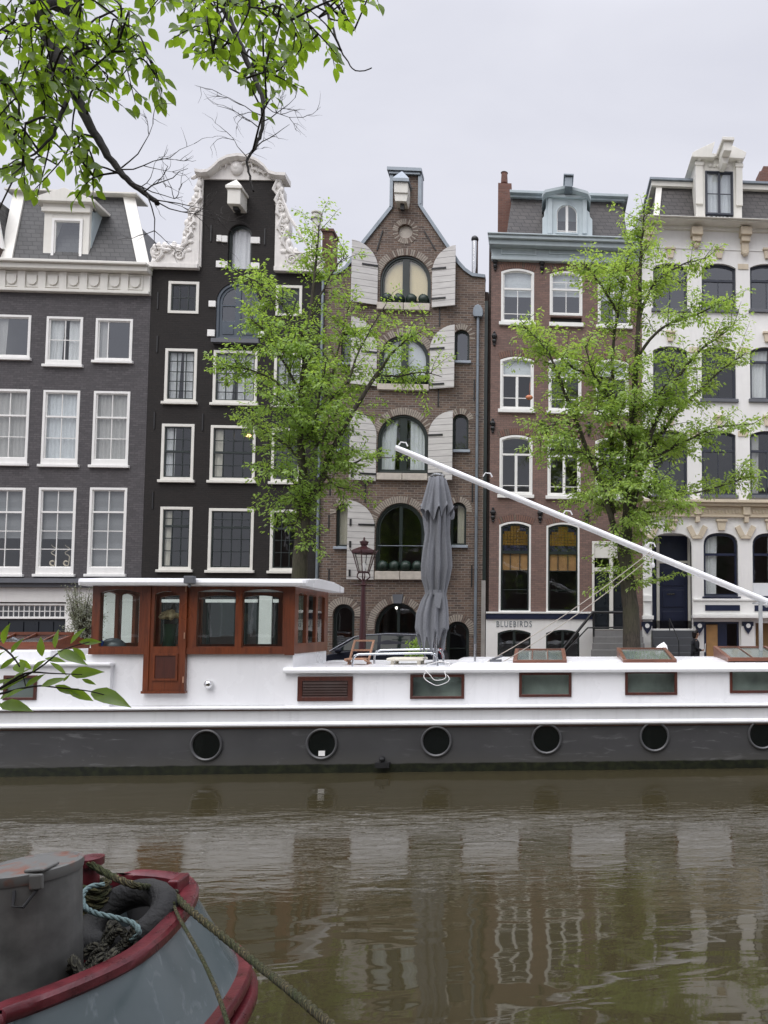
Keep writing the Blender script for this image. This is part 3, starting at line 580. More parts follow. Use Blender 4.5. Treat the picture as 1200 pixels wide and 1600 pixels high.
# shutters
b = NB('shutter_plank'); t = b.n('ShaderNodeTexCoord'); s_ = b.n('ShaderNodeSeparateXYZ'); b.l(t.outputs['Object'], s_.inputs[0])
fr_ = b.math('FRACT', b.math('MULTIPLY', s_.outputs[2], 1/.235)); ln = b.math('LESS_THAN', fr_, .06)
nv = b.noise(2, 5, b.coords((1, 1, 7))); cc = b.mix(ln, b.ramp(nv, [(.3, (.50, .48, .46)), (.7, (.62, .60, .575))]), (.13, .12, .12)); b.pbr(cc, .65, b.bump(b.math('SUBTRACT', 1, ln), .6, .01))
def shutter(px, side, tilt=.26, rise=.75, hinges=(.36, .86), bolts=False):
    x0, x1, z0, z1 = R(*px, YF); wd = x1-x0; m = MB(); n = 10; pts = []
    # inner edge (next to the opening) carries the quarter arch
    for k in range(n+1):
        a = math.pi/2*k/n; pts.append((math.sin(a), z1-rise+rise*math.cos(a)))       # from outer top to inner springing
    poly = [(0, z0)]+[(0, z1)]+pts[1:]+[(1, z0)]
    def yy(u): return YF-.05-tilt*(1-u)
    def xx(u): return (x0+wd*u) if side < 0 else (x1-wd*u)
    N = len(poly); m.add([(xx(u), yy(u)-.03, z) for u, z in poly]+[(xx(u), yy(u)+.02, z) for u, z in poly], [list(range(N)), list(range(2*N-1, N-1, -1))]+[(k, (k+1) % N, (k+1) % N+N, k+N) for k in range(N)])
    o = h.part(m, 'shutter', 'shutter_plank', bevel=.006)
    for f in hinges:
        z = z1+(z0-z1)*f; m = MB(); m.beam((xx(1.02), yy(1)-.045, z), (xx(.40), yy(.40)-.045, z-.01), .02, .065, upv=(0, 0, 1)); h.part(m, 'hinge', 'black_iron', o)
    if bolts:
        m = MB()
        for f in (.28, .56, .92): z = z1+(z0-z1)*f; u = .12; m.box(xx(u)-.035, xx(u)+.035, yy(u)-.06, yy(u)-.031, z-.12, z+.12)
        h.part(m, 'bolt', 'black_iron', o)
shutter((552.5, 381.5, 591, 477), -1, rise=.95, hinges=(.37,)); shutter((675.5, 389, 713, 482), 1, rise=.95)
shutter((551.5, 500, 589.5, 604), -1, rise=.95, hinges=(.5,)); shutter((672, 512, 711.5, 609), 1, rise=.85, hinges=(.36, .93))
shutter((549.5, 645, 588.5, 752), -1, rise=.85, hinges=(.9,), bolts=True); shutter((669.5, 645, 708.5, 752), 1, rise=.85, hinges=(.34, .9))
shutter((546, 784, 585.5, 906), -1, rise=.95, hinges=(.3,), bolts=True); shutter((666, 785, 703.5, 906), 1, rise=.95, hinges=(.45,))
for px, cu in (((709, 515, 733.5, 564), None), ((706.5, 647, 732, 703), None), ((703.5, 785, 728.5, 852), ('right', 'curtain_warm', .6)), ((533, 517, 553, 567), None), ((529, 646, 551, 702), None), ((525, 787, 548, 854), ('full', 'curtain_warm'))):
    h.window(px, rise=.27, p=2, fw_=.05, frame='dark_sash', sash='dark_sash', sw=.035, ry=.1, sill='blue_sill', cur=cu, pane='glass_sky' if px[1] < 600 else 'glass')
    x0, x1, z0, z1 = px; h.voussoirs(px, .30, .22, ext=.15)
# ground floor openings
for px, rs, nm, ky in (((519, 944, 553.5, 1040), .42, 'arched_door', None), ((585, 942, 657, 1040), .95, 'arched_door', 'grey_sill'), ((696.5, 971, 733, 1040), .45, 'arched_door', None)):
    w, g = h.window(px, rise=rs, p=2, fw_=.06, frame='dark_sash', sash='dark_sash', sw=.06, mull=.05 if rs > .5 else 0, hb=(.55,) if rs > .5 else (.62,), ry=.14, name=nm)
    h.voussoirs(px, rs if rs < .9 else .92, .26, ext=.05, key=ky)
# oculus
q = P(633.5, 361.5, YF); oc = [(q.x+.27*math.cos(2*math.pi*k/20), q.z+.27*math.sin(2*math.pi*k/20)) for k in range(20)]; h.holes.append(oc)
m = MB()
for k in range(34):
    a0, a1 = 2*math.pi*(k+.1)/34, 2*math.pi*(k+.9)/34; m.prism([(q.x+r*math.cos(a), q.z+r*math.sin(a)) for r, a in ((.285, a0), (.285, a1), (.48, a1), (.48, a0))], YF-.015, YF+.02, k % 2 if random.random() < .7 else 0)
h.part(m, 'oculus_ring', ('arch_light', 'arch_dark'))
m = MB(); m.add([(x, YF+.12, z) for x, z in oc], [list(range(20))]); h.part(m, 'oculus', 'stone')
# gable outline and zinc coping
prof = [(506, 428), (527, 425), (541, 416), (551, 403), (561, 386), (612, 322), (612, 262), (655.5, 262), (655.5, 318), (705, 391), (716, 408), (726, 419), (738, 427.5), (760, 430)]
gz = pxz([(u, v+3) for u, v in prof], YF); gz[0] = (XB[2]+.004, gz[0][1]); gz[-1] = (XB[3]-.12, gz[-1][1]); gz[6] = (gz[5][0], gz[6][1]); gz[7] = (gz[8][0], gz[7][1])
m = MB()
for part_ in (gz[0:6], gz[5:7], gz[7:9], gz[8:]):
    secs = []
    for k, (x, z) in enumerate(part_):
        aP = Vector(part_[max(0, k-1)]); bP = Vector(part_[min(len(part_)-1, k+1)]); tt = (bP-aP).normalized(); nn = Vector((-tt.y, tt.x))
        lo, hi = -.05, .07
        secs.append([(x+nn.x*lo, YF-.08, z+nn.y*lo), (x+nn.x*hi, YF-.08, z+nn.y*hi), (x+nn.x*hi, YF+.38, z+nn.y*hi), (x+nn.x*lo, YF+.38, z+nn.y*lo)])
    m.loft(secs)
a, c, z0, z1 = R(604.5, 261, 658.5, 270, YF-.2); m.box(a, c, YF-.2, YF+.45, z0+.1, z1); m.box(a+.06, c-.06, YF-.14, YF+.42, z0, z0+.097)
h.part(m, 'coping', 'zinc')
q = P(630.5, 318, YF); m = MB(); m.box(q.x-.25, q.x+.25, YF-.55, YF+.02, q.z+.1, q.z+.5); m.prism([(q.x-.22, q.z-.2), (q.x+.2, q.z-.2), (q.x+.25, q.z+.097), (q.x-.25, q.z+.097)], YF-.5, YF+.02)
hb_ = h.part(m, 'hoist_beam', 'cream_white', bevel=.012)
m = MB(); m.loft([[(q.x-.3, YF-.62, q.z+.503), (q.x+.3, YF-.62, q.z+.503), (q.x+.3, YF, q.z+.503), (q.x-.3, YF, q.z+.503)], [(q.x-.3, YF-.62, q.z+.62), (q.x+.3, YF-.62, q.z+.62), (q.x+.3, YF, q.z+.62), (q.x-.3, YF, q.z+.62)], [(q.x-.02, YF-.4, q.z+1.0), (q.x+.02, YF-.4, q.z+1.0), (q.x+.02, YF, q.z+1.1), (q.x-.02, YF, q.z+1.1)]])
h.part(m, 'beam_cap', 'zinc', hb_)
m = MB(); m.box(q.x-.05, q.x+.08, YF-.35, YF-.2, q.z-.42, q.z-.2); h.part(m, 'hoist_hook', 'black_iron', hb_)
for px, py, hh in ((514, 815, 20), (514, 905, 30), (687, 495, 30), (685, 620, 30), (571, 770, 30), (741, 610, 34), (737, 900, 34), (738, 770, 30), (516, 760, 26)): h.anchor(px, py, hh)
for pa, pb in (((598, 360), (589, 391)), ((663, 361), (681, 391))):
    a, c = P(*pa, YF-.02), P(*pb, YF-.02); m = MB(); m.beam(a, c, .04, .04); h.part(m, 'wall_anchor', 'black_iron')
h.pipe(747, 492, 1040, hopper=True)
xp = XB[3]-.06; m = MB(); m.box(xp-.06, xp+.06, YF+.01, YF+.2, zpx(906, 757), zpx(470, 762)); h.part(m, 'gap_cover', 'dark_sash'); m = MB(); m.box(xp-.09, xp+.06, YF-.05, YF+.2, ZQ, zpx(907, 757)); h.part(m, 'pilaster', 'concrete')
YC = YF+1.5; q = P(742, 378, YC); m = MB(); m.lathe([(.13, q.z-2.2), (.13, q.z)], q.x, YC, 14); fl = h.part(m, 'flue', 'chrome', smooth=True); m = MB(); m.ball((q.x, YC, q.z+.1), .15, 12); h.part(m, 'flue_cap', 'black_iron', fl, smooth=True)
zs3 = gz[0][1]; h.close([(XB[2]+.004, ZQ), (XB[3]-.12, ZQ)]+gz[::-1], [ZQ, zpx(925, 630), zpx(765, 630), zpx(625, 630), zpx(505, 630), zs3-.35], top=zs3-.3, attic=(gz[4][0]+.2, gz[9][0]-.2, zs3-.33, gz[9][1]-.5))
xm = (XB[2]+XB[3])/2; zr = gz[5][1]-.6; zb_r = zs3-.3; xl3, xr3 = gz[4][0]+.1, gz[9][0]-.1; m = MB(); m.add([(XB[2]+.02, YF+.31, zb_r), (XB[3]-.02, YF+.31, zb_r), (XB[3]-.02, YF+9, zb_r), (XB[2]+.02, YF+9, zb_r), (xm-.3, YF+5, zb_r+2.6), (xm+.3, YF+5, zb_r+2.6)], [(0, 1, 5, 4), (1, 2, 5), (2, 3, 4, 5), (3, 0, 4)]); m.prism([(xl3, zb_r), (xr3, zb_r), (xr3-.05, gz[9][1]-.3), (xm, zr), (xl3+.05, gz[9][1]-.3)], YF+.33, YF+4.6); h.part(m, 'roof', 'slate')
# box balls on the sills
for i_, (g, zt_) in enumerate(BALLS):
    if i_ == 2: continue
    fl_ = ['topmost', 'second highest', '', 'lowest'][i_]
    for k in range(4):
        x = g[0]+.2+(g[1]-g[0]-.4)*k/3; m = MB(); r = .2
        m.ball((0, 0, r*.95), r, 16); 
        m.v = [tuple(Vector(v)+(Vector(v)-Vector((0, 0, .19))).normalized()*random.uniform(-.014, .018)) for v in m.v]
        o = m.build('box_ball', M['leaf_box'], smooth=2); o.location = (x, YF+.02, zt_+.005)
        tag(o, 'dark green clipped box ball, %s from the left on the %s loft sill' % (['first', 'second', 'third', 'fourth'][k], fl_), 'plant', 'clipped box balls on the loft sills')

# ================================================================ HOUSE 4: red brick, blue grey cornice
h = House('red brown brick house with blue grey cornice and dormer and a white basement', XB[3], XB[4], 'brick_red')
k4 = dict(frame='white', sash='white', rise=.13, fw_=.08, sill='white', sillh=.13, ry=-.01, sw=.04)
def row4(cols, t, bt, **k):
    for j, (a, c) in enumerate(cols): h.window((a, t+j*2.2, c, bt+j*2.0), **{**k4, **k})
C1 = ((783, 834.5), (859, 910), (934, 985)); C2 = ((781.5, 834), (857, 908.5), (931, 982)); C3 = ((780.5, 832), (855.5, 907), (930, 980))
w1 = h.window((783, 420, 834.5, 504), tr=.36, bars=((.36, 1, .5),), hb=(.86,), cur=('blind', 'blind_white', .5), pane='glass_sky', **k4)
w2 = h.window((859, 424, 910, 493), tr=.40, bars=((.2, 1, .5),), hb=(.22,), cur=('blind', 'blind_white', .55), pane='glass_sky', **{**k4, 'sill': None})
h.pbox((858, 505, 911.5, 511), -.1, .06, 'sill', 'white', w2[0]); h.holes.append(arch(*R(860, 495, 909, 504, YF))); h.pbox((858, 494, 911, 505), .16, .2, 'gap_shade_panel', 'black_iron', w2[0])  # black panel puts the shade of the open sash gap into colour
h.window((934, 427, 985, 509), tr=.36, bars=((.36, 1, .5),), cur=('blind', 'blind_white', .5), pane='glass_sky', **k4)
row4(C2, 557.5, 640, tr=.34, mull=.05, hb=(.80,), cur=('blind', 'blind_white', .34)); row4(C3, 680, 773, tr=.31, mull=.05, hb=(.87,))
for a in ((781, 834), (857, 909.5), (933, 985)): pass
for px in ((779.5, 815, 829.5, 957), (853.5, 816.5, 905.5, 957.5)):
    w, g = h.window(px, rise=.13, fw_=.07, frame='white', sash='dark_sash', sw=.06, tr=.33, hb=(.54, .76), bars=((.33, .54, .33), (.33, .54, .67)), ry=-.005)
    H_ = g[3]-g[2]; m = MB(); m.add([(g[0], g[4]+.105, g[3]-H_*.54), (g[1], g[4]+.105, g[3]-H_*.54), (g[1], g[4]+.105, g[3]-H_*.33), (g[0], g[4]+.105, g[3]-H_*.33)], [(0, 1, 2, 3)]); h.part(m, 'blind', 'wood_screen', w, fixn=False)
    m = MB(); zt0 = g[3]-H_*.315; nx, nz_ = 9, 9
    dx = (g[1]-g[0])/nx; dz = (g[3]-zt0-.06)/nz_
    for a in range(nx):
        for c in range(nz_):
            mi = 0 if 2 <= c <= 6 and not (c == 6 and a in (0, 8)) else (1 if (a+c) % 3 else 2)
            if c in (7, 8) and a in (3, 4, 5): mi = 0
            x = g[0]+a*dx; z = zt0+c*dz; m.box(x+.006, x+dx-.006, g[4]+.078, g[4]+.088, z+.006, z+dz-.006, mi)
    h.part(m, 'stained_glass', ('stain_amber', 'stain_blue', 'stain_dark'), w) if 'stain_amber' in M else h.part(m, 'stained_glass', (paint('stain_amber', (.22, .125, .03), .15, .3).name, paint('stain_blue', (.05, .05, .085), .15, .3).name, paint('stain_dark', (.03, .03, .035), .15, .3).name), w)
for px, py in ((774, 413), (847, 416), (920, 419), (772.5, 530), (770, 666), (847, 668), (920, 670), (770.5, 805), (844, 806), (917, 808), (990, 809)): h.anchor(px, py, 0, True)
# segment arches (flat brick lintels)
for t, rs in ((420, 1), (557.5, 1), (680, 1), (815, 1)):
    for j, (a, c) in enumerate(C1 if t == 420 else C2 if t == 557.5 else C3):
        if t == 815 and j == 2: continue
        h.voussoirs((a, t-1+j*2.2, c, t+60), .13, .24, ('arch_red', 'arch_dark'), name='brick_lintel')
# door
px = (925, 846, 985, 984); x0, x1, z0, z1 = R(*px, YF); h.holes.append(arch(x0, x1, z0, z1)); m = MB()
m.ring(arch(x0, x1, z0, z1), arch(x0+.09, x1-.09, z0+.02, z1-.12), YF-.02, YF+.16); xm = (x0+x1)/2; zm = z0+(z1-z0)*.66
m.box(xm-.07, xm+.07, YF-.04, YF+.14, z0+.02, z1-.122); m.box(x0+.092, xm-.072, YF, YF+.14, zm, zm+.14); m.box(xm+.072, x1-.092, YF, YF+.14, zm, zm+.14); m.box(x0+.092, xm-.072, YF+.02, YF+.14, z1-.62, z1-.122); m.box(xm+.072, x1-.092, YF+.02, YF+.14, z1-.62, z1-.122)
dr = h.part(m, 'door_frame', 'cream_white', bevel=.01)
m = MB()
for a, c in ((x0+.095, xm-.075), (xm+.075, x1-.095)):
    m.box(a, c, YF+.09, YF+.13, z0+.03, zm-.003)
    for f0, f1 in ((.06, .3), (.36, .62), (.68, .94)): m.box(a+.08, c-.08, YF+.07, YF+.088, z0+.03+(zm-z0)*f0, z0+.03+(zm-z0)*f1)
h.part(m, 'door', 'dark_door', dr, bevel=.008)
m = MB(); m.add([(x0+.1, YF+.1, zm+.145), (x1-.1, YF+.1, zm+.145), (x1-.1, YF+.1, z1-.625), (x0+.1, YF+.1, z1-.625)], [(0, 1, 2, 3)]); h.part(m, 'pane', 'glass', dr, fixn=False)
# plinth
zp1, zp0 = zpx(967.5, 840), zpx(959, 840); xs_ = xpx(927, 990); xw = XB[3]+.03
a, c, z0, z1 = R(777.5, 984, 829, 1040, YF); a2, c2, _, _ = R(853, 984, 905, 1040, YF)
HP = [arch(a, c, ZQ+.15, z1, .12), arch(a2, c2, ZQ+.15, z1, .12)]
m = MB(); wall_face(m, [(xw, ZQ), (xs_, ZQ), (xs_, zp1), (xw, zp1)], HP, YF-.07, .14, 0, .068); h.part(m, 'plinth', 'stucco_white')
for hp, fr in zip(HP, ('concrete', 'dark_sash')):
    h.holes.append([(x, z) for x, z in hp])
    xs0, xs1 = hp[0][0], hp[1][0]; m = MB(); m.ring(hp, arch(xs0+.06, xs1-.06, ZQ+.21, z1-.06, .11), YF-.06, YF+.05); w = h.part(m, 'basement_window', 'dark_sash')
    m = MB(); i = arch(xs0+.055, xs1-.055, ZQ+.2, z1-.055, .11); m.add([(x, YF-.01, z) for x, z in i], [list(range(len(i)))]); h.part(m, 'pane', 'glass', w, fixn=False)
    m = MB(); m.box((xs0+xs1)/2-.05, (xs0+xs1)/2+.05, YF-.05, YF-.015, ZQ+.22, z1-.08); h.part(m, 'sash', 'dark_sash', w)
m = MB(); m.box(xw, xs_+.02, YF-.12, YF-.002, zp1+.003, zp0); h.part(m, 'plinth_band', 'navy'); m = MB(); m.box(xw, xs_+.02, YF-.15, YF-.002, zp0+.003, zp0+.07); h.part(m, 'plinth_cap', 'white', bevel=.01)
# lettering
cu = bpy.data.curves.new('lettering', 'FONT'); cu.body = 'BLUEBIRDS'; cu.extrude = .008; cu.space_character = 1.25
o = bpy.data.objects.new('tmp', cu); COL.objects.link(o); me = bpy.data.meshes.new_from_object(o.evaluated_get(bpy.context.evaluated_depsgraph_get())); COL.objects.unlink(o); bpy.data.objects.remove(o)
xs_all = [v.co.x for v in me.vertices]; zs_all = [v.co.y for v in me.vertices]; a, c, z0, z1 = R(776, 970.5, 831, 979.5, YF)
for v in me.vertices:
    x, y, z = v.co; v.co = (a+(x-min(xs_all))/(max(xs_all)-min(xs_all))*(c-a)-h.root.location.x, -.078-z-.002, z0+(y-min(zs_all))/(max(zs_all)-min(zs_all))*(z1-z0)-h.root.location.z)
me.materials.clear(); me.materials.append(M['zinc']); o = bpy.data.objects.new('lettering', me); COL.objects.link(o); o.parent = h.root; tag(o, 'grey letters BLUEBIRDS on the white plinth')
# steps and railing
m = MB(); sx0, sx1 = xs_+.02, XB[4]-.1
zst = zpx(985, 955); n = 7
for k in range(n): m.box(sx0-.0-.06*k, sx1, YF-.3-.28*(k+1), YF-.3-.28*k-.001, ZQ, zst-(zst-ZQ)*k/n)
m.box(sx0, sx1, YF-.3, YF-.003, ZQ, zst-.002)
h.part(m, 'front_steps', 'step_stone', bevel=.012)
m = MB(); zr = zpx(957, 940, ); xr0 = xpx(917, 957); rp = [(xpx(985, 957), YF-.35, zr), (xr0+.2, YF-.4, zr), (xpx(865, 1030), YF-.5, zpx(1032, 865))]; m.tube(rp, .055, 8)
rp2 = [(xpx(985, 990), YF-.45, zpx(980, 985)), (xpx(917, 980), YF-.5, zpx(981, 920)), (xpx(880, 1030), YF-.6, zpx(1020, 880))]; m.tube(rp2, .028, 8)
m.tube([(xpx(926, 960), YF-.35, zpx(958, 926)), (xpx(927, 1000), YF-.35, zpx(1004, 927))], .04, 8); h.part(m, 'stair_railing', 'black_iron', smooth=True)
# cornice
zc0, zc1, zc2, zc3 = zpx(406, 770), zpx(384, 770), zpx(374, 770), zpx(363, 770)
zc0, zc1, zc2, zc3 = [zpx(v, 880, YF-d) for v, d in ((408.5, .17), (387, .3), (377, .42), (366, .58))]
m = MB(); a, c = XB[3]+.12, XB[4]-.02; m.box(a, c, YF-.10, YF+.3, zc0+.13, zc1); m.box(a, c, YF-.17, YF+.3, zc0, zc0+.127); m.box(a-.06, c+.02, YF-.40, YF+.3, zc1+.003, zc2); m.box(a-.1, c+.04, YF-.52, YF+.35, zc2+.003, zc3-.06); m.box(a-.12, c+.05, YF-.58, YF+.35, zc3-.057, zc3)
h.part(m, 'cornice', 'blue_grey', bevel=.02)
m = MB()
for p0, p1 in ((783, 838), (858, 911), (933, 985)):
    x0, x1, z0, z1 = R(p0, 391, p1, 400, YF); m.ring(arch(x0, x1, z0, z1), arch(x0+.04, x1-.04, z0+.04, z1-.04), YF-.135, YF-.098)
h.part(m, 'frieze_panel', 'blue_grey_light', bevel=.006)
Ym = YF+1.3; zt = P(880, 312, Ym).z; A = [(P(789, 365, YF+.2).x, YF+.3, zc3), (P(985, 368, YF+.2).x, YF+.3, zc3)]; B = [(P(800, 312, Ym).x, Ym, zt), (P(971, 316, Ym).x, Ym, zt)]
m = MB(); m.add(A+[B[1], B[0]], [(0, 1, 2, 3)]); m.add([A[1], (A[1][0], YF+9, zc3), (B[1][0], YF+8, zt), B[1]], [(0, 1, 2, 3)]); m.add([A[0], (A[0][0], YF+9, zc3), (B[0][0], YF+8, zt), B[0]], [(0, 1, 2, 3)]); m.add([(A[0][0], YF+9, zc3), (A[1][0], YF+9, zc3), (B[1][0], YF+8, zt), (B[0][0], YF+8, zt)], [(0, 1, 2, 3)])
rf = h.part(m, 'roof', 'slate_brown')
m = MB(); zq1, zq2 = P(880, 307, Ym-.15).z, P(880, 299, Ym-.3).z; m.box(B[0][0]-.05, B[1][0]+.12, Ym-.15, YF+8.2, zt-.05, zq1); m.box(B[0][0]-.08, B[1][0]+.25, Ym-.3, YF+8.3, zq1+.003, zq2); h.part(m, 'roof_trim', 'blue_grey', rf, bevel=.015)
D = YF+.32; d, g = h.window((868, 319, 903.5, 366), Y=D, hole=False, rise=.42, p=2, fw_=.05, frame='blue_grey_light', sash='white', sw=.03, mull=.05, hb=(.93,), name='dormer_window', pane='glass_sky', ry=-.05)
m = MB(); wf = [(853, 306), (853, 325), (850, 332), (850, 338), (847.5, 341), (847.5, 368), (925.5, 368), (925.5, 343), (922, 339), (921, 332), (917, 328), (917, 308)]
wz = pxz(wf, D); x0, x1, z0, z1 = R(868, 319, 903.5, 366, D)
wall_face(m, wz, [arch(x0, x1, z0, z1, .42, 2)], D, .15, 0, .5); m.box(wz[0][0], wz[-1][0], D+.503, D+1.6, wz[5][1], wz[0][1])
for s_ in (856, 910): a, c, z0, z1 = R(s_, 311, s_+7, 366, D); m.box(a, c, D-.06, D-.001, z0, z1)
a, c, z0, z1 = R(851, 307.5, 919, 311, D); m.box(a, c, D-.14, D-.001, z0, z1)
dm = h.part(m, 'dormer', 'blue_grey_light', bevel=.008)
pts = pxz([(850, 309), (920, 310.5), (920, 306), (885, 294), (850, 304)], D); m = MB(); m.prism(pts, D-.08, D+1.5)
ct = pxz([(847, 306), (849, 301), (852, 297.5), (885, 290.5), (918, 299.5), (920.5, 303), (923, 309)], D-.3); m.loft([[(x, D-.3, z+.03), (x, D-.3, z-.08), (x, D-.08, z-.17), (x, D+1.6, z-.17), (x, D+1.6, z+.04)] for x, z in ct]); h.part(m, 'dormer_pediment', 'blue_grey', dm)
q = P(888, 303, D); m = MB(); m.box(q.x-.15, q.x+.13, D-.65, D-.02, q.z-.1, q.z+.30); m.box(q.x-.2, q.x+.18, D-.72, D-.02, q.z+.303, q.z+.37); h.part(m, 'hoist_beam', 'zinc', bevel=.012)
a, c, z0, z1 = R(778, 286, 799, 364, YF+1.6); m = MB(); m.box(a, c, YF+1.6, YF+2.4, z0-1, z1); ch = h.part(m, 'chimney', 'brick_chimney')
q = P(788, 286, YF+2); m = MB(); m.lathe([(.14, q.z-.02), (.12, q.z+.4), (.15, q.z+.42)], q.x, YF+2, 14); h.part(m, 'chimney_pot', 'brick_chimney', ch, smooth=True)
h.close([(XB[3]+.12, ZQ), (XB[4]-.004, ZQ), (XB[4]-.004, zc3-.02), (XB[3]+.12, zc3-.02)], [ZQ, zpx(970, 880), zpx(800, 880), zpx(665, 880), zpx(535, 880), zpx(410, 880), zc3-.05])

# ================================================================ HOUSE 5: white with cream trim
h = House('white stucco house with cream keystones and a broken pediment on its dormer', XB[4], XB[5], 'stucco_white')
CO = ((1020.5, 1074), (1096.5, 1150), (1172, 1226)); k5 = dict(frame='dark_sash2', sash='dark_sash2', rise=.17, fw_=.05, sw=.05, ry=.09, sill='grey_sill', sillh=.13)
paint('dark_sash2', (.035, .040, .055), .4)
def keystone(px, py, w=12, hh=16, parent=None):
    x0, x1, z0, z1 = R(px-w/2, py-hh, px+w/2, py, YF); m = MB(); m.prism([(x0+.05, z0), (x1-.05, z0), (x1, z1-.09), (x0, z1-.09)], YF-.09, YF+.02); m.box(x0-.04, x1+.04, YF-.13, YF+.02, z1-.087, z1); h.part(m, 'keystone', 'cream_trim', bevel=.01)
for t, bt, tr, cu, gl in ((411, 483, .34, None, 'glass_sky'), (541, 623, .26, ('left', 'curtain', .55), 'glass'), (672, 773, .30, ('left', 'curtain_grey', .3), 'glass')):
    for j, (a, c) in enumerate(CO):
        h.window((a, t+j*.6, c, bt+j*.6), tr=tr, bars=((tr, 1, .5),), cur=cu if j == 2 or cu is None else None, pane=gl, **k5)
        keystone((a+c)/2, t-7+j*.6)
        if j < 2: 
            x0, x1, z0, z1 = R(c+3, t+2, CO[j+1][0]-3, t+10, YF); m = MB(); m.box(x0, x1, YF-.035, YF+.01, z0, z1); h.part(m, 'impost', 'cream_trim')
# string courses and cornices
m = MB(); z = zpx(389, 1100); m.box(XB[4]+.02, XB[5], YF-.03, YF+.01, z-.03, z+.03); h.part(m, 'string_course', 'white')
z0, z1, z2, z3 = [zpx(v, 1120) for v in (808.5, 792, 787.5, 783)]
m = MB(); m.box(XB[4], XB[5], YF-.08, YF+.01, z0+.08, z1); m.box(XB[4], XB[5], YF-.14, YF+.01, z0, z0+.077); m.box(XB[4]-.03, XB[5], YF-.26, YF+.01, z1+.003, z2); m.box(XB[4]-.06, XB[5], YF-.38, YF+.01, z2+.003, z3)
for px in (1008, 1089, 1165, 1240): x = xpx(px, 800); m.box(x-.14, x+.14, YF-.2, YF-.082, z0+.08, z1-.002); m.box(x-.08, x+.08, YF-.18, YF+.01, z0-.2, z0-.003)
k = XB[4]+.3
while k < XB[5]-.1: m.box(k-.03, k+.03, YF-.115, YF-.078, z0+.15, z1-.12); k += .13
h.part(m, 'ground_cornice', 'cream_trim', bevel=.012)
# ground floor
w, g = h.window((1017.5, 831.5, 1083, 984), rise=.55, p=2.6, fw_=.03, frame='stucco_white', sash='stucco_white', sw=.01, ry=.0, name='porch_opening', noglass=True)
YD = YF+.9; x0, x1, z0, z1 = R(1017.5, 831.5, 1090, 984, YF); m = MB()
m.box(x0, x1, YD+.05, YD+.1, z0, z1); xm = x0+(x1-x0)*.22; m.box(x0+.02, xm-.05, YD, YD+.048, z0+.05, z1-1.1)
for f0, f1 in ((.06, .28), (.34, .6), (.66, .93)): zz_ = z1-1.1-z0; m.box(xm+.18, x1-.35, YD-.03, YD-.001, z0+zz_*f0, z0+zz_*f1)
m.box(xm+.06, x1-.2, YD, YD+.048, z0+.05, z1-1.1); dr = h.part(m, 'front_door', 'navy', bevel=.01)
m = MB(); m.box(xm-.05, xm+.06, YD-.05, YD+.049, z0, z1-.1); m.box(xm+.063, x1-.1, YD-.02, YD+.049, z1-1.098, z1-1.0); m.box(x1-.197, x1-.1, YD-.05, YD+.049, z0, z1-.1); h.part(m, 'door_frame', 'cream_white', dr)
m = MB(); m.box(xm+.35, xm+.65, YD-.05, YD-.031, z0+1.35, z0+1.4); h.part(m, 'letter_slot', 'chrome', dr)
m = MB(); m.box(x1-.02, x1+.12, YF+.21, YD+.1, z0, z1); m.box(x0-.12, x0+.0, YF+.21, YD+.1, z0, z1); m.box(x0, x1, YF+.21, YD+.1, z1-.02, z1+.1); h.part(m, 'porch_side', 'stucco_white')
w, g = h.window((1099.5, 832.5, 1153.5, 932), rise=.5, p=2.6, fw_=.05, frame='dark_sash2', sash='navy', sw=.05, tr=.33, ry=.09, cur=('left', 'curtain', .42), sill='navy', sillh=.06)
h.window((1176, 833, 1230, 932), rise=.5, p=2.6, fw_=.05, frame='dark_sash2', sash='navy', sw=.05, tr=.33, ry=.09, cur=('right', 'curtain', .5), sill='navy', sillh=.06)
for px in (1050, 1127, 1203): keystone(px, 829, 14, 17)
for px in (1013, 1089, 1164.5, 1238):
    m = MB()
    for sg in (-1, 1):
        c0 = P(px+sg*7, 834, YF); m.beam((c0.x-sg*.05, YF-.04, c0.z-.1), (c0.x+sg*.14, YF-.04, c0.z+.28), .1, .2, upv=(1, 0, 0)); 
    x0, x1, z0, z1 = R(px-8, 836, px+8, 842, YF); m.box(x0, x1, YF-.08, YF+.01, z0, z1)
    h.part(m, 'impost', 'cream_trim', bevel=.01)
zl, zb3 = zpx(966, 1120), zpx(932.5, 1120)
xpl = xpx(1082.5, 950); m = MB(); zla = zpx(933, 1120); zlb = zpx(939, 1120); m.box(xpl, XB[5], YF-.12, YF-.002, zlb, zla-.065); m.box(xpl-.02, XB[5], YF-.08, YF-.003, zl+.13, zlb-.003); m.box(xpl-.06, XB[5], YF-.34, YF-.002, zl, zl+.12)
m.box(XB[4], xpx(1018, 950), YF-.14, YF-.002, zpx(940, 1010), zpx(930, 1010)); m.box(XB[4]-.04, xpx(1020, 960), YF-.26, YF-.002, zpx(968, 1010), zpx(962, 1010)); m.box(XB[4]+.02, xpx(1017, 950), YF-.09, YF-.003, zpx(961.8, 1010), zpx(940.2, 1010))
h.part(m, 'base_moulding', 'white', bevel=.015)
for px in ((1101, 945.5, 1155, 954.5), (1178, 946, 1232, 955)): h.pbox(px, -.11, -.04, 'navy_panel', 'navy')
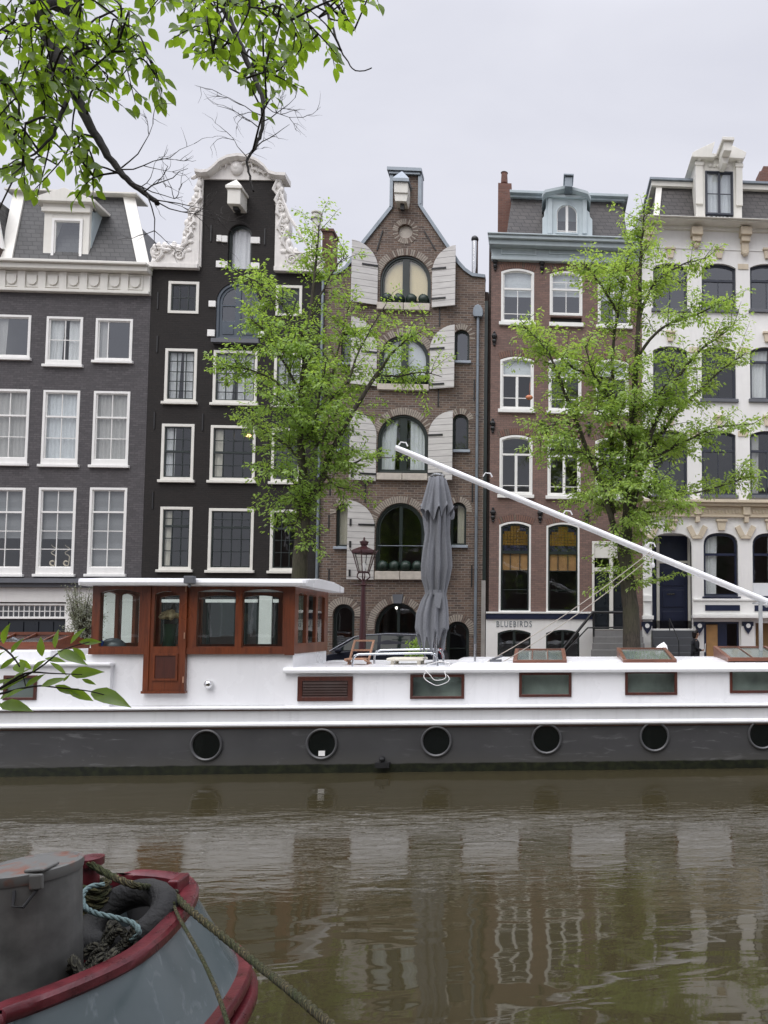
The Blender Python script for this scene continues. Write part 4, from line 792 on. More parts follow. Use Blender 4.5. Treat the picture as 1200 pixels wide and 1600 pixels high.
# basement piers, doors and displays
for px in ((1003.5, 979, 1017.5, 1045), (1085, 979, 1091, 1045), (1157, 978, 1178, 1045)): h.pbox(px, -.10, -.003, 'pier', 'stucco_white', bevel=.015)
for px in (1010.5, 1092, 1167.5):
    o = h.pbox((px-8.5, 971.5, px+8.5, 978), -.12, -.004, 'capital', 'navy'); q = P(px, 979, YF); m = MB()
    m.prism([(q.x+.16*math.cos(a), q.z+.16*math.sin(a)) for a in [math.pi*(-.15+1.3*k/10) for k in range(11)]]+[(q.x, q.z-.28)], YF-.15, YF-.121); h.part(m, 'emblem', 'navy', o)
    m = MB(); m.prism([(q.x+.085*math.cos(2*math.pi*k/16), q.z+.085*math.sin(2*math.pi*k/16)+.03) for k in range(16)], YF-.175, YF-.151); h.part(m, 'emblem_disc', 'paper', o)
x0, x1, z0, z1 = R(1100, 971.5, 1155, 1045, YF); h.holes.append([(x0, ZQ+.01), (x1, ZQ+.01), (x1, z1), (x0, z1)])
m = MB(); m.ring(arch(x0, x1, ZQ+.01, z1), arch(x0+.07, x1-.07, ZQ+.03, z1-.07), YF+.03, YF+.12); m.box(x0+.07, x0+.1, YF+.05, YF+.1, ZQ, z1-.07); xm = x0+(x1-x0)*.40; m.box(xm, x1-.45, YF+.05, YF+.1, ZQ+.03, z1-.073); bd = h.part(m, 'basement_door', 'navy')
m = MB(); m.box(x0+.1, xm-.002, YF+.06, YF+.09, ZQ+.03, z1-.11); h.part(m, 'wood_panel', 'wood_screen', bd); m = MB(); m.add([(x1-.45, YF+.08, ZQ), (x1-.07, YF+.08, ZQ), (x1-.07, YF+.08, z1-.07), (x1-.45, YF+.08, z1-.07)], [(0, 1, 2, 3)]); h.part(m, 'pane', 'glass', bd, fixn=False)
x0, x1, z0, z1 = R(1179, 971.5, 1235, 1045, YF); h.holes.append([(x0, ZQ+.01), (x1, ZQ+.01), (x1, z1), (x0, z1)]); m = MB(); m.ring(arch(x0, x1, ZQ+.01, z1), arch(x0+.05, x1-.05, ZQ+.06, z1-.05), YF+.03, YF+.12); sw_ = h.part(m, 'shop_window', 'stucco_white')
m = MB(); m.box(x0+.05, x1-.05, YF+.5, YF+.53, ZQ, z1); h.part(m, 'display_back', 'wood_screen', sw_); m = MB(); m.add([(x0+.05, YF+.08, ZQ+.05), (x1-.05, YF+.08, ZQ+.05), (x1-.05, YF+.08, z1-.05), (x0+.05, YF+.08, z1-.05)], [(0, 1, 2, 3)]); h.part(m, 'pane', 'glass', sw_, fixn=False)
m = MB(); zst = zpx(985, 1050); n = 6; x0, x1 = XB[4]+.5, xpx(1081, 990)
for k in range(n): m.box(xpx(1018, 990), x1, YF-.02-.27*(k+1), YF-.02-.27*k-.001, ZQ, zst-(zst-ZQ)*k/n)
m.box(xpx(1017.8, 990), x1+.1, YF-.02, YF+1.1, ZQ, zst-.001); h.part(m, 'front_steps', 'step_dark', bevel=.012)
m = MB(); xr = xpx(1045, 985); m.tube([(xr, YF-.2, zpx(967, 1045)), (xr+.06, YF-1.7, zpx(1000, 1045)), (xr+.08, YF-1.72, ZQ+.05)], .02, 8); m.tube([(xr, YF-.2, zpx(967, 1045)), (xr, YF-.2, zst)], .02, 8); h.part(m, 'stair_railing', 'black_iron', smooth=True)
# top cornice, brackets
zc = [zpx(v, 1120, YF-d) for v, d in ((357.5, .12), (352, .42), (346.5, .6), (342, .7))]
m = MB(); m.box(XB[4]+.02, XB[5], YF-.12, YF+.3, zc[0]-.05, zc[0]+.1); m.box(XB[4]-.04, XB[5], YF-.42, YF+.3, zc[0]+.103, zc[1]+.1); m.box(XB[4]-.12, XB[5], YF-.6, YF+.3, zc[1]+.103, zc[2]+.1); m.box(XB[4]-.16, XB[5], YF-.7, YF+.4, zc[2]+.103, zc[3]+.08); h.part(m, 'cornice', 'cream_white', bevel=.02)
for j, px in enumerate((1087, 1163, 1012, 1238)):
    x0, x1, z0, z1 = R(px-5.5, 362, px+5.5, 398 if j == 1 else 385, YF); m = MB(); m.box(x0, x1, YF-.16, YF+.01, z0, z1); m.box(x0-.08, x1+.08, YF-.36, YF+.01, z1-.28, z1+.02); m.box(x0-.03, x1+.03, YF-.26, YF+.01, z1-.5, z1-.283); m.ball(((x0+x1)/2, YF-.12, z0), .13, 10, 0, (1, .7, 1)); h.part(m, 'bracket', 'cream_trim', bevel=.015)
Ym = YF+1.1; zt = P(1120, 297, Ym).z; zcc = zc[3]+.08; A = [(P(1019, 336, YF+.3).x, YF+.4, zcc), (XB[5]-.2, YF+.4, zcc)]; B = [(P(1025, 297, Ym).x, Ym, zt), (XB[5]-.5, Ym, zt)]
m = MB(); m.add(A+[B[1], B[0]], [(0, 1, 2, 3)]); m.add([A[0], (A[0][0]-.0, YF+9, zcc), (B[0][0], YF+8, zt), B[0]], [(0, 1, 2, 3)]); m.add([A[1], (A[1][0], YF+9, zcc), (B[1][0], YF+8, zt), B[1]], [(0, 1, 2, 3)]); m.add([(A[0][0], YF+9, zcc), (A[1][0], YF+9, zcc), (B[1][0], YF+8, zt), (B[0][0], YF+8, zt)], [(0, 1, 2, 3)]); rf = h.part(m, 'roof', 'slate_brown')
m = MB(); zq1 = P(1120, 286, Ym-.15).z; m.box(B[0][0]-.2, B[1][0]+.2, Ym-.15, YF+8.2, zt, zq1); m.beam((A[0][0]+.12, A[0][1]-.03, A[0][2]), (B[0][0]+.12, B[0][1]-.03, B[0][2]), .24, .08, upv=(0, -1, 1)); h.part(m, 'roof_trim', 'cream_white', rf, bevel=.012); m = MB(); m.box(B[0][0]-.28, B[1][0]+.28, Ym-.25, YF+8.3, zq1+.003, zq1+.09); h.part(m, 'roof_edge', 'zinc', rf)
D = YF+.32; d, g = h.window((1102, 268, 1145.5, 336), Y=D, hole=False, fw_=.05, frame='dark_sash2', sash='dark_sash2', sw=.045, mull=.05, hb=(.51,), name='dormer_window', pane='glass_sky', ry=-.04, cur=('full', 'blind_white'))
x0, x1, z0, z1 = R(1087.5, 248, 1159, 339, D); m = MB(); m.box(x0, g[0]-.055, D, D+2, z0, z1); m.box(g[1]+.055, x1, D, D+2, z0, z1); m.box(g[0]-.052, g[1]+.052, D+.01, D+.2, g[3]+.055, z1)
for a, c in ((x0-.02, g[0]-.15), (g[1]+.15, x1+.02)): m.box(a, c, D-.07, D-.002, z1-1.9+.0, z1-.35); m.box(a-.03, c+.03, D-.1, D-.002, z1-.347, z1-.2); m.ball(((a+c)/2, D-.06, z1-.1), .1, 10)
for f in range(-2, 3): m.ball(((x0+x1)/2+f*.17, D-.0, g[3]+.28), .09, 8, 0, (1.2, .6, 1))
dm = h.part(m, 'dormer', 'cream_white', bevel=.012)
m = MB(); m.box(x0-.1, x1+.1, D-.14, D+2, z1+.003, z1+.12)
for poly in ([(1080, 246), (1082, 239), (1092, 233.5), (1117, 222), (1112, 240), (1117, 247)], [(1133, 222.5), (1160, 236), (1166, 239), (1164, 246), (1161, 249), (1130, 247), (1127, 236)]):
    pz = pxz(poly, D-.2); m.prism(pz, D-.25, D+1.9)
h.part(m, 'broken_pediment', 'cream_white', dm, bevel=.012)
q = P(1128, 264, D); m = MB(); m.box(q.x-.16, q.x+.14, D-1.0, D-.15, q.z+.1, q.z+.45); m.box(q.x-.24, q.x+.22, D-1.1, D-.15, q.z+.453, q.z+.58); m.prism([(q.x-.1, q.z-.15), (q.x+.08, q.z-.15), (q.x+.14, q.z+.097), (q.x-.16, q.z+.097)], D-.6, D-.02); h.part(m, 'hoist_beam', 'cream_white', bevel=.012)
a, c, z0, z1 = R(1187, 268, 1215, 290, YF+3); m = MB(); m.box(a, c, YF+3, YF+3.6, z0-.6, z1); m.box(a+.2, c+.1, YF+3.1, YF+3.5, z1+.003, z1+.3); h.part(m, 'chimney', 'brick_chimney')
h.close([(XB[4]+.004, ZQ), (XB[5], ZQ), (XB[5], zc[2]), (XB[4]+.004, zc[2])], [ZQ, zpx(970, 1120), zpx(800, 1120), zpx(655, 1120), zpx(525, 1120), zpx(400, 1120), zc[2]-.1])

# ================================================================ HOUSE at the left edge: only a sliver in view
xl0 = XB[0]-5.5; h = House('house showing only a sliver of dark roof beyond the grey painted house', xl0, XB[0]-.02, 'brick_dark')
for j in range(3):
    for k in range(3):
        xa = xl0+.6+1.6*j; zA = ZQ+3.4+k*3.4; h.holes.append(arch(xa, xa+1.1, zA, zA+2)); m = MB(); m.ring(arch(xa, xa+1.1, zA, zA+2), arch(xa+.09, xa+1.01, zA+.09, zA+1.91), YF-.02, YF+.1); w = h.part(m, 'window', 'white'); m = MB(); m.add([(xa, YF+.06, zA), (xa+1.1, YF+.06, zA), (xa+1.1, YF+.06, zA+2), (xa, YF+.06, zA+2)], [(0, 1, 2, 3)]); h.part(m, 'pane', 'glass', w, fixn=False)
zt0 = zpx(385, 0); zt1 = zpx(300, 0); h.close([(xl0, ZQ), (XB[0]-.02, ZQ), (XB[0]-.02, zt0), (xl0, zt0)], [ZQ, ZQ+3, ZQ+6.4, ZQ+9.8, zt0])
m = MB(); xm = (xl0+XB[0])/2; m.prism([(xl0, zt0), (XB[0]-.03, zt0), (XB[0]-.5, zt1), (xl0+.5, zt1)], YF+.3, YF+8); rf = h.part(m, 'roof', 'slate'); m = MB(); m.beam((XB[0]-.1, YF+.25, zt0), (XB[0]-.55, YF+.25, zt1), .1, .25, upv=(1, 0, 0)); h.part(m, 'roof_trim', 'white', rf)
paint('louvre_dark', (.030, .012, .008), .75); wood('skylight_wood', (.19, .075, .045), (.10, .04, .025), .4, ax=0)
# ================================================================ HOUSEBOAT
YC_ = YB+.42
def zp(py, Y, px=800): return P(px, py, Y).z
def xp_(px, py, Y): return P(px, py, Y).x
hb = thing('houseboat', (-1, YB+2.2, 0), 'long white and grey houseboat with a mahogany wheelhouse moored along the far quay', 'houseboat')
def bp_(mb, name, mat, parent=None, **k): return mb.build(name, M[mat] if isinstance(mat, str) else [M[a] for a in mat], parent or hb, **k)
BW = 4.3
def plan(off, xl=-13.4, xr=12.2):
    y0, y1 = YB-off, YB+BW+off; yc = (y0+y1)/2; hw = (y1-y0)/2; pts = []
    for k in range(0, 13): a = math.pi/2-math.pi*k/12; pts.append((xr-2.2+(2.4+off)*math.cos(a), yc+hw*math.sin(a)))
    for k in range(0, 13): a = -math.pi/2-math.pi*k/12; pts.append((xl+2.0+(2.2+off)*math.cos(a), yc+hw*math.sin(a)))
    return pts
def slab(m, pl, z0, z1, mi=0): return m.loft([[(x, y, z0) for x, y in pl], [(x, y, z1) for x, y in pl]], mi)
Z = lambda py: zp(py, YB, 600)
zrub0, zrub1, zr0, zr1 = Z(1134), Z(1126.5), Z(1107.5), Z(1102.5)
m = MB(); slab(m, plan(0), -.8, zrub0); bp_(m, 'hull', 'hull_grey', smooth=True)
m = MB(); slab(m, plan(-.03), zrub0+.003, zr0-.002); slab(m, plan(-.12), zr0-.001, zr1-.03); bp_(m, 'bulwark', 'boat_grey_white', smooth=True)
m = MB(); pl = plan(.0)
def moulding(m, pl, z0, z1, d):
    n = len(pl); c = Vector((sum(p[0] for p in pl)/n, sum(p[1] for p in pl)/n)); secs = []
    for i, (x, y) in enumerate(pl+[pl[0]]):
        a = Vector(pl[(i-1) % n]); b_ = Vector(pl[(i+1) % n]); t = (b_-a).normalized(); nn = Vector((t.y, -t.x)); nn = nn if nn.dot(Vector((x, y))-c) > 0 else -nn; h_ = (z1-z0)/2; zm = (z0+z1)/2
        secs.append([(x-nn.x*.06, y-nn.y*.06, zm-h_)]+[(x+nn.x*d*math.cos(q), y+nn.y*d*math.cos(q), zm+h_*math.sin(q)) for q in (-1.2, -.8, -.3, .3, .8, 1.2)]+[(x-nn.x*.06, y-nn.y*.06, zm+h_)])
    m.loft(secs, caps=False)
moulding(m, pl, zrub0-.01, zrub1, .075); bp_(m, 'rubbing_rail', 'boat_white', smooth=True); m = MB(); moulding(m, plan(.0), zrub0-.035, zrub0-.012, .03); moulding(m, plan(-.03), zr0-.025, zr0-.006, .03); bp_(m, 'rust_line', 'rust_line', smooth=True)
m = MB(); moulding(m, plan(-.03), zr0-.005, zr1, .065); bp_(m, 'gunwale_rail', 'boat_white', smooth=True)
# portholes
glassd = NB('porthole_glass'); glassd.pbr((.006, .008, .008), .03, glassd.bump(glassd.noise(2.5, 2), .02, .05))
paint('porthole_rim', (.075, .075, .078), .35)
for px, py in ((323, 1164), (503, 1162), (682, 1158), (854, 1154), (1022.5, 1150.5), (1191, 1147)):
    q = P(px, py, YB); r = 23.5/1180*YB; m = MB(); N = 28
    cir = lambda rr, y: [(q.x+rr*math.cos(2*math.pi*k/N), y, q.z+rr*math.sin(2*math.pi*k/N)) for k in range(N)]
    m.loft([cir(r*.98, YB+.01), cir(r, YB-.035), cir(r*.93, YB-.045), cir(r*.86, YB-.03), cir(r*.85, YB-.004)], caps=False); o = bp_(m, 'porthole', 'porthole_rim', smooth=True)
    m = MB(); m.add(cir(r*.87, YB-.008), [list(range(N))]); bp_(m, 'pane', 'porthole_glass', o, fixn=False)
    if px == 503: m = MB(); a, c, z0, z1 = R(498, 1173, 508, 1181, YB); m.box(a, c, YB-.02, YB-.0095, z0, z1); bp_(m, 'notice', 'paper', o)
# hull fitting at waterline
q = P(598, 1190, YB); m = MB(); m.box(q.x-.12, q.x+.14, YB-.12, YB+.02, q.z-.1, q.z); m.ball((q.x, YB-.07, q.z+.06), .06, 8); bp_(m, 'hull_fitting', 'black_iron', smooth=True)
# ---- cabin
XR = 9.3; xc0 = xp_(446, 1075, YC_); zd_ = zr1-.03; ze = zp(1044.5, YC_, 800)
CW = ((641, 1053.5, 725.5, 1092), (811, 1050.5, 893, 1089), (976.5, 1048, 1058, 1086), (1140, 1045.5, 1222, 1083))
holes = []; WR = []
for px in CW: x0, x1, z0, z1 = R(*px, YC_); WR.append((x0, x1, z0, z1)); holes.append(arch(x0+.03, x1-.03, z0+.03, z1-.03))
m = MB(); wall_face(m, [(xc0, zd_), (XR, zd_), (XR, ze), (xc0, ze)], holes, YC_, .08, 0, .0); D_ = 3.45
m.add([(xc0, YC_, zd_), (xc0, YC_+D_, zd_), (xc0, YC_+D_, ze), (xc0, YC_, ze)], [(0, 1, 2, 3)]); m.add([(XR, YC_, zd_), (XR, YC_+D_, zd_), (XR, YC_+D_, ze), (XR, YC_, ze)], [(0, 1, 2, 3)]); m.add([(xc0, YC_+D_, zd_), (XR, YC_+D_, zd_), (XR, YC_+D_, ze), (xc0, YC_+D_, ze)], [(0, 1, 2, 3)])
bp_(m, 'cabin', 'boat_white', fixn=False)
m = MB(); crown = zp(1027, YC_+1.7, 850); n = 12; secs = []
zflat = ze+.03; xT = xp_(704, 1035, YC_+.5)
rp_ = [(YC_-.09, ze-.075), (YC_-.10, ze-.02), (YC_-.07, ze+.03)]+[(YC_+D_*k/n, ze+.035+(crown-ze-.035)*math.sin(math.pi*(.04+.92*k/n))) for k in range(1, n)]+[(YC_+D_+.06, ze+.03), (YC_+D_+.06, ze-.06)]
zcamb = lambda y: ze+.035+(crown-ze-.035)*math.sin(math.pi*(.04+.92*max(0, min(1, (y-YC_)/D_))))
for x, k in ((xT, .35), (xT+.04, .75), (xT+.12, .95), (xT+.25, 1), (XR+.06, 1)): secs.append([(x, YC_+.25 if y < YC_+.25 else y, ze-.01+(max(z, ze)-ze+.015)*k) for y, z in [(YC_+.2, ze+.0)]+[q_ for q_ in rp_ if q_[0] > YC_+.1]])
m.loft(secs); bp_(m, 'cabin_roof', 'boat_white', smooth=True)
m = MB(); fl_ = [(YC_-.09, ze-.075), (YC_-.10, ze-.02), (YC_-.07, ze+.03), (YC_+.05, ze+.034), (YC_+D_, ze+.034), (YC_+D_+.06, ze-.06)]; m.loft([[(x, y, z) for y, z in fl_] for x in (xc0-.03, XR+.06)]); bp_(m, 'roof_deck', 'boat_white', bevel=.01)
m = MB(); m.box(xc0+.1, XR-.1, YC_+.26, YC_+.3, zd_+.02, ze-.05); m.box(xc0+.1, XR-.1, YC_+.09, YC_+.255, zd_+.02, zd_+.05); zroof = lambda y: zflat

paint('cabin_inside', (.50, .55, .51), .8, .5, sc=1.6); bp_(m, 'cabin_interior', 'cabin_inside')
for x0, x1, z0, z1 in WR:
    m = MB(); m.ring(arch(x0, x1, z0, z1), arch(x0+.055, x1-.055, z0+.055, z1-.055), YC_-.03, YC_+.05); o = bp_(m, 'cabin_window', 'dark_mahogany', bevel=.008)
    m = MB(); m.add([(x0+.05, YC_+.02, z0+.05), (x1-.05, YC_+.02, z0+.05), (x1-.05, YC_+.02, z1-.05), (x0+.05, YC_+.02, z1-.05)], [(0, 1, 2, 3)]); bp_(m, 'pane', 'glass_boat', o, fixn=False)
x0, x1, z0, z1 = R(465.5, 1056.5, 551.5, 1095.5, YC_); m = MB(); m.ring(arch(x0, x1, z0, z1), arch(x0+.09, x1-.09, z0+.09, z1-.09), YC_-.04, YC_-.002); m.box(x0+.09, x1-.09, YC_-.02, YC_-.003, z0+.09, z1-.09)
o = bp_(m, 'louvre', 'dark_mahogany', bevel=.008); m = MB()
for k in range(5): z = z0+.12+(z1-z0-.24)*k/4.6; m.add([(x0+.1, YC_-.045, z), (x1-.1, YC_-.045, z), (x1-.1, YC_-.022, z+.055), (x0+.1, YC_-.022, z+.055), (x0+.1, YC_-.03, z-.012), (x1-.1, YC_-.03, z-.012)], [(0, 1, 2, 3), (4, 5, 1, 0)])
bp_(m, 'louvre_slat', 'louvre_dark', o)
# ---- skylights
def skylight(fl, fr, fy, by, bars, bl=None):
    Y0, Y1 = YC_+.38, YC_+1.72; xa, xb = P(fl, fy, Y0).x, P(fr, fy, Y0).x; za, zb = P(fl, fy, Y0).z+.03, P(fl, by, Y1).z+.03
    lo = lambda u, v, d=0: Vector((xa+(xb-xa)*u, Y0+(Y1-Y0)*v, za+(zb-za)*v+d))
    m = MB(); t = .075
    for a, c in ((lo(0, .03), lo(1, .03)), (lo(0, .97), lo(1, .97)), (lo(.03, 0), lo(.03, 1)), (lo(.97, 0), lo(.97, 1))): m.beam(a, c, t*1.1, .08)
    for u in bars: m.beam(lo(u, .05, .005), lo(u, .95, .005), .022, .05)
    m.add([lo(0, 0, -.04), lo(0, 1, -.04), lo(0, 1, -.3), lo(0, 0, -.15)], [(0, 1, 2, 3)]); m.add([lo(1, 0, -.04), lo(1, 1, -.04), lo(1, 1, -.3), lo(1, 0, -.15)], [(0, 1, 2, 3)]); m.add([lo(0, 1, -.04), lo(1, 1, -.04), lo(1, 1, -.3), lo(0, 1, -.3)], [(0, 1, 2, 3)])
    o = bp_(m, 'skylight', 'skylight_wood', bevel=.006)
    m = MB(); m.add([lo(.03, .03, .01), lo(.97, .03, .01), lo(.97, .97, .01), lo(.03, .97, .01)], [(0, 1, 2, 3)]); bp_(m, 'pane', 'skylight_glass', o, fixn=False)
g_ = NB('skylight_glass'); g_.pbr(g_.ramp(g_.noise(1.2, 2), [(.3, (.10, .125, .115)), (.7, (.17, .20, .185))]), .06)
skylight(802, 885, 1037, 1018, (.35, .65)); skylight(974, 1057, 1036, 1016.5, ()); skylight(1138, 1228, 1033, 1014, (.45,))
# ---- wheelhouse
YW = YC_+.02; WD = 2.3
xw0, xw1 = xp_(145, 965, YW), xp_(460.5, 965, YW); zw0, zw1 = zp(1022, YW, 300), zp(908, YW, 300)
x_b0 = xp_(131, 1060, YW)
m = MB(); m.box(x_b0, xw1-.02, YW+.02, YW+WD, zd_, zw0); bp_(m, 'wheelhouse_base', 'boat_white', bevel=.01)
def panel(m, outline, holes, y0, y1):
    wall_face(m, outline, holes, y0, y1-y0, 0, y1-y0); wall_face(m, outline, holes, y1, 0, 0, 0)
WP = [((157, 921, 218.5, 1010), .07), ((308.5, 921, 369, 1010), .05), ((380, 921, 442.5, 1010), .05)]
dx0, dx1 = xp_(228, 1000, YW), xp_(293, 1000, YW)
hl = [arch(*R(*p, YW), r) for p, r in WP]
m = MB(); o1 = [(xw0, zw0), (dx0-.004, zw0), (dx0-.004, zw1), (xw0, zw1)]; o2 = [(dx1+.004, zw0), (xw1, zw0), (xw1, zw1), (dx1+.004, zw1)]
panel(m, o1, [hl[0]], YW-.03, YW+.05); panel(m, o2, hl[1:], YW-.03, YW+.05)
for px in (372.5, ): x = xp_(px+2, 960, YW); m.box(x-.06, x+.06, YW-.05, YW-.031, zw0+.05, zw1-.1)
m.box(xw0-.03, dx0-.006, YW-.055, YW-.031, zw0, zw0+.12); m.box(dx1+.006, xw1, YW-.055, YW-.031, zw0, zw0+.12); m.box(xw1-.16, xw1+.02, YW-.06, YW-.032, zw0-.02, zw1)
bp_(m, 'wheelhouse_front', 'mahogany', fixn=False)
def panes(parent_name, hs, y):
    for h_ in hs: m = MB(); m.add([(x, y, z) for x, z in h_], [list(range(len(h_)))]); bp_(m, 'pane', 'glass_boat', None, fixn=False)
panes('w', hl, YW+.01)
# back wall and sides
m = MB(); nb = 4; bh = []
for k in range(nb): a = xw0+.15+(xw1-xw0-.2)*k/nb; bh.append(arch(a, a+(xw1-xw0-.2)/nb-.12, hl[0][0][1], zw1-.18, .05))
panel(m, [(xw0, zw0), (xw1, zw0), (xw1, zw1), (xw0, zw1)], bh, YW+WD-.08, YW+WD); bp_(m, 'wheelhouse_back', 'mahogany', fixn=False)
panes('b', bh, YW+WD-.04)
for xs, sg in ((xw0, 1), (xw1, -1)):
    m = MB(); sh = []; 
    for k in range(3): a = YW+.22+(WD-.35)*k/3; sh.append(arch(a, a+(WD-.35)/3-.13, hl[0][0][1]+.05, zw1-.2, .04))
    panel(m, [(YW+.052, zw0), (YW+WD-.082, zw0), (YW+WD-.082, zw1), (YW+.052, zw1)], sh, 0, .07); m.v = [(xs+sg*y, x, z) for x, y, z in m.v]; bp_(m, 'wheelhouse_side', 'mahogany', fixn=False)
    for h_ in sh: m = MB(); m.add([(xs+sg*.035, x, z) for x, z in h_], [list(range(len(h_)))]); bp_(m, 'pane', 'glass_boat', None, fixn=False)
# roof
xr0, xr1 = xp_(120, 910, YW-.28), xp_(478, 910, YW-.28); zr_0, zr_1 = zp(915, YW-.28, 300), zp(903, YW-.28, 300)
m = MB(); sec = lambda x, e: [(x, YW-.28+e, zr_0), (x, YW-.30+e, zr_0+.06), (x, YW-.28+e, zr_1-.02), (x, YW+.6, zr_1+.05), (x, YW+1.7, zr_1+.05), (x, YW+WD+.3-e, zr_1-.02), (x, YW+WD+.3-e, zr_0)]
m.loft([sec(xr0, .05), sec(xr0+.06, 0), sec(xr1-.06, 0), sec(xr1, .05)]); bp_(m, 'wheelhouse_roof', 'boat_white', bevel=.012)
q = P(298, 907, YW-.32); m = MB(); m.box(q.x-.09, q.x+.09, YW-.42, YW-.30, q.z-.06, q.z+.08); m.ball((q.x, YW-.36, q.z-.1), .035, 8); bp_(m, 'deck_lamp', 'grey_sill', bevel=.01)
# door
zdb = zp(1079, YW, 260); m = MB(); dh = arch(*R(243, 924, 281.5, 1010, YW), .06); panel(m, [(dx0, zdb), (dx1, zdb), (dx1, zw1), (dx0, zw1)], [dh], YW-.055, YW+.018)
x0, x1, z0, z1 = R(241, 1021, 280, 1063, YW); m.ring(arch(x0, x1, z0, z1), arch(x0+.04, x1-.04, z0+.04, z1-.04), YW-.075, YW-.056); m.box(dx0+.0, dx0+.1, YW-.075, YW-.0555, zdb, zw1); m.box(dx1-.1, dx1, YW-.075, YW-.0555, zdb, zw1); m.box(dx0-.02, dx1+.02, YW-.09, YW+.01, zdb-.05, zdb-.002)
dd = bp_(m, 'wheelhouse_door', 'mahogany', fixn=False); m = MB(); m.add([(x, YW-.02, z) for x, z in dh], [list(range(len(dh)))]); bp_(m, 'pane', 'glass_boat', dd, fixn=False)
m = MB(); x0, x1, z0, z1 = R(242, 1022, 279, 1062, YW); m.box(x0+.03, x1-.03, YW-.062, YW-.0556, z0+.03, z1-.03); bp_(m, 'door_panel', 'dark_mahogany', dd)
for f in (.1, .5, .93): m = MB(); m.tube([(dx1-.02, YW-.085, zdb+(zw1-zdb)*f-.06), (dx1-.02, YW-.085, zdb+(zw1-zdb)*f+.06)], .014, 8); bp_(m, 'hinge', 'pale_wood', dd, smooth=True)
q = P(327, 1069, YW); m = MB(); m.ball((q.x, YW-.03, q.z), .085, 16); m.lathe([(.05, 0), (.05, .05)], 0, 0, 12) if False else None; bp_(m, 'chrome_vent', 'chrome', smooth=2)
m = MB(); m.box(xw0+.1, xw1-.1, YW+.055, YW+.62, hl[0][0][1]-.09, hl[0][0][1]-.05); bp_(m, 'window_shelf', 'dark_mahogany')
# ---- left cabin
YL = YC_-.06; xl1 = xp_(172, 1060, YL); zl1 = zp(1041, YL, 80); x0, x1, z0, z1 = R(6, 1055, 58, 1094, YL); hz = arch(x0+.03, x1-.03, z0+.03, z1-.03)
m = MB(); wall_face(m, [(-12.2, zd_), (xl1, zd_), (xl1, zl1), (-12.2, zl1)], [hz], YL, .08, 0, .4); m.box(-12.2, xl1-.001, YL+.405, YL+3.3, zd_, zl1); bp_(m, 'aft_cabin', 'boat_white', fixn=False)
m = MB(); m.box(-12.2, xl1+.03, YL-.06, YL+.3, zl1+.002, zl1+.07); m.box(-12.0, xp_(100, 1020, YL+.9), YL+.5, YL+2.6, zl1+.002, zp(1016, YL+.5, 50)); bp_(m, 'aft_cabin_roof', 'boat_white', bevel=.025)
m = MB(); m.ring(arch(x0, x1, z0, z1), arch(x0+.055, x1-.055, z0+.055, z1-.055), YL-.03, YL+.05); o = bp_(m, 'cabin_window', 'dark_mahogany', bevel=.008); m = MB(); m.add([(x0, YL+.02, z0), (x1, YL+.02, z0), (x1, YL+.02, z1), (x0, YL+.02, z1)], [(0, 1, 2, 3)]); bp_(m, 'pane', 'skylight_glass', o, fixn=False)
Ys = YL+.9; x1 = xp_(85, 1005, Ys); zA, zB, zC = zp(1015, Ys, 50), zp(1003, Ys, 50), zp(992, Ys+.6, 50)
m = MB(); m.box(-11.2, x1, Ys, Ys+1.2, zA-.02, zB); m.prism([(0, 0)], 0, 0) if False else None
m.add([(x1, Ys, zB), (x1, Ys+1.2, zB), (x1, Ys+.6, zC), (x1-.05, Ys, zB), (x1-.05, Ys+1.2, zB), (x1-.05, Ys+.6, zC)], [(0, 1, 2), (3, 5, 4), (0, 2, 5, 3), (1, 4, 5, 2)])
for k in range(12): m.beam((x1-.3-.42*k, Ys+.01, zB-.03), (x1-.3-.42*k, Ys+.6, zC+.02), .03, .05)
m.beam((-11.2, Ys+.6, zC+.03), (x1, Ys+.6, zC+.03), .07, .06); o = bp_(m, 'aft_skylight', 'mahogany_h'); m = MB(); m.add([(-11.2, Ys, zB), (x1-.05, Ys, zB), (x1-.05, Ys+.6, zC), (-11.2, Ys+.6, zC)], [(0, 1, 2, 3)]); m.add([(-11.2, Ys+1.2, zB), (x1-.05, Ys+1.2, zB), (x1-.05, Ys+.6, zC), (-11.2, Ys+.6, zC)], [(0, 1, 2, 3)]); bp_(m, 'pane', 'glass_frosted', o, fixn=False)
# ---- roof furniture that belongs to the boat
def rail(pts, name='grab_rail', r=.022):
    out = []
    for i, p in enumerate(pts):
        if 0 < i < len(pts)-1:
            a = Vector(pts[i-1])-Vector(p); c = Vector(pts[i+1])-Vector(p); d = min(.16, a.length*.45, c.length*.45); a.normalize(); c.normalize()
            for t in (1, .55, .2): out.append(Vector(p)+a*d*t*t+c*d*(1-t)**2)
            for t in (.2, .55, 1): out.append(Vector(p)+c*d*t*t+a*d*(1-t)**2)
        else: out.append(Vector(p))
    m = MB(); m.tube(out, r, 10); return bp_(m, name, 'steel', smooth=True)
Y1_ = YC_+.25; Y2_ = YC_+1.5
rail([(P(551, 1040, Y1_).x, Y1_, zroof(Y1_)-.02), tuple(P(551.5, 1022.5, Y1_)), tuple(P(683, 1020, Y1_)), (P(684, 1040, Y1_).x, Y1_, zroof(Y1_)-.02)])
rail([(P(585, 1035, Y2_).x, Y2_, zroof(Y2_)-.02), tuple(P(585, 1016, Y2_)), tuple(P(692.5, 1014, Y2_)), (P(693, 1033, Y2_).x, Y2_, zroof(Y2_)-.02)])
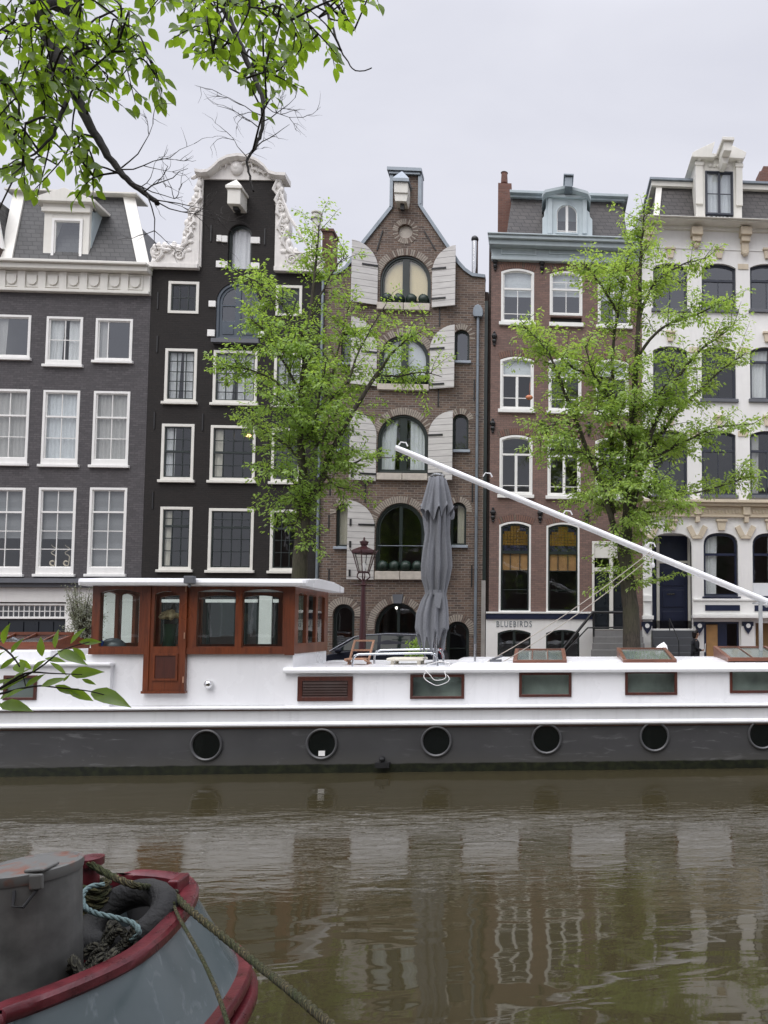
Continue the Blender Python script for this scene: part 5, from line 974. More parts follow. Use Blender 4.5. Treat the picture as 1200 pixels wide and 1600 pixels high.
q = P(742, 1038, YC_+.6); m = MB(); m.tube([(q.x, q.y, zcamb(q.y)-.04), (q.x, q.y, P(742, 1006, q.y).z)], .022, 8); bp_(m, 'stanchion', 'steel', smooth=True)
paint('post_grey', (.42, .43, .44), .5)
# mast lying on its support
YM = YC_+1.45; mt, me_ = P(618, 699.5, YM), P(1395, 1022, YM)
m = MB(); m.tube([mt, mt+(me_-mt)*.02, mt+(me_-mt)*.5, me_], [.058, .064, .072, .08], 16); ms = bp_(m, 'mast', 'boat_white', smooth=True)
q = P(1186, 935, YM); m = MB(); m.tube([(q.x, YM-.1, zcamb(YM)-.03), (q.x, YM-.1, q.z-.10)], .045, 10); m.box(q.x-.12, q.x+.12, YM-.14, YM+.12, q.z-.125, q.z-.09); m.ball((q.x+.12, YM-.16, q.z-.16), .05, 8); bp_(m, 'mast_support', 'post_grey', ms, smooth=True)
x0, x1, z0, z1 = R(1177, 911, 1215, 931, YM+.2); m = MB(); m.box(x0, x1, YM+.18, YM+.26, z0, z1); bp_(m, 'mast_board', 'boat_grey_white', ms)
m = MB(); m.box(me_.x-.22, me_.x+.25, YM-.16, YM+.16, zcamb(YM)-.05, me_.z+.18); bp_(m, 'mast_foot', 'boat_white', ms, bevel=.02)
for px, py in ((630, 699), (762, 747), (887, 806), (1017, 856)):
    q = P(px, py, YM); m = MB(); m.tube([(q.x-.1, YM-.02, q.z+.03), (q.x-.05, YM-.02, q.z+.11), (q.x+.06, YM-.02, q.z+.10), (q.x+.1, YM-.02, q.z+.02)], .016, 6); bp_(m, 'mast_fitting', 'boat_white', ms, smooth=True)
paint('rope_pale', (.42, .38, .33), .9)
for pa, pb in (((1022, 866), (776, 1040)), ((1016, 862), (758, 1036))):
    a, c = P(*pa, YM-.1), P(*pb, YC_+.6); m = MB(); m.tube([a+(c-a)*t-Vector((0, 0, .12*4*t*(1-t))) for t in [k/12 for k in range(13)]], .010, 6); bp_(m, 'stay_rope', 'rope_pale', ms, smooth=True)
a = P(1020, 862, YM-.06); m = MB(); m.tube([a, a+Vector((.0, -.02, -.28))], .012, 6); m.ball(a+Vector((0, -.02, -.3)), .045, 8, 0, (1, 1, 1.4)); bp_(m, 'block', 'boat_white', ms, smooth=True)
q = P(776, 1040, YC_+.6); m = MB(); m.box(q.x-.14, q.x+.1, q.y-.05, q.y+.05, zcamb(q.y)-.04, zcamb(q.y)+.05); m.tube([(q.x-.1, q.y, zcamb(q.y)+.05), (q.x+.12, q.y, zcamb(q.y)+.12)], .02, 8); bp_(m, 'cleat', 'grey_sill', smooth=True)
# ---- loose things on the boat
Yp = YC_+1.0; q = P(680, 1040, Yp); zt = P(680, 744, Yp).z; zb = zroof(Yp)
ps = thing('parasol', (q.x, Yp, zb), 'tall grey parasol folded and tied on the houseboat roof', 'parasol')
m = MB(); m.tube([(q.x, Yp, zb), (q.x, Yp, zt+.02)], .032, 10); m.lathe([(.2, zb+.0), (.2, zb+.04), (.05, zb+.06), (.05, zb+.3)], q.x, Yp, 16); m.build('pole', M['steel'], ps, smooth=True)
s_ = Yp/1180
def canopy(prof, hem, ph, n=180, pl=10, m=None, amp=.25):
    m = m or MB(); secs = []
    for j, (y, r, dx) in enumerate(prof):
        z = P(680, y, Yp).z; ring = []
        for k in range(n):
            th = 2*math.pi*k/n; w = 2/math.pi*math.asin(.97*math.cos(pl*th+ph+.8*math.sin(y*.019)+.5*math.sin(2*th))); w2 = math.cos(3*th+ph*2+y*.02)
            rr = r*s_*(1+.05*math.cos(23*th+y*.03)+amp*w*min(1, (y-742)/40+.3)+.10*w2); zz = z
            if j >= len(prof)-2: zz = z+hem*s_*(1 if j == len(prof)-1 else .4)*(math.cos(pl*th+ph)+.7*math.cos(2*th+1))
            ring.append((q.x+dx*s_+rr*math.cos(th), Yp+rr*math.sin(th), zz))
        secs.append(ring)
    m.loft(secs, caps=False); return m
m = canopy([(744, 6, 0), (746, 11, 0), (765, 14, 0), (785, 17, 0), (806, 17.5, 0), (835, 16, 0), (860, 18.5, -1), (885, 20, -1), (905, 18, -2), (920, 14.5, -1), (928, 13.5, -1), (940, 17, -3), (960, 20.5, -5), (980, 21.5, -5), (994, 20.5, -4), (1000, 20, -3)], 17, .4)
cp = m.build('canopy', M['parasol_cloth'], ps, smooth=2)
m = canopy([(744, 7, 0), (748, 12, 0), (765, 15.5, 0), (785, 19.5, 0), (797, 22, 0), (803, 23, 0)], 9, .9); m.build('vent_flap', M['parasol_cloth'], cp, smooth=2)
z = P(680, 926, Yp).z; m = MB(); m.lathe([(.19, z-.05), (.20, z), (.19, z+.05)], q.x-.015, Yp, 24, caps=False); m.add([(q.x+.0, Yp-.26, z), (q.x+.16, Yp-.25, z-.02), (q.x+.12, Yp-.27, z-.34), (q.x+.02, Yp-.28, z-.3)], [(0, 1, 2, 3)]); m.build('tie_strap', M['parasol_cloth'], ps, smooth=2)
m = MB(); m.lathe([(.15, zt-.02), (.16, zt+.01), (.1, zt+.045), (.02, zt+.05)], q.x, Yp, 18); m.build('cap', M['steel'], ps, smooth=True)
# wooden chair
Yh = YC_+1.15; a, c = P(543.5, 1036, Yh), P(573.5, 1036, Yh); ch = thing('folding_chair', ((a.x+c.x)/2, Yh, zroof(Yh)), 'pale wooden folding chair on the houseboat roof behind the steel rail', 'chair')
zs = zroof(Yh); zt = P(560, 1001, Yh+.25).z; zse = P(560, 1030, Yh).z
for nm, bars in (('back_frame', [((a.x, Yh+.05, zs), (a.x+.07, Yh+.28, zt)), ((c.x, Yh+.05, zs), (c.x+.07, Yh+.28, zt)), ((a.x+.05, Yh+.27, zt), (c.x+.09, Yh+.27, zt)), ((a.x+.05, Yh+.2, zt-.2), (c.x+.05, Yh+.2, zt-.2))]), ('leg', [((a.x, Yh+.4, zs), (a.x+.02, Yh-.3, zse))]), ('leg', [((c.x, Yh+.4, zs), (c.x+.02, Yh-.3, zse))])):
    m = MB(); [m.beam(*b2, .035, .035) for b2 in bars]; m.build(nm, M['pale_wood'], ch)
m = MB(); [m.box(a.x, c.x, Yh-.3+.09*k, Yh-.23+.09*k, zse, zse+.025) for k in range(5)]; m.build('seat', M['pale_wood'], ch)
Yt = YC_+1.0; x0, x1, z0, z1 = R(604, 1028, 662, 1040, Yt); tb = thing('low_table', ((x0+x1)/2, Yt, zroof(Yt)), 'low cream plastic table on the houseboat roof beside the parasol', 'table')
m = MB(); m.box(x0, x1, Yt-.05, Yt+.6, z1-.06, z1); m.build('table_top', M['cream_plastic'], tb, bevel=.025)
for a in (x0+.08, x1-.14):
    for y in (Yt+.02, Yt+.5): m = MB(); m.box(a, a+.07, y, y+.07, zroof(y)-.02, z1-.062); m.build('leg', M['cream_plastic'], tb)
m = MB(); q = P(683, 1049, YC_-.12); pts = []
for k in range(60):
    t = k/59*2*math.pi*2.4; r = .17+.05*math.sin(k*.7); pts.append((q.x+r*1.2*math.cos(t), YC_-.06+.16*math.sin(t)*.5-.06*(math.sin(t) < 0), ze+.06-.10*max(0, -math.sin(t))-.004*k+.1*math.sin(t)))
m.tube(pts, .007, 6); tag(m.build('rope_coil', M['paper'], smooth=True), 'loose loops of thin pale rope hanging over the cabin roof edge', 'rope')
m = MB(); Yk = YC_+2.3; q = P(1030, 1013, Yk); m.loft([[(q.x+a*.9+.02*math.sin(k), Yk+.22*w*math.cos(2*math.pi*k/12), q.z-.25+h_+.14*w*math.sin(2*math.pi*k/12)) for k in range(12)] for a, h_, w in ((-.42, .0, .2), (-.2, .08, .7), (0, .2, 1), (.12, .25, 1.05), (.2, .2, .8), (.24, .1, .3))]); tag(m.build('folded_sail_cover', M['paper'], smooth=2), 'crumpled white cloth bundle lying on the cabin roof behind the skylights', 'cloth bundle')
# vase and dome inside the wheelhouse
q = P(264, 1010, YW+.35); zs = hl[0][0][1]-.05; zq = P(264, 975, YW+.35).z; vs = thing('flower_vase', (q.x, YW+.35, zs), 'green vase with pale yellow flowers behind the wheelhouse door window', 'vase')
paint('vase_green', (.05, .09, .06), .15); paint('flower_cream', (.62, .50, .30), .8, .3, sc=20)
m = MB(); m.lathe([(.09, zs), (.12, zs+.05), (.11, zs+.25), (.12, zq)], q.x, YW+.35, 16); m.build('vase_body', M['vase_green'], vs, smooth=True)
m = MB()
for k in range(34): t = random.uniform(0, 6.28); r = random.random()**.5*.19; m.ball((q.x+r*math.cos(t), YW+.35+r*.7*math.sin(t), zq+.1+.14*(1-(r/.2)**2)), random.uniform(.035, .06), 8)
m.build('flowers', M['flower_cream'], vs, smooth=2)
paint('dome_grey', (.10, .11, .12), .25, spec=.5); paint('blue_plastic', (.02, .10, .45), .4)
q = P(175, 1010, YW+.3); m = MB(); m.loft([[(q.x+.25*math.cos(t)*math.cos(e), YW+.33+.2*math.sin(t)*math.cos(e), zs+.21*math.sin(e)) for t in [2*math.pi*k/20 for k in range(20)]] for e in (0, .3, .6, .9, 1.2, 1.5)]); dm = m.build('domed_cover', M['dome_grey'], smooth=2); tag(dm, 'smooth grey domed cover on the shelf behind the leftmost wheelhouse window', 'cover')
q = P(158, 1004, YW+.2); m = MB(); m.lathe([(.05, zs), (.055, zs+.02), (.055, zs+.14), (.02, zs+.17)], q.x, YW+.18, 12); tag(m.build('plastic_bottle', M['blue_plastic'], smooth=True), 'small bright blue bottle beside the grey domed cover', 'bottle')
# moorings under roof end
# ================================================================ STREET
# crown lantern
YLp = 21.0; q = P(568, 905, YLp); zl = lambda y: P(568, y, YLp).z
lp = thing('street_lamp', (q.x, YLp, ZQ), 'dark maroon street lamp with a crowned glass lantern', 'street lamp')
m = MB(); m.lathe([(.17, ZQ), (.17, ZQ+.5), (.13, ZQ+.55), (.12, ZQ+1.0), (.15, ZQ+1.05), (.10, ZQ+1.1), (.075, zl(960)), (.055, zl(916)), (.09, zl(914)), (.055, zl(912)), (.05, zl(907))], q.x, YLp, 14); m.tube([(q.x-.27, YLp, zl(914)), (q.x+.27, YLp, zl(914))], .016, 8); m.build('lamp_post', M['lamp_maroon'], lp, smooth=True)
def poly6(r, z, n=6): return [(q.x+r*math.cos(2*math.pi*(k+.5)/n), YLp+r*math.sin(2*math.pi*(k+.5)/n), z) for k in range(n)]
m = MB(); 
zb, zt2 = zl(894), zl(864)
for sg in (0, 1, 2, 3): t = sg*math.pi/2+.4; m.tube([(q.x+.03*math.cos(t), YLp+.03*math.sin(t), zl(908)), (q.x+.17*math.cos(t), YLp+.17*math.sin(t), zl(902)), (q.x+.16*math.cos(t), YLp+.16*math.sin(t), zl(897)), (q.x+.1*math.cos(t), YLp+.1*math.sin(t), zb)], .018, 6)
B0, B1 = poly6(.15, zb), poly6(.31, zt2)
for k in range(6): m.tube([B0[k], B1[k]], .016, 6); m.tube([B0[k], B0[(k+1) % 6]], .02, 6); m.tube([B1[k], B1[(k+1) % 6]], .028, 6); m.tube([B1[k], (Vector(B1[k])-Vector((q.x, YLp, zt2)))*1.28+Vector((q.x, YLp, zt2+.1))], [.02, .008], 6)
m.loft([poly6(.34, zt2+.01), poly6(.33, zt2+.07), poly6(.17, zl(856)), poly6(.08, zl(854)), poly6(.07, zl(852))]); m.ball((q.x, YLp, zl(849)), .11, 12, 0, (1, 1, .8)); m.lathe([(.09, zl(851)), (.13, zl(846.5)), (.10, zl(846)), (.03, zl(844.5)), (.02, zl(840))], q.x, YLp, 8); m.ball((q.x, YLp, zl(841)), .03, 8)
lf = m.build('lantern_frame', M['lamp_maroon'], lp, smooth=True)
m = MB(); m.loft([poly6(.145, zb+.01), poly6(.305, zt2)], caps=False); m.build('lantern_glass', M['glass_lamp'], lf, fixn=False)
m = MB(); m.lathe([(.03, zb), (.04, zb+.08), (.07, zb+.16), (.05, zb+.24), (.01, zb+.27)], q.x, YLp, 12); m.build('bulb', M['paper'], lf, smooth=True)
# parked car
YK = 23.4; kx0, kx1 = P(496, 1020, YK).x, P(496, 1020, YK).x+3.75; L_c = kx1-kx0
car = thing('parked_car', ((kx0+kx1)/2, YK+.85, ZQ), 'dark blue hatchback parked on the quay behind the street lamp', 'car')
paint('car_paint', (.010, .012, .022), .35, .05, spec=.25); paint('rubber', (.015, .015, .016), .8)
b = NB('tyre_tread'); w = b.n('ShaderNodeTexWave'); w.inputs['Scale'].default_value = 11; w.inputs['Distortion'].default_value = 6; w.inputs['Detail Scale'].default_value = 3; b.l(b.coords((1, 1, 1), (.3, .9, .4)), w.inputs['Vector']); b.pbr(b.mix(b.ramp(b.noise(5, 3), [(.4, (0, 0, 0)), (.7, (.6,)*3)]), (.014, .014, .014), (.04, .039, .035)), .85, b.bump(w.outputs['Fac'], .6, .004)); car_g = NB('car_glass'); car_g.pbr((.014, .02, .019), .05, spec=.3); paint('car_grey', (.25, .26, .28), .3, metal=.8); paint('lamp_red', (.3, .01, .01), .2)
tx = lambda u: kx0+u*L_c
body = [(0, .42), (0, .68), (.02, .80), (.10, .90), (.245, .98), (.60, 1.0), (.96, 1.0), (.99, .86), (1, .6), (.99, .35), (.9, .28), (.1, .28)]
m = MB(); secs = []
for y, s1 in ((0, .985), (.06, 1), (1.64, 1), (1.70, .985)):
    secs.append([(tx(.5+(u-.5)*s1), YK+y, ZQ+.62+(z-.62)*s1) for u, z in body])
m.loft(secs); m.build('body', M['car_paint'], car, smooth=True, bevel=.02)
green = [(.09, .93), (.27, 1.36), (.34, 1.47), (.55, 1.535), (.80, 1.50), (.92, 1.40), (.965, .98)]
m = MB(); secs = []
for y, zf in ((.05, 0), (.20, 1), (1.50, 1), (1.65, 0)): secs.append([(tx(u), YK+y, ZQ+(.93 if zf == 0 else z)) if z < 1 or zf else (tx(.09+(.965-.09)*(u-.09)/.875), YK+y, ZQ+.95) for u, z in green])
secs = []
for y, zf in ((.04, 0), (.10, .5), (.19, .93), (.30, 1), (1.4, 1), (1.51, .93), (1.6, .5), (1.66, 0)): secs.append([(tx(u), YK+y, ZQ+.93+(z-.93)*zf) for u, z in green])
m.loft(secs); m.build('roof', M['car_paint'], car, smooth=True)
def ysl(z): return YK+.03+(z-.93)/(1.47-.93)*.155
for nm, pl in (('side_window', [(.155, 1.0), (.285, 1.36), (.33, 1.41), (.47, 1.45), (.47, 1.0)]), ('side_window', [(.495, 1.0), (.495, 1.45), (.73, 1.43), (.745, 1.0)]), ('side_window', [(.77, 1.0), (.765, 1.42), (.85, 1.38), (.90, 1.15), (.90, 1.02)])):
    m = MB(); m.add([(tx(u), ysl(z)-.012, ZQ+z) for u, z in pl]+[(tx(u), ysl(z)+.03, ZQ+z) for u, z in pl], [list(range(len(pl))), list(range(2*len(pl)-1, len(pl)-1, -1))]+[(k, (k+1) % len(pl), (k+1) % len(pl)+len(pl), k+len(pl)) for k in range(len(pl))]); m.build(nm, M['car_glass'], car)
m = MB(); m.add([(tx(.085), YK+.2, ZQ+.95), (tx(.085), YK+1.5, ZQ+.95), (tx(.262), YK+1.42, ZQ+1.36), (tx(.262), YK+.28, ZQ+1.36)], [(0, 1, 2, 3)]); m.build('windscreen', M['car_glass'], car)
m = MB(); m.tube([(tx(.09), ysl(.95)-.01, ZQ+.97), (tx(.28), ysl(1.38)-.01, ZQ+1.40), (tx(.34), ysl(1.47)+.0, ZQ+1.455), (tx(.55), ysl(1.5), ZQ+1.50), (tx(.84), ysl(1.45), ZQ+1.46)], .014, 6); m.build('roof_strip', M['car_grey'], car, smooth=True)
m = MB(); m.ball((tx(.17), YK-.11, ZQ+1.0), .12, 12, 0, (1, .7, .75)); m.build('wing_mirror', M['car_paint'], car, smooth=2)
for u in (.19, .80):
    for y in (-.02, 1.52): 
        m = MB(); N = 24; cir = lambda r, yy: [(tx(u)+r*math.cos(2*math.pi*k/N), YK+yy, ZQ+.31+r*math.sin(2*math.pi*k/N)) for k in range(N)]; m.loft([cir(.2, y), cir(.29, y), cir(.31, y+.04), cir(.31, y+.16), cir(.29, y+.2)]); w = m.build('wheel', M['rubber'], car, smooth=True)
        m = MB(); m.loft([cir(.04, y-.025), cir(.19, y-.012), cir(.2, y+.03)]); m.build('rim', M['car_grey'], w, smooth=True)
m = MB(); m.box(tx(.0)-.01, tx(.05), YK+.1, YK+.4, ZQ+.66, ZQ+.8); m.build('headlight', M['chrome'], car, bevel=.02); m = MB(); m.box(tx(.965), tx(.995)+.01, YK+.03, YK+.22, ZQ+.75, ZQ+1.05); m.build('tail_light', M['lamp_red'], car, bevel=.02)
m = MB(); m.box(tx(.36), tx(.42), YK-.03, YK+.0, ZQ+.85, ZQ+.89); m.build('door_handle', M['car_grey'], car)
# leaf helpers
def leaf2(m, p, d, nrm, ln, w):
    d = d.normalized(); s = d.cross(nrm); s = s.normalized() if s.length > 1e-5 else d.orthogonal().normalized(); n2 = s.cross(d)
    m.add([p, p+d*ln*.5+s*w*.5+n2*w*.12, p+d*ln-n2*ln*.12, p+d*ln*.5-s*w*.5+n2*w*.12], [(0, 1, 2), (0, 2, 3)])
def leaf8(m, p, d, nrm, ln, w, mi=0):
    d = d.normalized(); s = d.cross(nrm); s = s.normalized() if s.length > 1e-5 else d.orthogonal().normalized(); n2 = s.cross(d); L_, R_, C = [], [], []
    for t, k in ((.0, .0), (.12, .48), (.32, .95), (.55, .92), (.78, .52), (.92, .16), (1, 0)):
        c = p+d*ln*t-n2*ln*.22*t*t; C.append(c); L_.append(c+s*w*.5*k+n2*w*.16*k); R_.append(c-s*w*.5*k+n2*w*.16*k)
    o = C+L_[1:-1]+R_[1:-1]; a, b2 = 7, 12; f = [(0, a, 1), (0, 1, b2)]
    for k in range(1, 5): f += [(k, a+k-1, a+k, k+1), (k, k+1, b2+k, b2+k-1)]
    f += [(5, a+4, 6), (5, 6, b2+4)]; m.add(o, f, mi)
rv = lambda s=1: Vector((random.uniform(-s, s), random.uniform(-s, s), random.uniform(-s, s)))
def smooth_path(pts, k=4):
    out = []; n = len(pts)
    for i in range(n-1):
        p0, p1, p2, p3 = pts[max(0, i-1)], pts[i], pts[i+1], pts[min(n-1, i+2)]
        for j in range(k):
            t = j/k; out.append(.5*((2*p1)+(p2-p0)*t+(2*p0-5*p1+4*p2-p3)*t*t+(3*p1-p0-3*p2+p3)*t**3))
    return out+[pts[-1]]
def street_tree(name, label, Y, trunk, limbs, mat, group, seed, dens=1.0, lsz=.118):
    random.seed(seed); b0 = P(*trunk[0][:2], Y); rt_ = thing(name, (b0.x, Y, ZQ), label, 'tree', group); wd = MB(); lf = MB(); paths = []
    def path(pts, dy): return smooth_path([P(x, y, Y+dy*i/(len(pts)-1)) for i, (x, y) in enumerate(pts)])
    tp = path([t[:2] for t in trunk], .0); tp = [Vector((tp[0].x, Y, ZQ-.1))]+tp
    r0, r1 = trunk[0][2], trunk[-1][2]; n = len(tp); wd.tube([p+rv(.012) for p in tp], [r0*1.25]+[r0+(r1-r0)*(i/(n-1)) for i in range(1, n)], 12)
    paths.append((tp, .55, 1))
    for pts, dy, ra, rb, st, kk in limbs:
        pp = path(pts, dy); n = len(pp); wd.tube([p+rv(.02) for p in pp], [ra+(rb-ra)*i/(n-1) for i in range(n)], 8); paths.append((pp, st, kk))
    for pp, st, kk in paths:
        n = len(pp); tot = sum((pp[i+1]-pp[i]).length for i in range(n-1)); nt_ = int(tot*(1-st)*11*kk*dens)+(5 if kk > 0 else 0)
        for _ in range(nt_):
            t = st+(1-st)*random.random(); i = min(n-2, int(t*(n-1))); f = t*(n-1)-i; base = pp[i].lerp(pp[i+1], f); ax = (pp[i+1]-pp[i]).normalized()
            side = rv(); side.z = side.z*.45+.12; side -= ax*side.dot(ax)*.6; d = (ax*random.uniform(.25, .9)+side.normalized()*1.0).normalized()
            ln = random.uniform(.45, 1.25)*(1.15-.45*t)
            if random.random() < .12: ln *= 1.5
            tw = [base]; c = base
            for s in range(6): d = (d+rv(.18)+Vector((0, 0, .02-.035*s))).normalized(); c = c+d*ln/6; tw.append(c)
            wd.tube(tw, [.013, .011, .009, .007, .006, .005, .003], 4)
            nl = int(ln*44)+6
            for _k in range(nl):
                u = random.uniform(.12, 1.0); j = min(5, int(u*6)); q_ = tw[j].lerp(tw[j+1], u*6-j); dd = (tw[j+1]-tw[j]).normalized()
                off = rv(); off.z *= .35; off -= dd*off.dot(dd)*.7; p = q_+off*random.uniform(.02, .24)
                ld = dd*.5+off.normalized()*.8+Vector((0, 0, -.35)); nr = Vector((0, -.25, 1))+rv(.8); s_ = random.uniform(.6, 1.2)*lsz
                leaf2(lf, p, ld, nr, s_, s_*random.uniform(.45, .62))
    wd.build('trunk', M['bark'], rt_, smooth=True, fixn=False); lf.build('crown', M[mat], rt_, fixn=False); return rt_
G = 'elms along the far quay'
street_tree('elm_tree', 'bright green elm in front of the black house and the warehouse shutters', 21.6, [(467, 1030, .23), (468, 905, .21), (471, 850, .20), (474, 800, .19), (477, 765, .16)],
 [([(476, 775), (472, 720), (470, 650), (474, 590), (482, 520), (490, 450), (495, 395), (499, 352)], .5, .13, .015, .12, .85),
  ([(478, 790), (500, 755), (513, 715), (528, 685), (552, 642), (588, 586)], -.6, .12, .05, .15, .9), ([(588, 586), (612, 552), (640, 528), (668, 515)], -.4, .05, .012, .0, .6), ([(588, 586), (622, 588), (660, 582), (690, 588)], .5, .035, .01, .1, .6),
  ([(474, 690), (497, 648), (520, 620), (543, 598)], .7, .08, .02, .1, 1.3), ([(543, 598), (556, 560), (575, 520), (600, 480)], 1.0, .04, .01, .0, 1), ([(497, 650), (515, 600), (530, 540), (548, 470)], 1.2, .05, .012, .2, .8),
  ([(471, 660), (450, 615), (420, 590), (380, 575), (345, 578)], -.7, .05, .012, .2, .95), ([(474, 560), (455, 500), (430, 465), (400, 440), (372, 428)], .4, .045, .012, .25, .9), ([(472, 620), (440, 560), (415, 520), (392, 498)], -1, .04, .01, .2, 1),
  ([(472, 720), (440, 690), (412, 672), (386, 650)], .6, .05, .012, .15, 1.0), ([(474, 770), (450, 745), (430, 735), (412, 728)], -.6, .045, .012, .1, 1.1), ([(476, 790), (462, 780), (452, 790), (443, 802)], -.5, .03, .01, .0, 1),
  ([(508, 735), (540, 728), (575, 716), (610, 716)], -.8, .045, .01, .1, .6), ([(505, 740), (525, 760), (548, 765)], .5, .03, .01, .1, 1), ([(485, 700), (500, 690), (515, 660), (530, 640)], -1.3, .04, .01, .0, 1.2), ([(470, 650), (455, 640), (440, 625), (425, 615)], -1.4, .04, .01, .0, 1.3), ([(490, 480), (512, 440), (530, 410), (545, 400)], -.3, .03, .008, .2, .5), ([(485, 560), (470, 520), (450, 540), (440, 560)], -1.1, .03, .01, .1, 1.1), ([(473, 690), (490, 670), (500, 610), (512, 560)], -1.5, .05, .012, .1, 1.3),
  ([(470, 862), (480, 850), (490, 845)], -.4, .02, .008, .3, .3)], 'leaf_elm', G, 11, .88)
street_tree('elm_tree', 'tall pale green elm with several stems in front of the white house', 21.2, [(987, 1040, .27), (987, 985, .26), (984, 940, .26), (979, 900, .25), (975, 858, .24), (978, 835, .17)],
 [([(972, 860), (962, 835), (955, 800), (956, 735), (955, 670), (957, 600), (958, 540), (966, 485), (975, 440), (980, 405)], .6, .10, .015, .2, .8),
  ([(979, 850), (980, 800), (984, 735), (986, 690), (990, 620), (995, 561), (999, 473), (1001, 400), (1004, 360), (1007, 335)], -.2, .15, .012, .15, .85),
  ([(981, 830), (990, 785), (1000, 745), (1023, 662), (1049, 604), (1080, 562), (1106, 538), (1146, 511)], -.8, .10, .015, .3, .8), ([(1003, 735), (1030, 682), (1062, 640), (1098, 606), (1132, 575), (1165, 552)], .9, .07, .012, .15, .85),
  ([(972, 865), (950, 790), (928, 731), (905, 670), (887, 625), (868, 575), (848, 538), (815, 508)], -.6, .09, .012, .35, .95), ([(905, 670), (880, 660), (862, 665), (845, 690)], -1.0, .04, .01, .1, 1),
  ([(957, 592), (925, 588), (890, 570), (865, 545), (840, 528)], .6, .05, .012, .15, 1), ([(997, 500), (1015, 455), (1040, 428), (1075, 410), (1108, 402)], .5, .05, .01, .15, .9), ([(966, 490), (945, 455), (928, 430), (912, 412)], -.5, .045, .01, .1, 1.1), ([(975, 445), (958, 430), (940, 412)], .8, .035, .01, .1, 1),
  ([(995, 560), (1025, 520), (1060, 500), (1095, 488), (1130, 470)], -.9, .05, .01, .2, .9), ([(984, 720), (1020, 715), (1070, 690), (1120, 668), (1178, 662)], -.5, .055, .01, .2, .9), ([(984, 760), (1020, 778), (1062, 774), (1106, 765), (1150, 752), (1178, 742)], .3, .05, .01, .15, .85),
  ([(960, 740), (930, 715), (895, 705), (860, 702)], -.8, .05, .01, .1, 1.1), ([(962, 800), (935, 785), (915, 780), (900, 782)], .5, .045, .01, .0, 1.2), ([(984, 790), (1010, 800), (1040, 795), (1060, 790)], -.9, .04, .01, .0, 1.0), ([(987, 690), (970, 670), (950, 650), (930, 640)], -1.3, .05, .01, .0, 1.3), ([(988, 650), (1010, 630), (1035, 610), (1055, 570)], -1.4, .05, .01, .0, 1.2),
  ([(985, 720), (975, 740), (960, 760), (945, 770)], -1.4, .05, .01, .0, 1.4), ([(957, 640), (945, 610), (925, 580), (915, 540)], -1.2, .05, .01, .0, 1.2), ([(984, 740), (1000, 760), (1015, 760), (1030, 755)], -1.4, .045, .01, .0, 1.3), ([(985, 700), (1000, 680), (1030, 690), (1060, 700)], 1.3, .045, .01, .0, 1.2), ([(980, 800), (985, 815), (1000, 822), (1018, 818)], -1.0, .03, .01, .0, .8),
  ([(978, 905), (965, 908), (955, 915)], -.5, .015, .006, .2, .15), ([(985, 930), (1000, 905), (1008, 900)], -.3, .015, .006, .2, .25)], 'leaf_elm_light', G, 23, 1.08)
# fallen-in toy like orange ribbons are not built; olive tree in a pot beside the garage
random.seed(5); Yo = 25.5; q = P(128, 1010, Yo); ot = thing('olive_tree', (q.x, Yo, ZQ), 'silvery olive tree in a pot beside the garage door', 'tree')
m = MB(); m.lathe([(.22, ZQ), (.3, ZQ+.5), (.33, ZQ+.52), (.3, ZQ+.54)], q.x, Yo, 16); m.build('pot', M['pot'], ot, smooth=True)
m = MB(); top = P(128, 985, Yo).z; m.tube([(q.x, Yo, ZQ+.5), (q.x+.03, Yo, ZQ+1.0), (q.x, Yo, top)], [.05, .045, .03], 8); lf = MB()
for k in range(150):
    e = P(random.uniform(100, 166), random.uniform(914, 1004), Yo+random.uniform(-.5, .5)); b0 = Vector((q.x, Yo, random.uniform(ZQ+1.0, top+.2))); m.tube([b0, b0.lerp(e, .5)+rv(.05), e], [.012, .008, .004], 4)
    for j in range(26): p = b0.lerp(e, random.uniform(.45, 1.05))+rv(.10); leaf2(lf, p, rv(), rv(), random.uniform(.06, .10), .03)
m.build('trunk', M['bark'], ot, fixn=False); lf.build('crown', M['leaf_olive'], ot, fixn=False)
q = P(648, 1030, 22.6); pl = thing('potted_plant', (q.x, 22.6, ZQ), 'small bright green potted plant on the quay behind the folded parasol', 'plant'); m = MB(); m.lathe([(.14, ZQ), (.2, ZQ+.42), (.2, ZQ+.44)], q.x, 22.6, 14); m.build('pot', M['pot'], pl, smooth=True); lf = MB()
for k in range(160): t = random.uniform(0, 6.28); r = random.random()*.3; p = Vector((q.x+r*math.cos(t), 22.6+r*math.sin(t), ZQ+.5+random.random()*.75)); leaf2(lf, p, rv()+Vector((0, 0, .5)), rv()+Vector((0, 0, 1)), random.uniform(.10, .2), .07)
lf.build('foliage', M['leaf_elm'], pl, fixn=False)
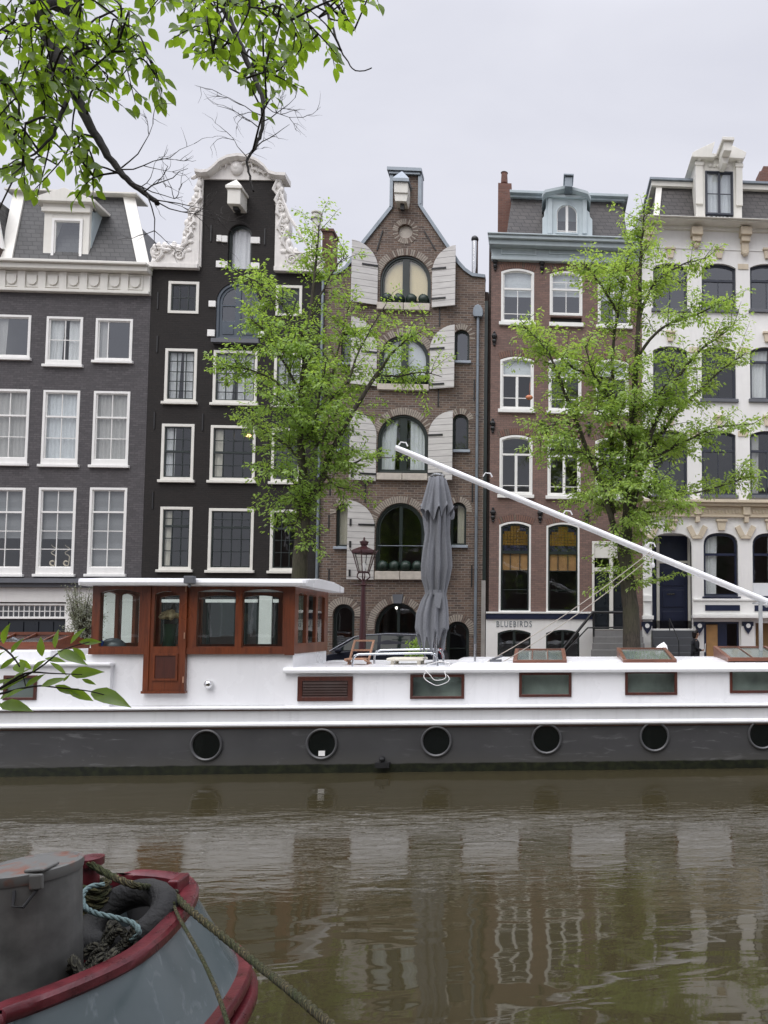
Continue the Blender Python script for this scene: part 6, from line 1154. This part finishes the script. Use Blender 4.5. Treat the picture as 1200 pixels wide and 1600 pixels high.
# two lit lamps inside, seen through windows
for px, py, mt_, lab in ((388.5, 682, 'lamp_glow', 'small orange lit ceiling lamp behind a window of the black house'), (620, 949.5, 'lamp_white', 'small white lit ceiling lamp behind the arched entrance of the warehouse')):
    q = P(px, py, YF+.7); m = MB(); m.lathe([(.02, q.z+.1), (.10, q.z+.05), (.11, q.z), (.02, q.z-.02)] if mt_ == 'lamp_glow' else [(.02, q.z+.06), (.06, q.z+.03), (.06, q.z-.03), (.02, q.z-.06)], q.x, YF+.7, 12); tag(m.build('ceiling_lamp', M[mt_], smooth=True), lab, 'lamp')
paint('orange_paper', (.55, .20, .10), .6)
for px, py, lab in ((827, 621, 'left'), (953, 662, 'right')):
    q = P(px, py, 20.4); m = MB(); m.ball((q.x, 20.4, q.z), .085, 12, 0, (1.2, 1, .75)); m.tube([(q.x, 20.4, q.z+.05), (q.x+.02, 20.5, q.z+.45)], .006, 4); tag(m.build('hanging_ornament', M['orange_paper'], smooth=2), 'small orange ornament hanging in the pale green elm, %s one of two' % lab, 'ornament', 'orange ornaments in the elm')
# ---------------------------------------------------------------- woman on the quay
paint('skin', (.30, .17, .11), .55); paint('hair_dark', (.012, .009, .008), .5); paint('jacket_dark', (.012, .013, .018), .8); paint('trousers_dark', (.02, .022, .03), .85)
Yw = 25.2; q = P(1086, 1000, Yw); pr = thing('person', (q.x, Yw, ZQ), 'woman in a dark jacket with dark hair standing by the white house, facing right', 'person')
def skin(name, verts, edges, radii, mat, parent, root=0):
    me = bpy.data.meshes.new(name); me.from_pydata([Vector(v) for v in verts], edges, []); o = bpy.data.objects.new(name, me); COL.objects.link(o); o.parent = parent
    md = o.modifiers.new('skin', 'SKIN'); md.use_smooth_shade = True; sv = me.skin_vertices[0].data if me.skin_vertices else None
    if sv is None:
        b2 = bmesh.new(); b2.from_mesh(me); b2.verts.layers.skin.verify(); b2.to_mesh(me); b2.free(); sv = me.skin_vertices[0].data
    for i, r in enumerate(radii): sv[i].radius = r if isinstance(r, tuple) else (r, r); sv[i].use_root = (i == root)
    s2 = o.modifiers.new('subdivision', 'SUBSURF'); s2.levels = 2; s2.render_levels = 2; me.materials.append(M[mat]); return o
# local axes: figure faces +x
V_ = [(0, 0, .88), (0, 0, 1.0), (.01, 0, 1.18), (.02, 0, 1.33), (.04, 0, 1.40), (.06, 0, 1.47), (.075, 0, 1.56), (.06, 0, 1.60),
      (0, -.09, .84), (.03, -.1, .48), (-.02, -.1, .08), (.12, -.1, .03), (0, .09, .84), (.0, .1, .48), (-.07, .1, .08), (.07, .1, .03),
      (.01, -.17, 1.32), (.0, -.21, 1.06), (.20, -.17, .98), (.27, -.13, 1.0), (.33, -.10, 1.01), (.01, .17, 1.32), (.0, .21, 1.06), (.18, .18, .97), (.26, .15, .99), (.32, .12, 1.0)]
E_ = [(0, 1), (1, 2), (2, 3), (3, 4), (4, 5), (5, 6), (6, 7), (0, 8), (8, 9), (9, 10), (10, 11), (0, 12), (12, 13), (13, 14), (14, 15), (3, 16), (16, 17), (17, 18), (18, 19), (19, 20), (3, 21), (21, 22), (22, 23), (23, 24), (24, 25)]
R__ = [(.12, .14), (.10, .12), (.11, .14), (.08, .13), .05, .055, .085, .07, .085, .055, .035, .03, .085, .055, .035, .03, .055, .042, .032, .028, .015, .055, .042, .032, .028, .015]
bd = skin('body', V_, E_, R__, 'skin', pr)
skin('jacket', [V_[i] for i in (1, 2, 3, 4, 16, 17, 18, 21, 22, 23, 0)], [(10, 0), (0, 1), (1, 2), (2, 3), (2, 4), (4, 5), (5, 6), (2, 7), (7, 8), (8, 9)], [(.14, .16), (.135, .17), (.10, .15), .07, .075, .06, .045, .075, .06, .045, (.15, .17)], 'jacket_dark', bd)
skin('trousers', [V_[i] for i in (0, 8, 9, 10, 12, 13, 14)], [(0, 1), (1, 2), (2, 3), (0, 4), (4, 5), (5, 6)], [(.13, .15), .10, .07, .05, .10, .07, .05], 'trousers_dark', bd)
skin('hair', [(.02, 0, 1.655), (-.015, 0, 1.60), (-.035, 0, 1.50), (-.03, 0, 1.40), (.05, 0, 1.66)], [(0, 1), (1, 2), (2, 3), (0, 4)], [.075, .10, .085, .06, .05], 'hair_dark', bd)
pr.scale = (.95, .95, .95)
m = MB(); m.ball((.165, 0, 1.535), .016, 8); m.ball((.15, -.035, 1.56), .011, 6); m.ball((.15, .035, 1.56), .011, 6); m.box(.145, .158, -.022, .022, 1.497, 1.505); ORG['body'] = Vector((0, 0, 0)); o = m.build('face', M['hair_dark'], None); o.parent = bd
m = MB(); m.add([(.29, -.18, .92), (.31, -.18, 1.22), (.40, .12, 1.22), (.38, .12, .92), (.30, -.18, .92), (.32, -.18, 1.22), (.41, .12, 1.22), (.39, .12, .92)], [(0, 1, 2, 3), (7, 6, 5, 4), (0, 4, 5, 1), (1, 5, 6, 2), (2, 6, 7, 3), (3, 7, 4, 0)]); o = m.build('paper_sheets', M['paper']); o.location = (q.x, Yw, ZQ); o.scale = (.95, .95, .95); tag(o, 'white paper sheets held by the woman in the dark jacket', 'paper')
# ================================================================ BOW OF THE NEAR BOAT
random.seed(9)
nb = thing('moored_barge', (-3.5, 3.5, 0), 'red and blue grey bow of an old barge moored at the near quay', 'boat')
paint('barge_red', (.115, .016, .022), .3, .45, .5, sc=9, bump=.2); paint('barge_dark', (.02, .02, .021), .7, .3)
b = NB('barge_grey'); n1 = b.noise(2.2, 5); n2 = b.noise(1, 4, b.coords((9, 9, 2)), .6, 1.2)
col = b.mix(b.ramp(n2, [(.57, (0, 0, 0)), (.74, (.40,)*3)]), b.ramp(n1, [(.3, (.065, .086, .092)), (.7, (.10, .125, .130))]), (.30, .34, .36)); b.pbr(col, b.ramp(n1, [(.3, (.10,)*3), (.7, (.26,)*3)]), b.bump(n1, .12, .03))
ZR = 1.15
rim = [Vector((-6.5, 1.75, ZR-.05)), Vector((-4.2, 1.9, ZR-.05)), Vector((-3.1, 2.25, ZR-.03))]+[PZ(x, y, ZR) for x, y in ((-60, 1622), (0, 1590), (66, 1566), (132, 1539), (180, 1517), (221, 1494), (256, 1466), (283, 1437), (298, 1415), (305, 1398), (301, 1383), (284, 1374), (247, 1369), (205, 1369))]+[Vector((-2.75, 4.80, ZR)), Vector((-3.6, 4.95, ZR)), Vector((-6.5, 5.0, ZR-.05))]
rim = smooth_path(rim, 3); NR = len(rim); rc = Vector((-3.4, 3.4, 0))
def offs(d, z, dst=None):
    out = []
    for i, p in enumerate(rim):
        t = (rim[min(NR-1, i+1)]-rim[max(0, i-1)]); n = Vector((t.y, -t.x, 0)).normalized(); n = n if n.dot(Vector((p.x, p.y, 0))-rc) > 0 else -n
        w = math.exp(-((i-NR*.62)/(NR*.16))**2); dd = d+(dst-d)*w if dst is not None else d
        out.append(Vector((p.x+n.x*dd, p.y+n.y*dd, p.z-ZR+z)))
    return out
m = MB(); rows = [offs(0, ZR-.02), offs(.06, .98, .08), offs(.13, .80, .18), offs(.17, .70, .25)]; m.loft(rows, closed=False, caps=False); m.build('bulwark', M['barge_grey'], nb, smooth=2)
def band(r, w, h_, name, mat, zt=None):
    secs = []
    for i, p in enumerate(r):
        t = (r[min(NR-1, i+1)]-r[max(0, i-1)]); n = Vector((t.y, -t.x, 0)).normalized(); n = n if n.dot(Vector((p.x, p.y, 0))-rc) > 0 else -n
        secs.append([p+n*a*w+Vector((0, 0, c*h_)) for a, c in ((-.5, -.5), (.35, -.5), (.5, -.25), (.5, .25), (.35, .5), (-.35, .5), (-.5, .35))])
    m = MB(); m.loft(secs); return m.build(name, M[mat], nb, smooth=True)
band(offs(-.03, ZR), .098, .07, 'rim', 'barge_red'); band(offs(.18, .67, .27), .09, .085, 'rubbing_strake', 'barge_red'); band(offs(.19, .56, .285), .13, .10, 'rubbing_strake', 'barge_red')
m = MB(); m.loft([offs(.15, .51, .24), offs(.10, .25, .15), offs(-.05, -.1, -.05), offs(-.4, -.5, -.5)], closed=False, caps=False); m.build('hull', M['barge_dark'], nb, smooth=2)
m = MB(); inn = offs(-.09, ZR-.03); dk = offs(-.13, .88); m.loft([inn, dk], closed=False, caps=False); m.add(dk, [list(range(NR))]); m.build('foredeck', M['barge_dark'], nb, smooth=False, fixn=False)
m = MB(); f1 = PZ(281, 1395, ZR); m.box(f1.x-.03, f1.x+.03, f1.y-.10, f1.y+.06, ZR-.02, ZR+.10); m.box(f1.x-.15, f1.x-.07, f1.y-.13, f1.y-.02, ZR-.02, ZR+.07); m.build('fairlead', M['barge_red'], nb, bevel=.012)
q = P(140, 1345, 4.35); m = MB(); m.lathe([(.05, .88), (.05, q.z-.02), (.07, q.z-.02), (.07, q.z+.02), (.02, q.z+.03)], q.x, 4.35, 16); m.build('bollard', M['barge_red'], nb, smooth=True)
BOL = q
# oil drum on the foredeck
paint('drum_grey', (.14, .14, .132), .5, .45, .6, sc=7, metal=.2)
b = NB('drum_lid'); n1 = b.noise(7, 4); b.pbr(b.ramp(n1, [(.52, (.12, .12, .112)), (.64, (.16, .07, .045)), (.78, (.10, .05, .04))]), .6, b.bump(n1, .2, .01), .1)
yd = 3.83; q = P(57, 1540, yd); dr = thing('oil_drum', (q.x, yd, .88), 'dented grey metal drum with a rusty lid standing on the barge bow', 'drum'); Hd = P(60, 1350, yd).z-.88
m = MB(); pf = [(.188, 0), (.192, .02), (.195, Hd*.3), (.197, Hd*.6), (.198, Hd-.04)]; m.loft([[(r*(1+.012*math.sin(3*a+h_*9))*math.cos(a), r*(1+.012*math.sin(3*a+h_*9))*math.sin(a), h_) for a in [2*math.pi*k/40 for k in range(40)]] for r, h_ in pf]); bd2 = m.build('drum_body', M['drum_grey'], None, smooth=True); bd2.parent = dr
m = MB(); m.lathe([(.203, Hd-.045), (.208, Hd-.02), (.206, Hd), (.19, Hd+.005), (.18, Hd-.004), (.03, Hd+.012)], 0, 0, 40); lid = m.build('drum_lid', M['drum_lid'], None, smooth=True); lid.parent = dr
m = MB(); m.box(.07, .16, -.17, -.05, Hd+.004, Hd+.02); m.box(.10, .16, -.185, -.165, Hd-.07, Hd+.0); o = m.build('lid_strap', M['drum_lid'], None, bevel=.01); o.parent = lid
m = MB(); m.tube([(.05, -.20, Hd-.06), (.06, -.225, Hd-.12), (.10, -.22, Hd-.13), (.13, -.17, Hd-.07)], .007, 6); o = m.build('handle', M['black_iron'], None, smooth=True); o.parent = bd2; m = MB(); m.tube([(-.18, -.09, Hd*.66), (-.14, -.18, Hd*.62), (-.11, -.20, Hd*.5), (-.11, -.18, Hd*.45)], .008, 6); o = m.build('handle', M['black_iron'], None, smooth=True); o.parent = bd2
dr.rotation_euler = (0, rad(-3.5), 0)
# tyre, ropes
def torus(c, R0, r0, axis, name, mat, N=40, n=14, tread=True):
    ax = Vector(axis).normalized(); u = ax.orthogonal().normalized(); v = ax.cross(u); m = MB(); secs = []
    for k in range(N):
        t = 2*math.pi*k/N; d = u*math.cos(t)+v*math.sin(t); secs.append([Vector(c)+d*(R0+r0*.95*math.cos(a)*(1 if not tread or math.cos(a) < .5 or k % 2 else .93))+ax*r0*1.15*math.sin(a) for a in [2*math.pi*j/n for j in range(n)]])
    m.loft(secs+[secs[0]], caps=False); return m.build(name, M[mat], smooth=2)
c = P(198, 1436, 4.3); o = torus((c.x, c.y, c.z-.0), .185, .07, (-.1, -.45, .89), 'old_tyre', 'tyre_tread'); tag(o, 'worn black rubber tyre leaning inside the barge bow', 'tyre')
b = NB('rope_dark'); w = b.n('ShaderNodeTexWave'); w.inputs['Scale'].default_value = 28; w.inputs['Distortion'].default_value = 3; b.l(b.coords((1, 1, 1), (.5, .6, .7)), w.inputs['Vector']); b.pbr(b.ramp(w.outputs['Fac'], [(.2, (.018, .017, .012)), (.7, (.055, .052, .035))]), .95, b.bump(w.outputs['Fac'], .8, .01))
b = NB('rope_moss'); w = b.n('ShaderNodeTexWave'); w.inputs['Scale'].default_value = 28; w.inputs['Distortion'].default_value = 3; b.l(b.coords((1, 1, 1), (.5, .6, .7)), w.inputs['Vector']); b.pbr(b.mix(b.ramp(b.noise(6, 3), [(.4, (0, 0, 0)), (.6, (1,)*3)]), b.ramp(w.outputs['Fac'], [(.2, (.03, .026, .013)), (.7, (.10, .083, .036))]), (.035, .042, .012)), .95, b.bump(w.outputs['Fac'], .8, .01))
paint('rope_teal', (.13, .19, .19), .85, .3, sc=25, bump=.6)
def rope(pts, r, mat, strands=3, pitch=9.0, n=6):
    pts = smooth_path([Vector(p) for p in pts], 10); m = MB(); acc = 0; st = [[] for _ in range(strands)]
    # resample
    P2 = [pts[0]]; 
    for p in pts[1:]:
        d = (p-P2[-1]).length
        k = max(1, int(d/(r*.9)))
        s0 = P2[-1]
        for j in range(1, k+1): P2.append(s0.lerp(p, j/k))
    prev = None
    for i, p in enumerate(P2):
        t = (P2[min(i+1, len(P2)-1)]-P2[max(0, i-1)]).normalized(); a = t.orthogonal().normalized() if prev is None else (prev-t*prev.dot(t)).normalized(); prev = a; c2 = t.cross(a)
        if i: acc += (p-P2[i-1]).length
        for s in range(strands): q2 = acc/(r*pitch)*2*math.pi+2*math.pi*s/strands; st[s].append(p+(a*math.cos(q2)+c2*math.sin(q2))*r*.5)
    for s in st: m.tube(s, r*.58, n)
    return m
bq = (BOL.x, 4.35, 1.25); fl = PZ(268, 1398, ZR+.06)
E1 = Vector((.75, 1.15, ZQ+.14))
mid = P(400, 1505, 3.75); mid2 = P(515, 1600, 3.0)
L1 = [tuple(P(138, 1347, 4.3)), tuple(P(165, 1364, 4.3)), tuple(P(212, 1384, 4.25)), (fl.x-.10, fl.y+.01, ZR+.10), (fl.x, fl.y-.0, ZR+.07), tuple(PZ(300, 1424, ZR+.05)), tuple(mid), tuple(mid2), tuple(E1)]
o = rope(L1, .0185, 'rope_moss').build('mooring_rope', M['rope_moss'], smooth=2, fixn=False); tag(o, 'thick mossy mooring rope stretched from the barge fairlead to the quay', 'rope')
E2 = Vector((-.25, 1.15, ZQ+.12)); L2 = [tuple(PZ(272, 1410, ZR+.07)), tuple(PZ(277, 1428, ZR+.05)), tuple(P(356, 1600, 2.95)), tuple(E2)]
o = rope(L2, .0085, 'rope_moss').build('thin_line', M['rope_moss'], smooth=2, fixn=False); tag(o, 'thin mossy line hanging from the barge rim down to the quay', 'rope')
m = MB()
for k in range(5): 
    pts = []
    for j in range(20): t = j/19*6.28; pts.append((BOL.x+.085*math.cos(t), 4.35+.085*math.sin(t), 1.14+.042*k+.01*math.sin(3*t)))
    mm = rope(pts, .022, 'rope_moss'); m.add(mm.v, mm.f)
o = m.build('rope_turns', M['rope_moss'], smooth=2, fixn=False); tag(o, 'turns of mossy yellow rope wound round the red barge bollard', 'rope')
m = MB()
for k in range(9):
    cx_, cy_ = random.uniform(-2.16, -2.0), random.uniform(3.75, 4.12); r_ = random.uniform(.06, .11); z_ = .93+.028*k; ph = random.random()*6; pts = [(cx_+r_*math.cos(j/18*6.6+ph)*(1+.2*math.sin(j)), cy_+r_*math.sin(j/18*6.6+ph), z_+.05*math.sin(j*.9+ph)) for j in range(19)]; mm = rope(pts, .02, 'rope_dark'); m.add(mm.v, mm.f)
o = m.build('rope_heap', M['rope_dark'], smooth=2, fixn=False); tag(o, 'heap of dark coiled rope lying on the barge foredeck beside the drum', 'rope heap')
tl = [P(163, 1382, 4.25), P(140, 1386, 4.2), P(129, 1400, 4.1), P(133, 1417, 4.05), P(150, 1427, 4.0), P(185, 1435, 4.0), P(208, 1443, 4.0), P(217, 1457, 3.98), P(205, 1470, 4.0)]
o = rope([tuple(p) for p in tl], .013, 'rope_teal').build('teal_rope', M['rope_teal'], smooth=2, fixn=False); tag(o, 'faded teal rope looped between the drum and the tyre', 'rope')
m = MB(); pts = [tuple(fl+Vector((.03*math.cos(j*1.3), -.02+.03*math.sin(j*1.3), .02-.012*j))) for j in range(9)]; mm = rope(pts, .018, 'rope_dark'); m.add(mm.v, mm.f); o = m.build('knotted_rope', M['rope_dark'], smooth=2, fixn=False); tag(o, 'dark knotted rope lashing on the barge fairlead', 'rope')
for e, lab in ((E1, 'right'), (E2, 'left')):
    t = thing('mooring_ring', (e.x, e.y, ZQ), '%s black iron mooring ring on the near quay edge' % lab, 'mooring ring', 'mooring rings on the near quay'); m = MB(); m.lathe([(.09, ZQ), (.09, ZQ+.02), (.05, ZQ+.03), (.05, ZQ+.12), (.09, ZQ+.15), (.03, ZQ+.18)], e.x, e.y, 14); m.build('bollard', M['black_iron'], t, smooth=True)
# ================================================================ OVERHANGING ELM ON THE NEAR QUAY
random.seed(31)
nt_ = thing('overhanging_elm', (-5.2, -.6, ZQ), 'elm on the near quay whose leafy branches hang in at the top left', 'tree')
wd = MB(); trunk = [Vector((-5.2, -.6, ZQ-.1)), Vector((-5.15, -.55, 2.6)), Vector((-5.0, -.4, 4.4)), Vector((-4.6, 0, 6.2)), Vector((-4.0, .6, 8.2)), Vector((-3.6, .8, 10.4))]
wd.tube(smooth_path(trunk, 4), [.34-.012*k for k in range(21)], 14); wd.build('trunk', M['bark'], nt_, smooth=2, fixn=False)
def bpath(pts, Y0, Y1, start=None):
    w = [P(x, y, Y0+(Y1-Y0)*i/(len(pts)-1)) for i, (x, y) in enumerate(pts)]
    return smooth_path(([start] if start else [])+w, 4)
B1 = bpath([(30, -60), (58, 0), (76, 60), (95, 100), (118, 148), (135, 185), (158, 225), (182, 262), (205, 285), (228, 303), (246, 317)], 4.1, 3.7, Vector((-4.6, .2, 6.0)))
B2 = bpath([(320, -70), (345, 0), (368, 52), (384, 92), (397, 120), (408, 148), (412, 185), (405, 215), (398, 232), (386, 250), (390, 275), (396, 300)], 4.3, 3.9, Vector((-3.9, 1.2, 7.4)))
B3 = bpath([(495, -40), (505, 0), (518, 38), (528, 66), (540, 92), (556, 110), (582, 106)], 4.4, 4.2, Vector((-3.6, 1.0, 8.2)))
B4 = bpath([(118, 150), (122, 118), (110, 95), (120, 80), (140, 75)], 3.9, 3.9); B5 = bpath([(112, 135), (95, 180), (84, 210), (60, 235), (30, 260), (0, 330)], 3.9, 3.6)
B6 = bpath([(-60, 80), (-5, 52), (25, 45), (52, 32)], 3.6, 3.9); B7 = bpath([(345, 0), (330, -5), (345, 25), (355, 60)], 4.2, 4.1)
bm_ = MB()
for b_, ra, rb in ((B1, .035, .012), (B2, .02, .005), (B3, .010, .003), (B4, .010, .005), (B5, .008, .003), (B6, .008, .004), (B7, .006, .003)):
    n = len(b_); bm_.tube([p+rv(.004) for p in b_], [ra*(1-i/(n-1))**1.5+rb for i in range(n)], 8)
tw_ = MB(); tw2 = MB()
def barren(m, p, d, ln, r, lev):
    pts = [p]; c = p
    for s in range(5): d = (d+rv(.33)+Vector((0, 0, .03))).normalized(); c = c+d*ln/5; pts.append(c)
    m.tube(pts, [r*(1-.14*k) for k in range(6)], 5)
    if lev:
        for k in range(random.randint(2, 4)): j = random.randint(1, 5); barren(m, pts[j], (d+rv(1.0)).normalized(), ln*random.uniform(.4, .75), r*.6, lev-1)
for (px, py, dx, dz, Y) in ((190, 265, .9, .15, 3.75), (190, 262, .6, .7, 3.75), (205, 285, .8, -.2, 3.7), (240, 312, .9, .2, 3.7), (246, 316, .7, -.5, 3.7), (230, 305, .2, -.9, 3.7), (225, 300, .9, .7, 3.7)):
    barren(tw_, P(px, py, Y), Vector((dx, random.uniform(-.3, .3), dz)), .27, .0036, 2)
for (px, py, dx, dz) in ((405, 160, .4, -.6), (405, 200, -.7, .3), (410, 190, .6, .3), (388, 250, -.5, .6), (400, 230, .7, .1), (408, 180, -.8, .5)): barren(tw2, P(px, py, 4.0), Vector((dx, random.uniform(-.3, .3), dz)), .22, .0032, 2)
lf = MB(); wood_pts = [p for b_ in (B1[4:], B2[4:], B3[4:], B4, B5, B6, B7) for p in b_]
def twig_to(px, py, Y, ln_px=(14, 23), nl=8, far=1.0):
    e = P(px, py, Y); cand = sorted(wood_pts, key=lambda p: (p-e).length+.5*max(0, e.z-p.z))[:6]; s = random.choice(cand)
    if (s-e).length > 1.1: s = e+(s-e).normalized()*1.1
    midp = s.lerp(e, .5)+rv(.05)+Vector((0, 0, .06)); pts = smooth_path([s, midp, e], 5); n = len(pts); bm_.tube(pts, [.006-.004*i/(n-1) for i in range(n)], 5); wood_pts.extend(pts[4:8])
    for k in range(nl):
        u = 1-.75*k/nl; j = min(n-2, int(u*(n-1))); p = pts[j].lerp(pts[j+1], u*(n-1)-j); dd = (pts[j+1]-pts[j]).normalized()
        sd_ = dd.cross(Vector((0, 0, 1))+rv(.3)); sd_ = (sd_.normalized() if sd_.length > .01 else rv())*(1 if k % 2 else -1)
        ld = (dd*(1.2 if k == 0 else .6)+sd_*(.15 if k == 0 else .8)+Vector((0, 0, -.28))+rv(.35)).normalized(); L_ = random.uniform(*ln_px)/1180*Y
        pe = p+ld*.012; bm_.tube([p, pe], .0012, 3); leaf8(lf, pe, ld, Vector((0, 0, 1))+rv(.9)+Vector((0, -.3, 0)), L_, L_*random.uniform(.54, .70))
TG = []
def reg(n, x0, x1, y0, y1): TG.extend([(random.uniform(x0, x1), random.uniform(y0, y1)) for _ in range(n)])
reg(26, -20, 130, -20, 60); reg(24, -20, 150, 50, 130); reg(16, 100, 230, -15, 70); reg(18, 110, 235, 60, 160); reg(16, -20, 80, 120, 215); reg(12, -15, 60, 190, 300); reg(8, 60, 110, 150, 215); reg(13, 70, 148, 215, 310)
reg(6, 180, 262, 130, 172); reg(10, 225, 330, -20, 22); reg(10, 265, 345, 20, 75); reg(7, 295, 360, 60, 110); reg(26, 335, 470, -20, 75); reg(18, 350, 470, 70, 130); reg(7, 385, 465, 120, 150); reg(9, 455, 530, 70, 105); reg(10, 440, 545, -15, 40); reg(7, 550, 625, -25, 8); reg(4, 10, 60, 270, 305)
random.shuffle(TG)
for x, y in TG[:int(len(TG)*.93)]: twig_to(x, y, 3.9+random.uniform(-.45, .6), nl=random.randint(5, 9))
# crown above and behind the camera (seen in window reflections and on the water)
cr_ = MB()
for k in range(5200):
    t = random.uniform(0, 6.28); rr = random.random()**.5; c = Vector((-5.0+3.2*rr*math.cos(t), -3.2+2.6*rr*math.sin(t), random.uniform(7.6, 11.5))); leaf2(cr_, c, rv(), rv()+Vector((0, 0, 1)), random.uniform(.2, .34), .17)
# low shoots at the left edge
Yl = 2.6; S1 = bpath([(-90, 1130), (0, 1076), (58, 1046), (98, 1016), (140, 1003)], 2.6, 2.6); S2 = bpath([(-90, 1110), (0, 1084), (55, 1072), (88, 1074), (140, 1080), (186, 1092)], 2.6, 2.6); S3 = bpath([(0, 1076), (40, 1052), (80, 1052), (128, 1054)], 2.6, 2.6); S4 = bpath([(-60, 1000), (0, 1010), (30, 1040), (40, 1072)], 2.6, 2.6)
lo = MB(); lw = MB()
lw.tube(smooth_path([Vector((-5.1, -.5, 2.2)), Vector((-4.0, 1.2, 2.3)), Vector((-2.9, 2.2, 2.35)), S1[0]], 4), [.03-.0015*k for k in range(13)], 8); lw.tube([S1[0], S2[0]], .008, 6)
for s_ in (S1, S2, S3, S4): lw.tube(s_, [.0045-.003*i/(len(s_)-1) for i in range(len(s_))], 5)
LV = ((5, 1006, 8, 977), (17, 1021, 32, 997), (66, 1026, 61, 996), (86, 1013, 87, 983), (110, 1006, 128, 980), (123, 1003, 158, 1002), (113, 1012, 138, 1032), (90, 1017, 127, 1031), (0, 1046, 24, 1025), (36, 1052, 22, 1027), (70, 1029, 102, 1032), (78, 1035, 108, 1053), (40, 1073, 65, 1053), (64, 1073, 100, 1057), (99, 1065, 108, 1054), (110, 1053, 150, 1048), (128, 1061, 149, 1069), (86, 1071, 120, 1084), (104, 1076, 146, 1094), (142, 1080, 192, 1094), (0, 1079, 32, 1055), (0, 1093, 18, 1080), (0, 1100, 39, 1103), (30, 1030, 50, 1046), (-8, 1034, 6, 1010), (50, 1052, 62, 1030), (108, 1080, 116, 1088), (20, 1062, 46, 1040), (-12, 1070, 14, 1060), (5, 1105, -20, 1090), (10, 1090, 30, 1074))
for a, b2, c, d in LV:
    p0 = P(a, b2, Yl+random.uniform(-.04, .04)); p1 = P(c, d, Yl+random.uniform(-.06, .06)); dv = p1-p0; leaf8(lo, p0, dv, Vector((random.uniform(-.5, .5), -1.0, .5+random.uniform(-.3, .5))), dv.length*1.04, dv.length*random.uniform(.27, .38))
bm_.build('branches', M['bark_dark'], nt_, smooth=2, fixn=False); tw_.build('bare_twigs', M['twig_grey'], nt_, smooth=2, fixn=False); tw2.build('bare_twigs', M['twig_grey'], nt_, smooth=2, fixn=False); lf.build('foliage', M['leaf_near'], nt_, fixn=False, smooth=2); cr_.build('crown', M['leaf_dark'], nt_, fixn=False)
lw.build('low_branch', M['bark_dark'], nt_, smooth=2, fixn=False); lo.build('low_foliage', M['leaf_near'], nt_, fixn=False, smooth=2)
# houses and trees on the near side: out of frame but mirrored in window panes
random.seed(77)
m = MB(); m.box(-24, 26, -22, -12, ZQ, ZQ+12.5); nbld = thing('brick_terrace', (0, -12, ZQ), 'dark brick terrace across the near street, behind the viewer', 'house'); m.build('wall', M['brick_dark'], nbld); m = MB(); m.prism([(0, 0)], 0, 0) if False else None
m = MB(); m.add([(-24, -12, ZQ+12.5), (26, -12, ZQ+12.5), (26, -17, ZQ+15.5), (-24, -17, ZQ+15.5), (-24, -22, ZQ+12.5), (26, -22, ZQ+12.5)], [(0, 1, 2, 3), (3, 2, 5, 4), (0, 3, 4), (1, 5, 2)]); m.build('roof', M['slate'], nbld)
for k in range(14):
    for j in range(3):
        x = -22.5+3.4*k; z = ZQ+1.2+j*3.7; m = MB(); m.ring(arch(x, x+1.3, z, z+2.1), arch(x+.1, x+1.2, z+.1, z+2.0), -12.0, -11.94); m.box(x+.1, x+1.2, -12.0, -11.98, z+.1, z+2.0, 1); m.build('window', [M['white'], M['dark_sash']], nbld)
for x, lab in ((3.5, 'right'), (12.0, 'far right')):
    tr = thing('quay_elm', (x, -3.5, ZQ), 'broad elm on the near quay to the %s behind the viewer' % lab, 'tree', 'elms on the near quay'); w2 = MB(); w2.tube([(x, -3.5, ZQ-.1), (x+.1, -3.4, ZQ+3), (x, -3.3, ZQ+6.5), (x+.3, -3.5, ZQ+9)], [.3, .26, .18, .08], 10); w2.build('trunk', M['bark'], tr); l2 = MB()
    for k in range(3600):
        d = rv().normalized()*random.random()**.4; c = Vector((x+d.x*3.6, -3.5+d.y*3.0, ZQ+7.5+d.z*3.6)); leaf2(l2, c, rv(), rv()+Vector((0, 0, 1)), random.uniform(.22, .36), .2)
    l2.build('crown', M['leaf_dark'], tr, fixn=False)
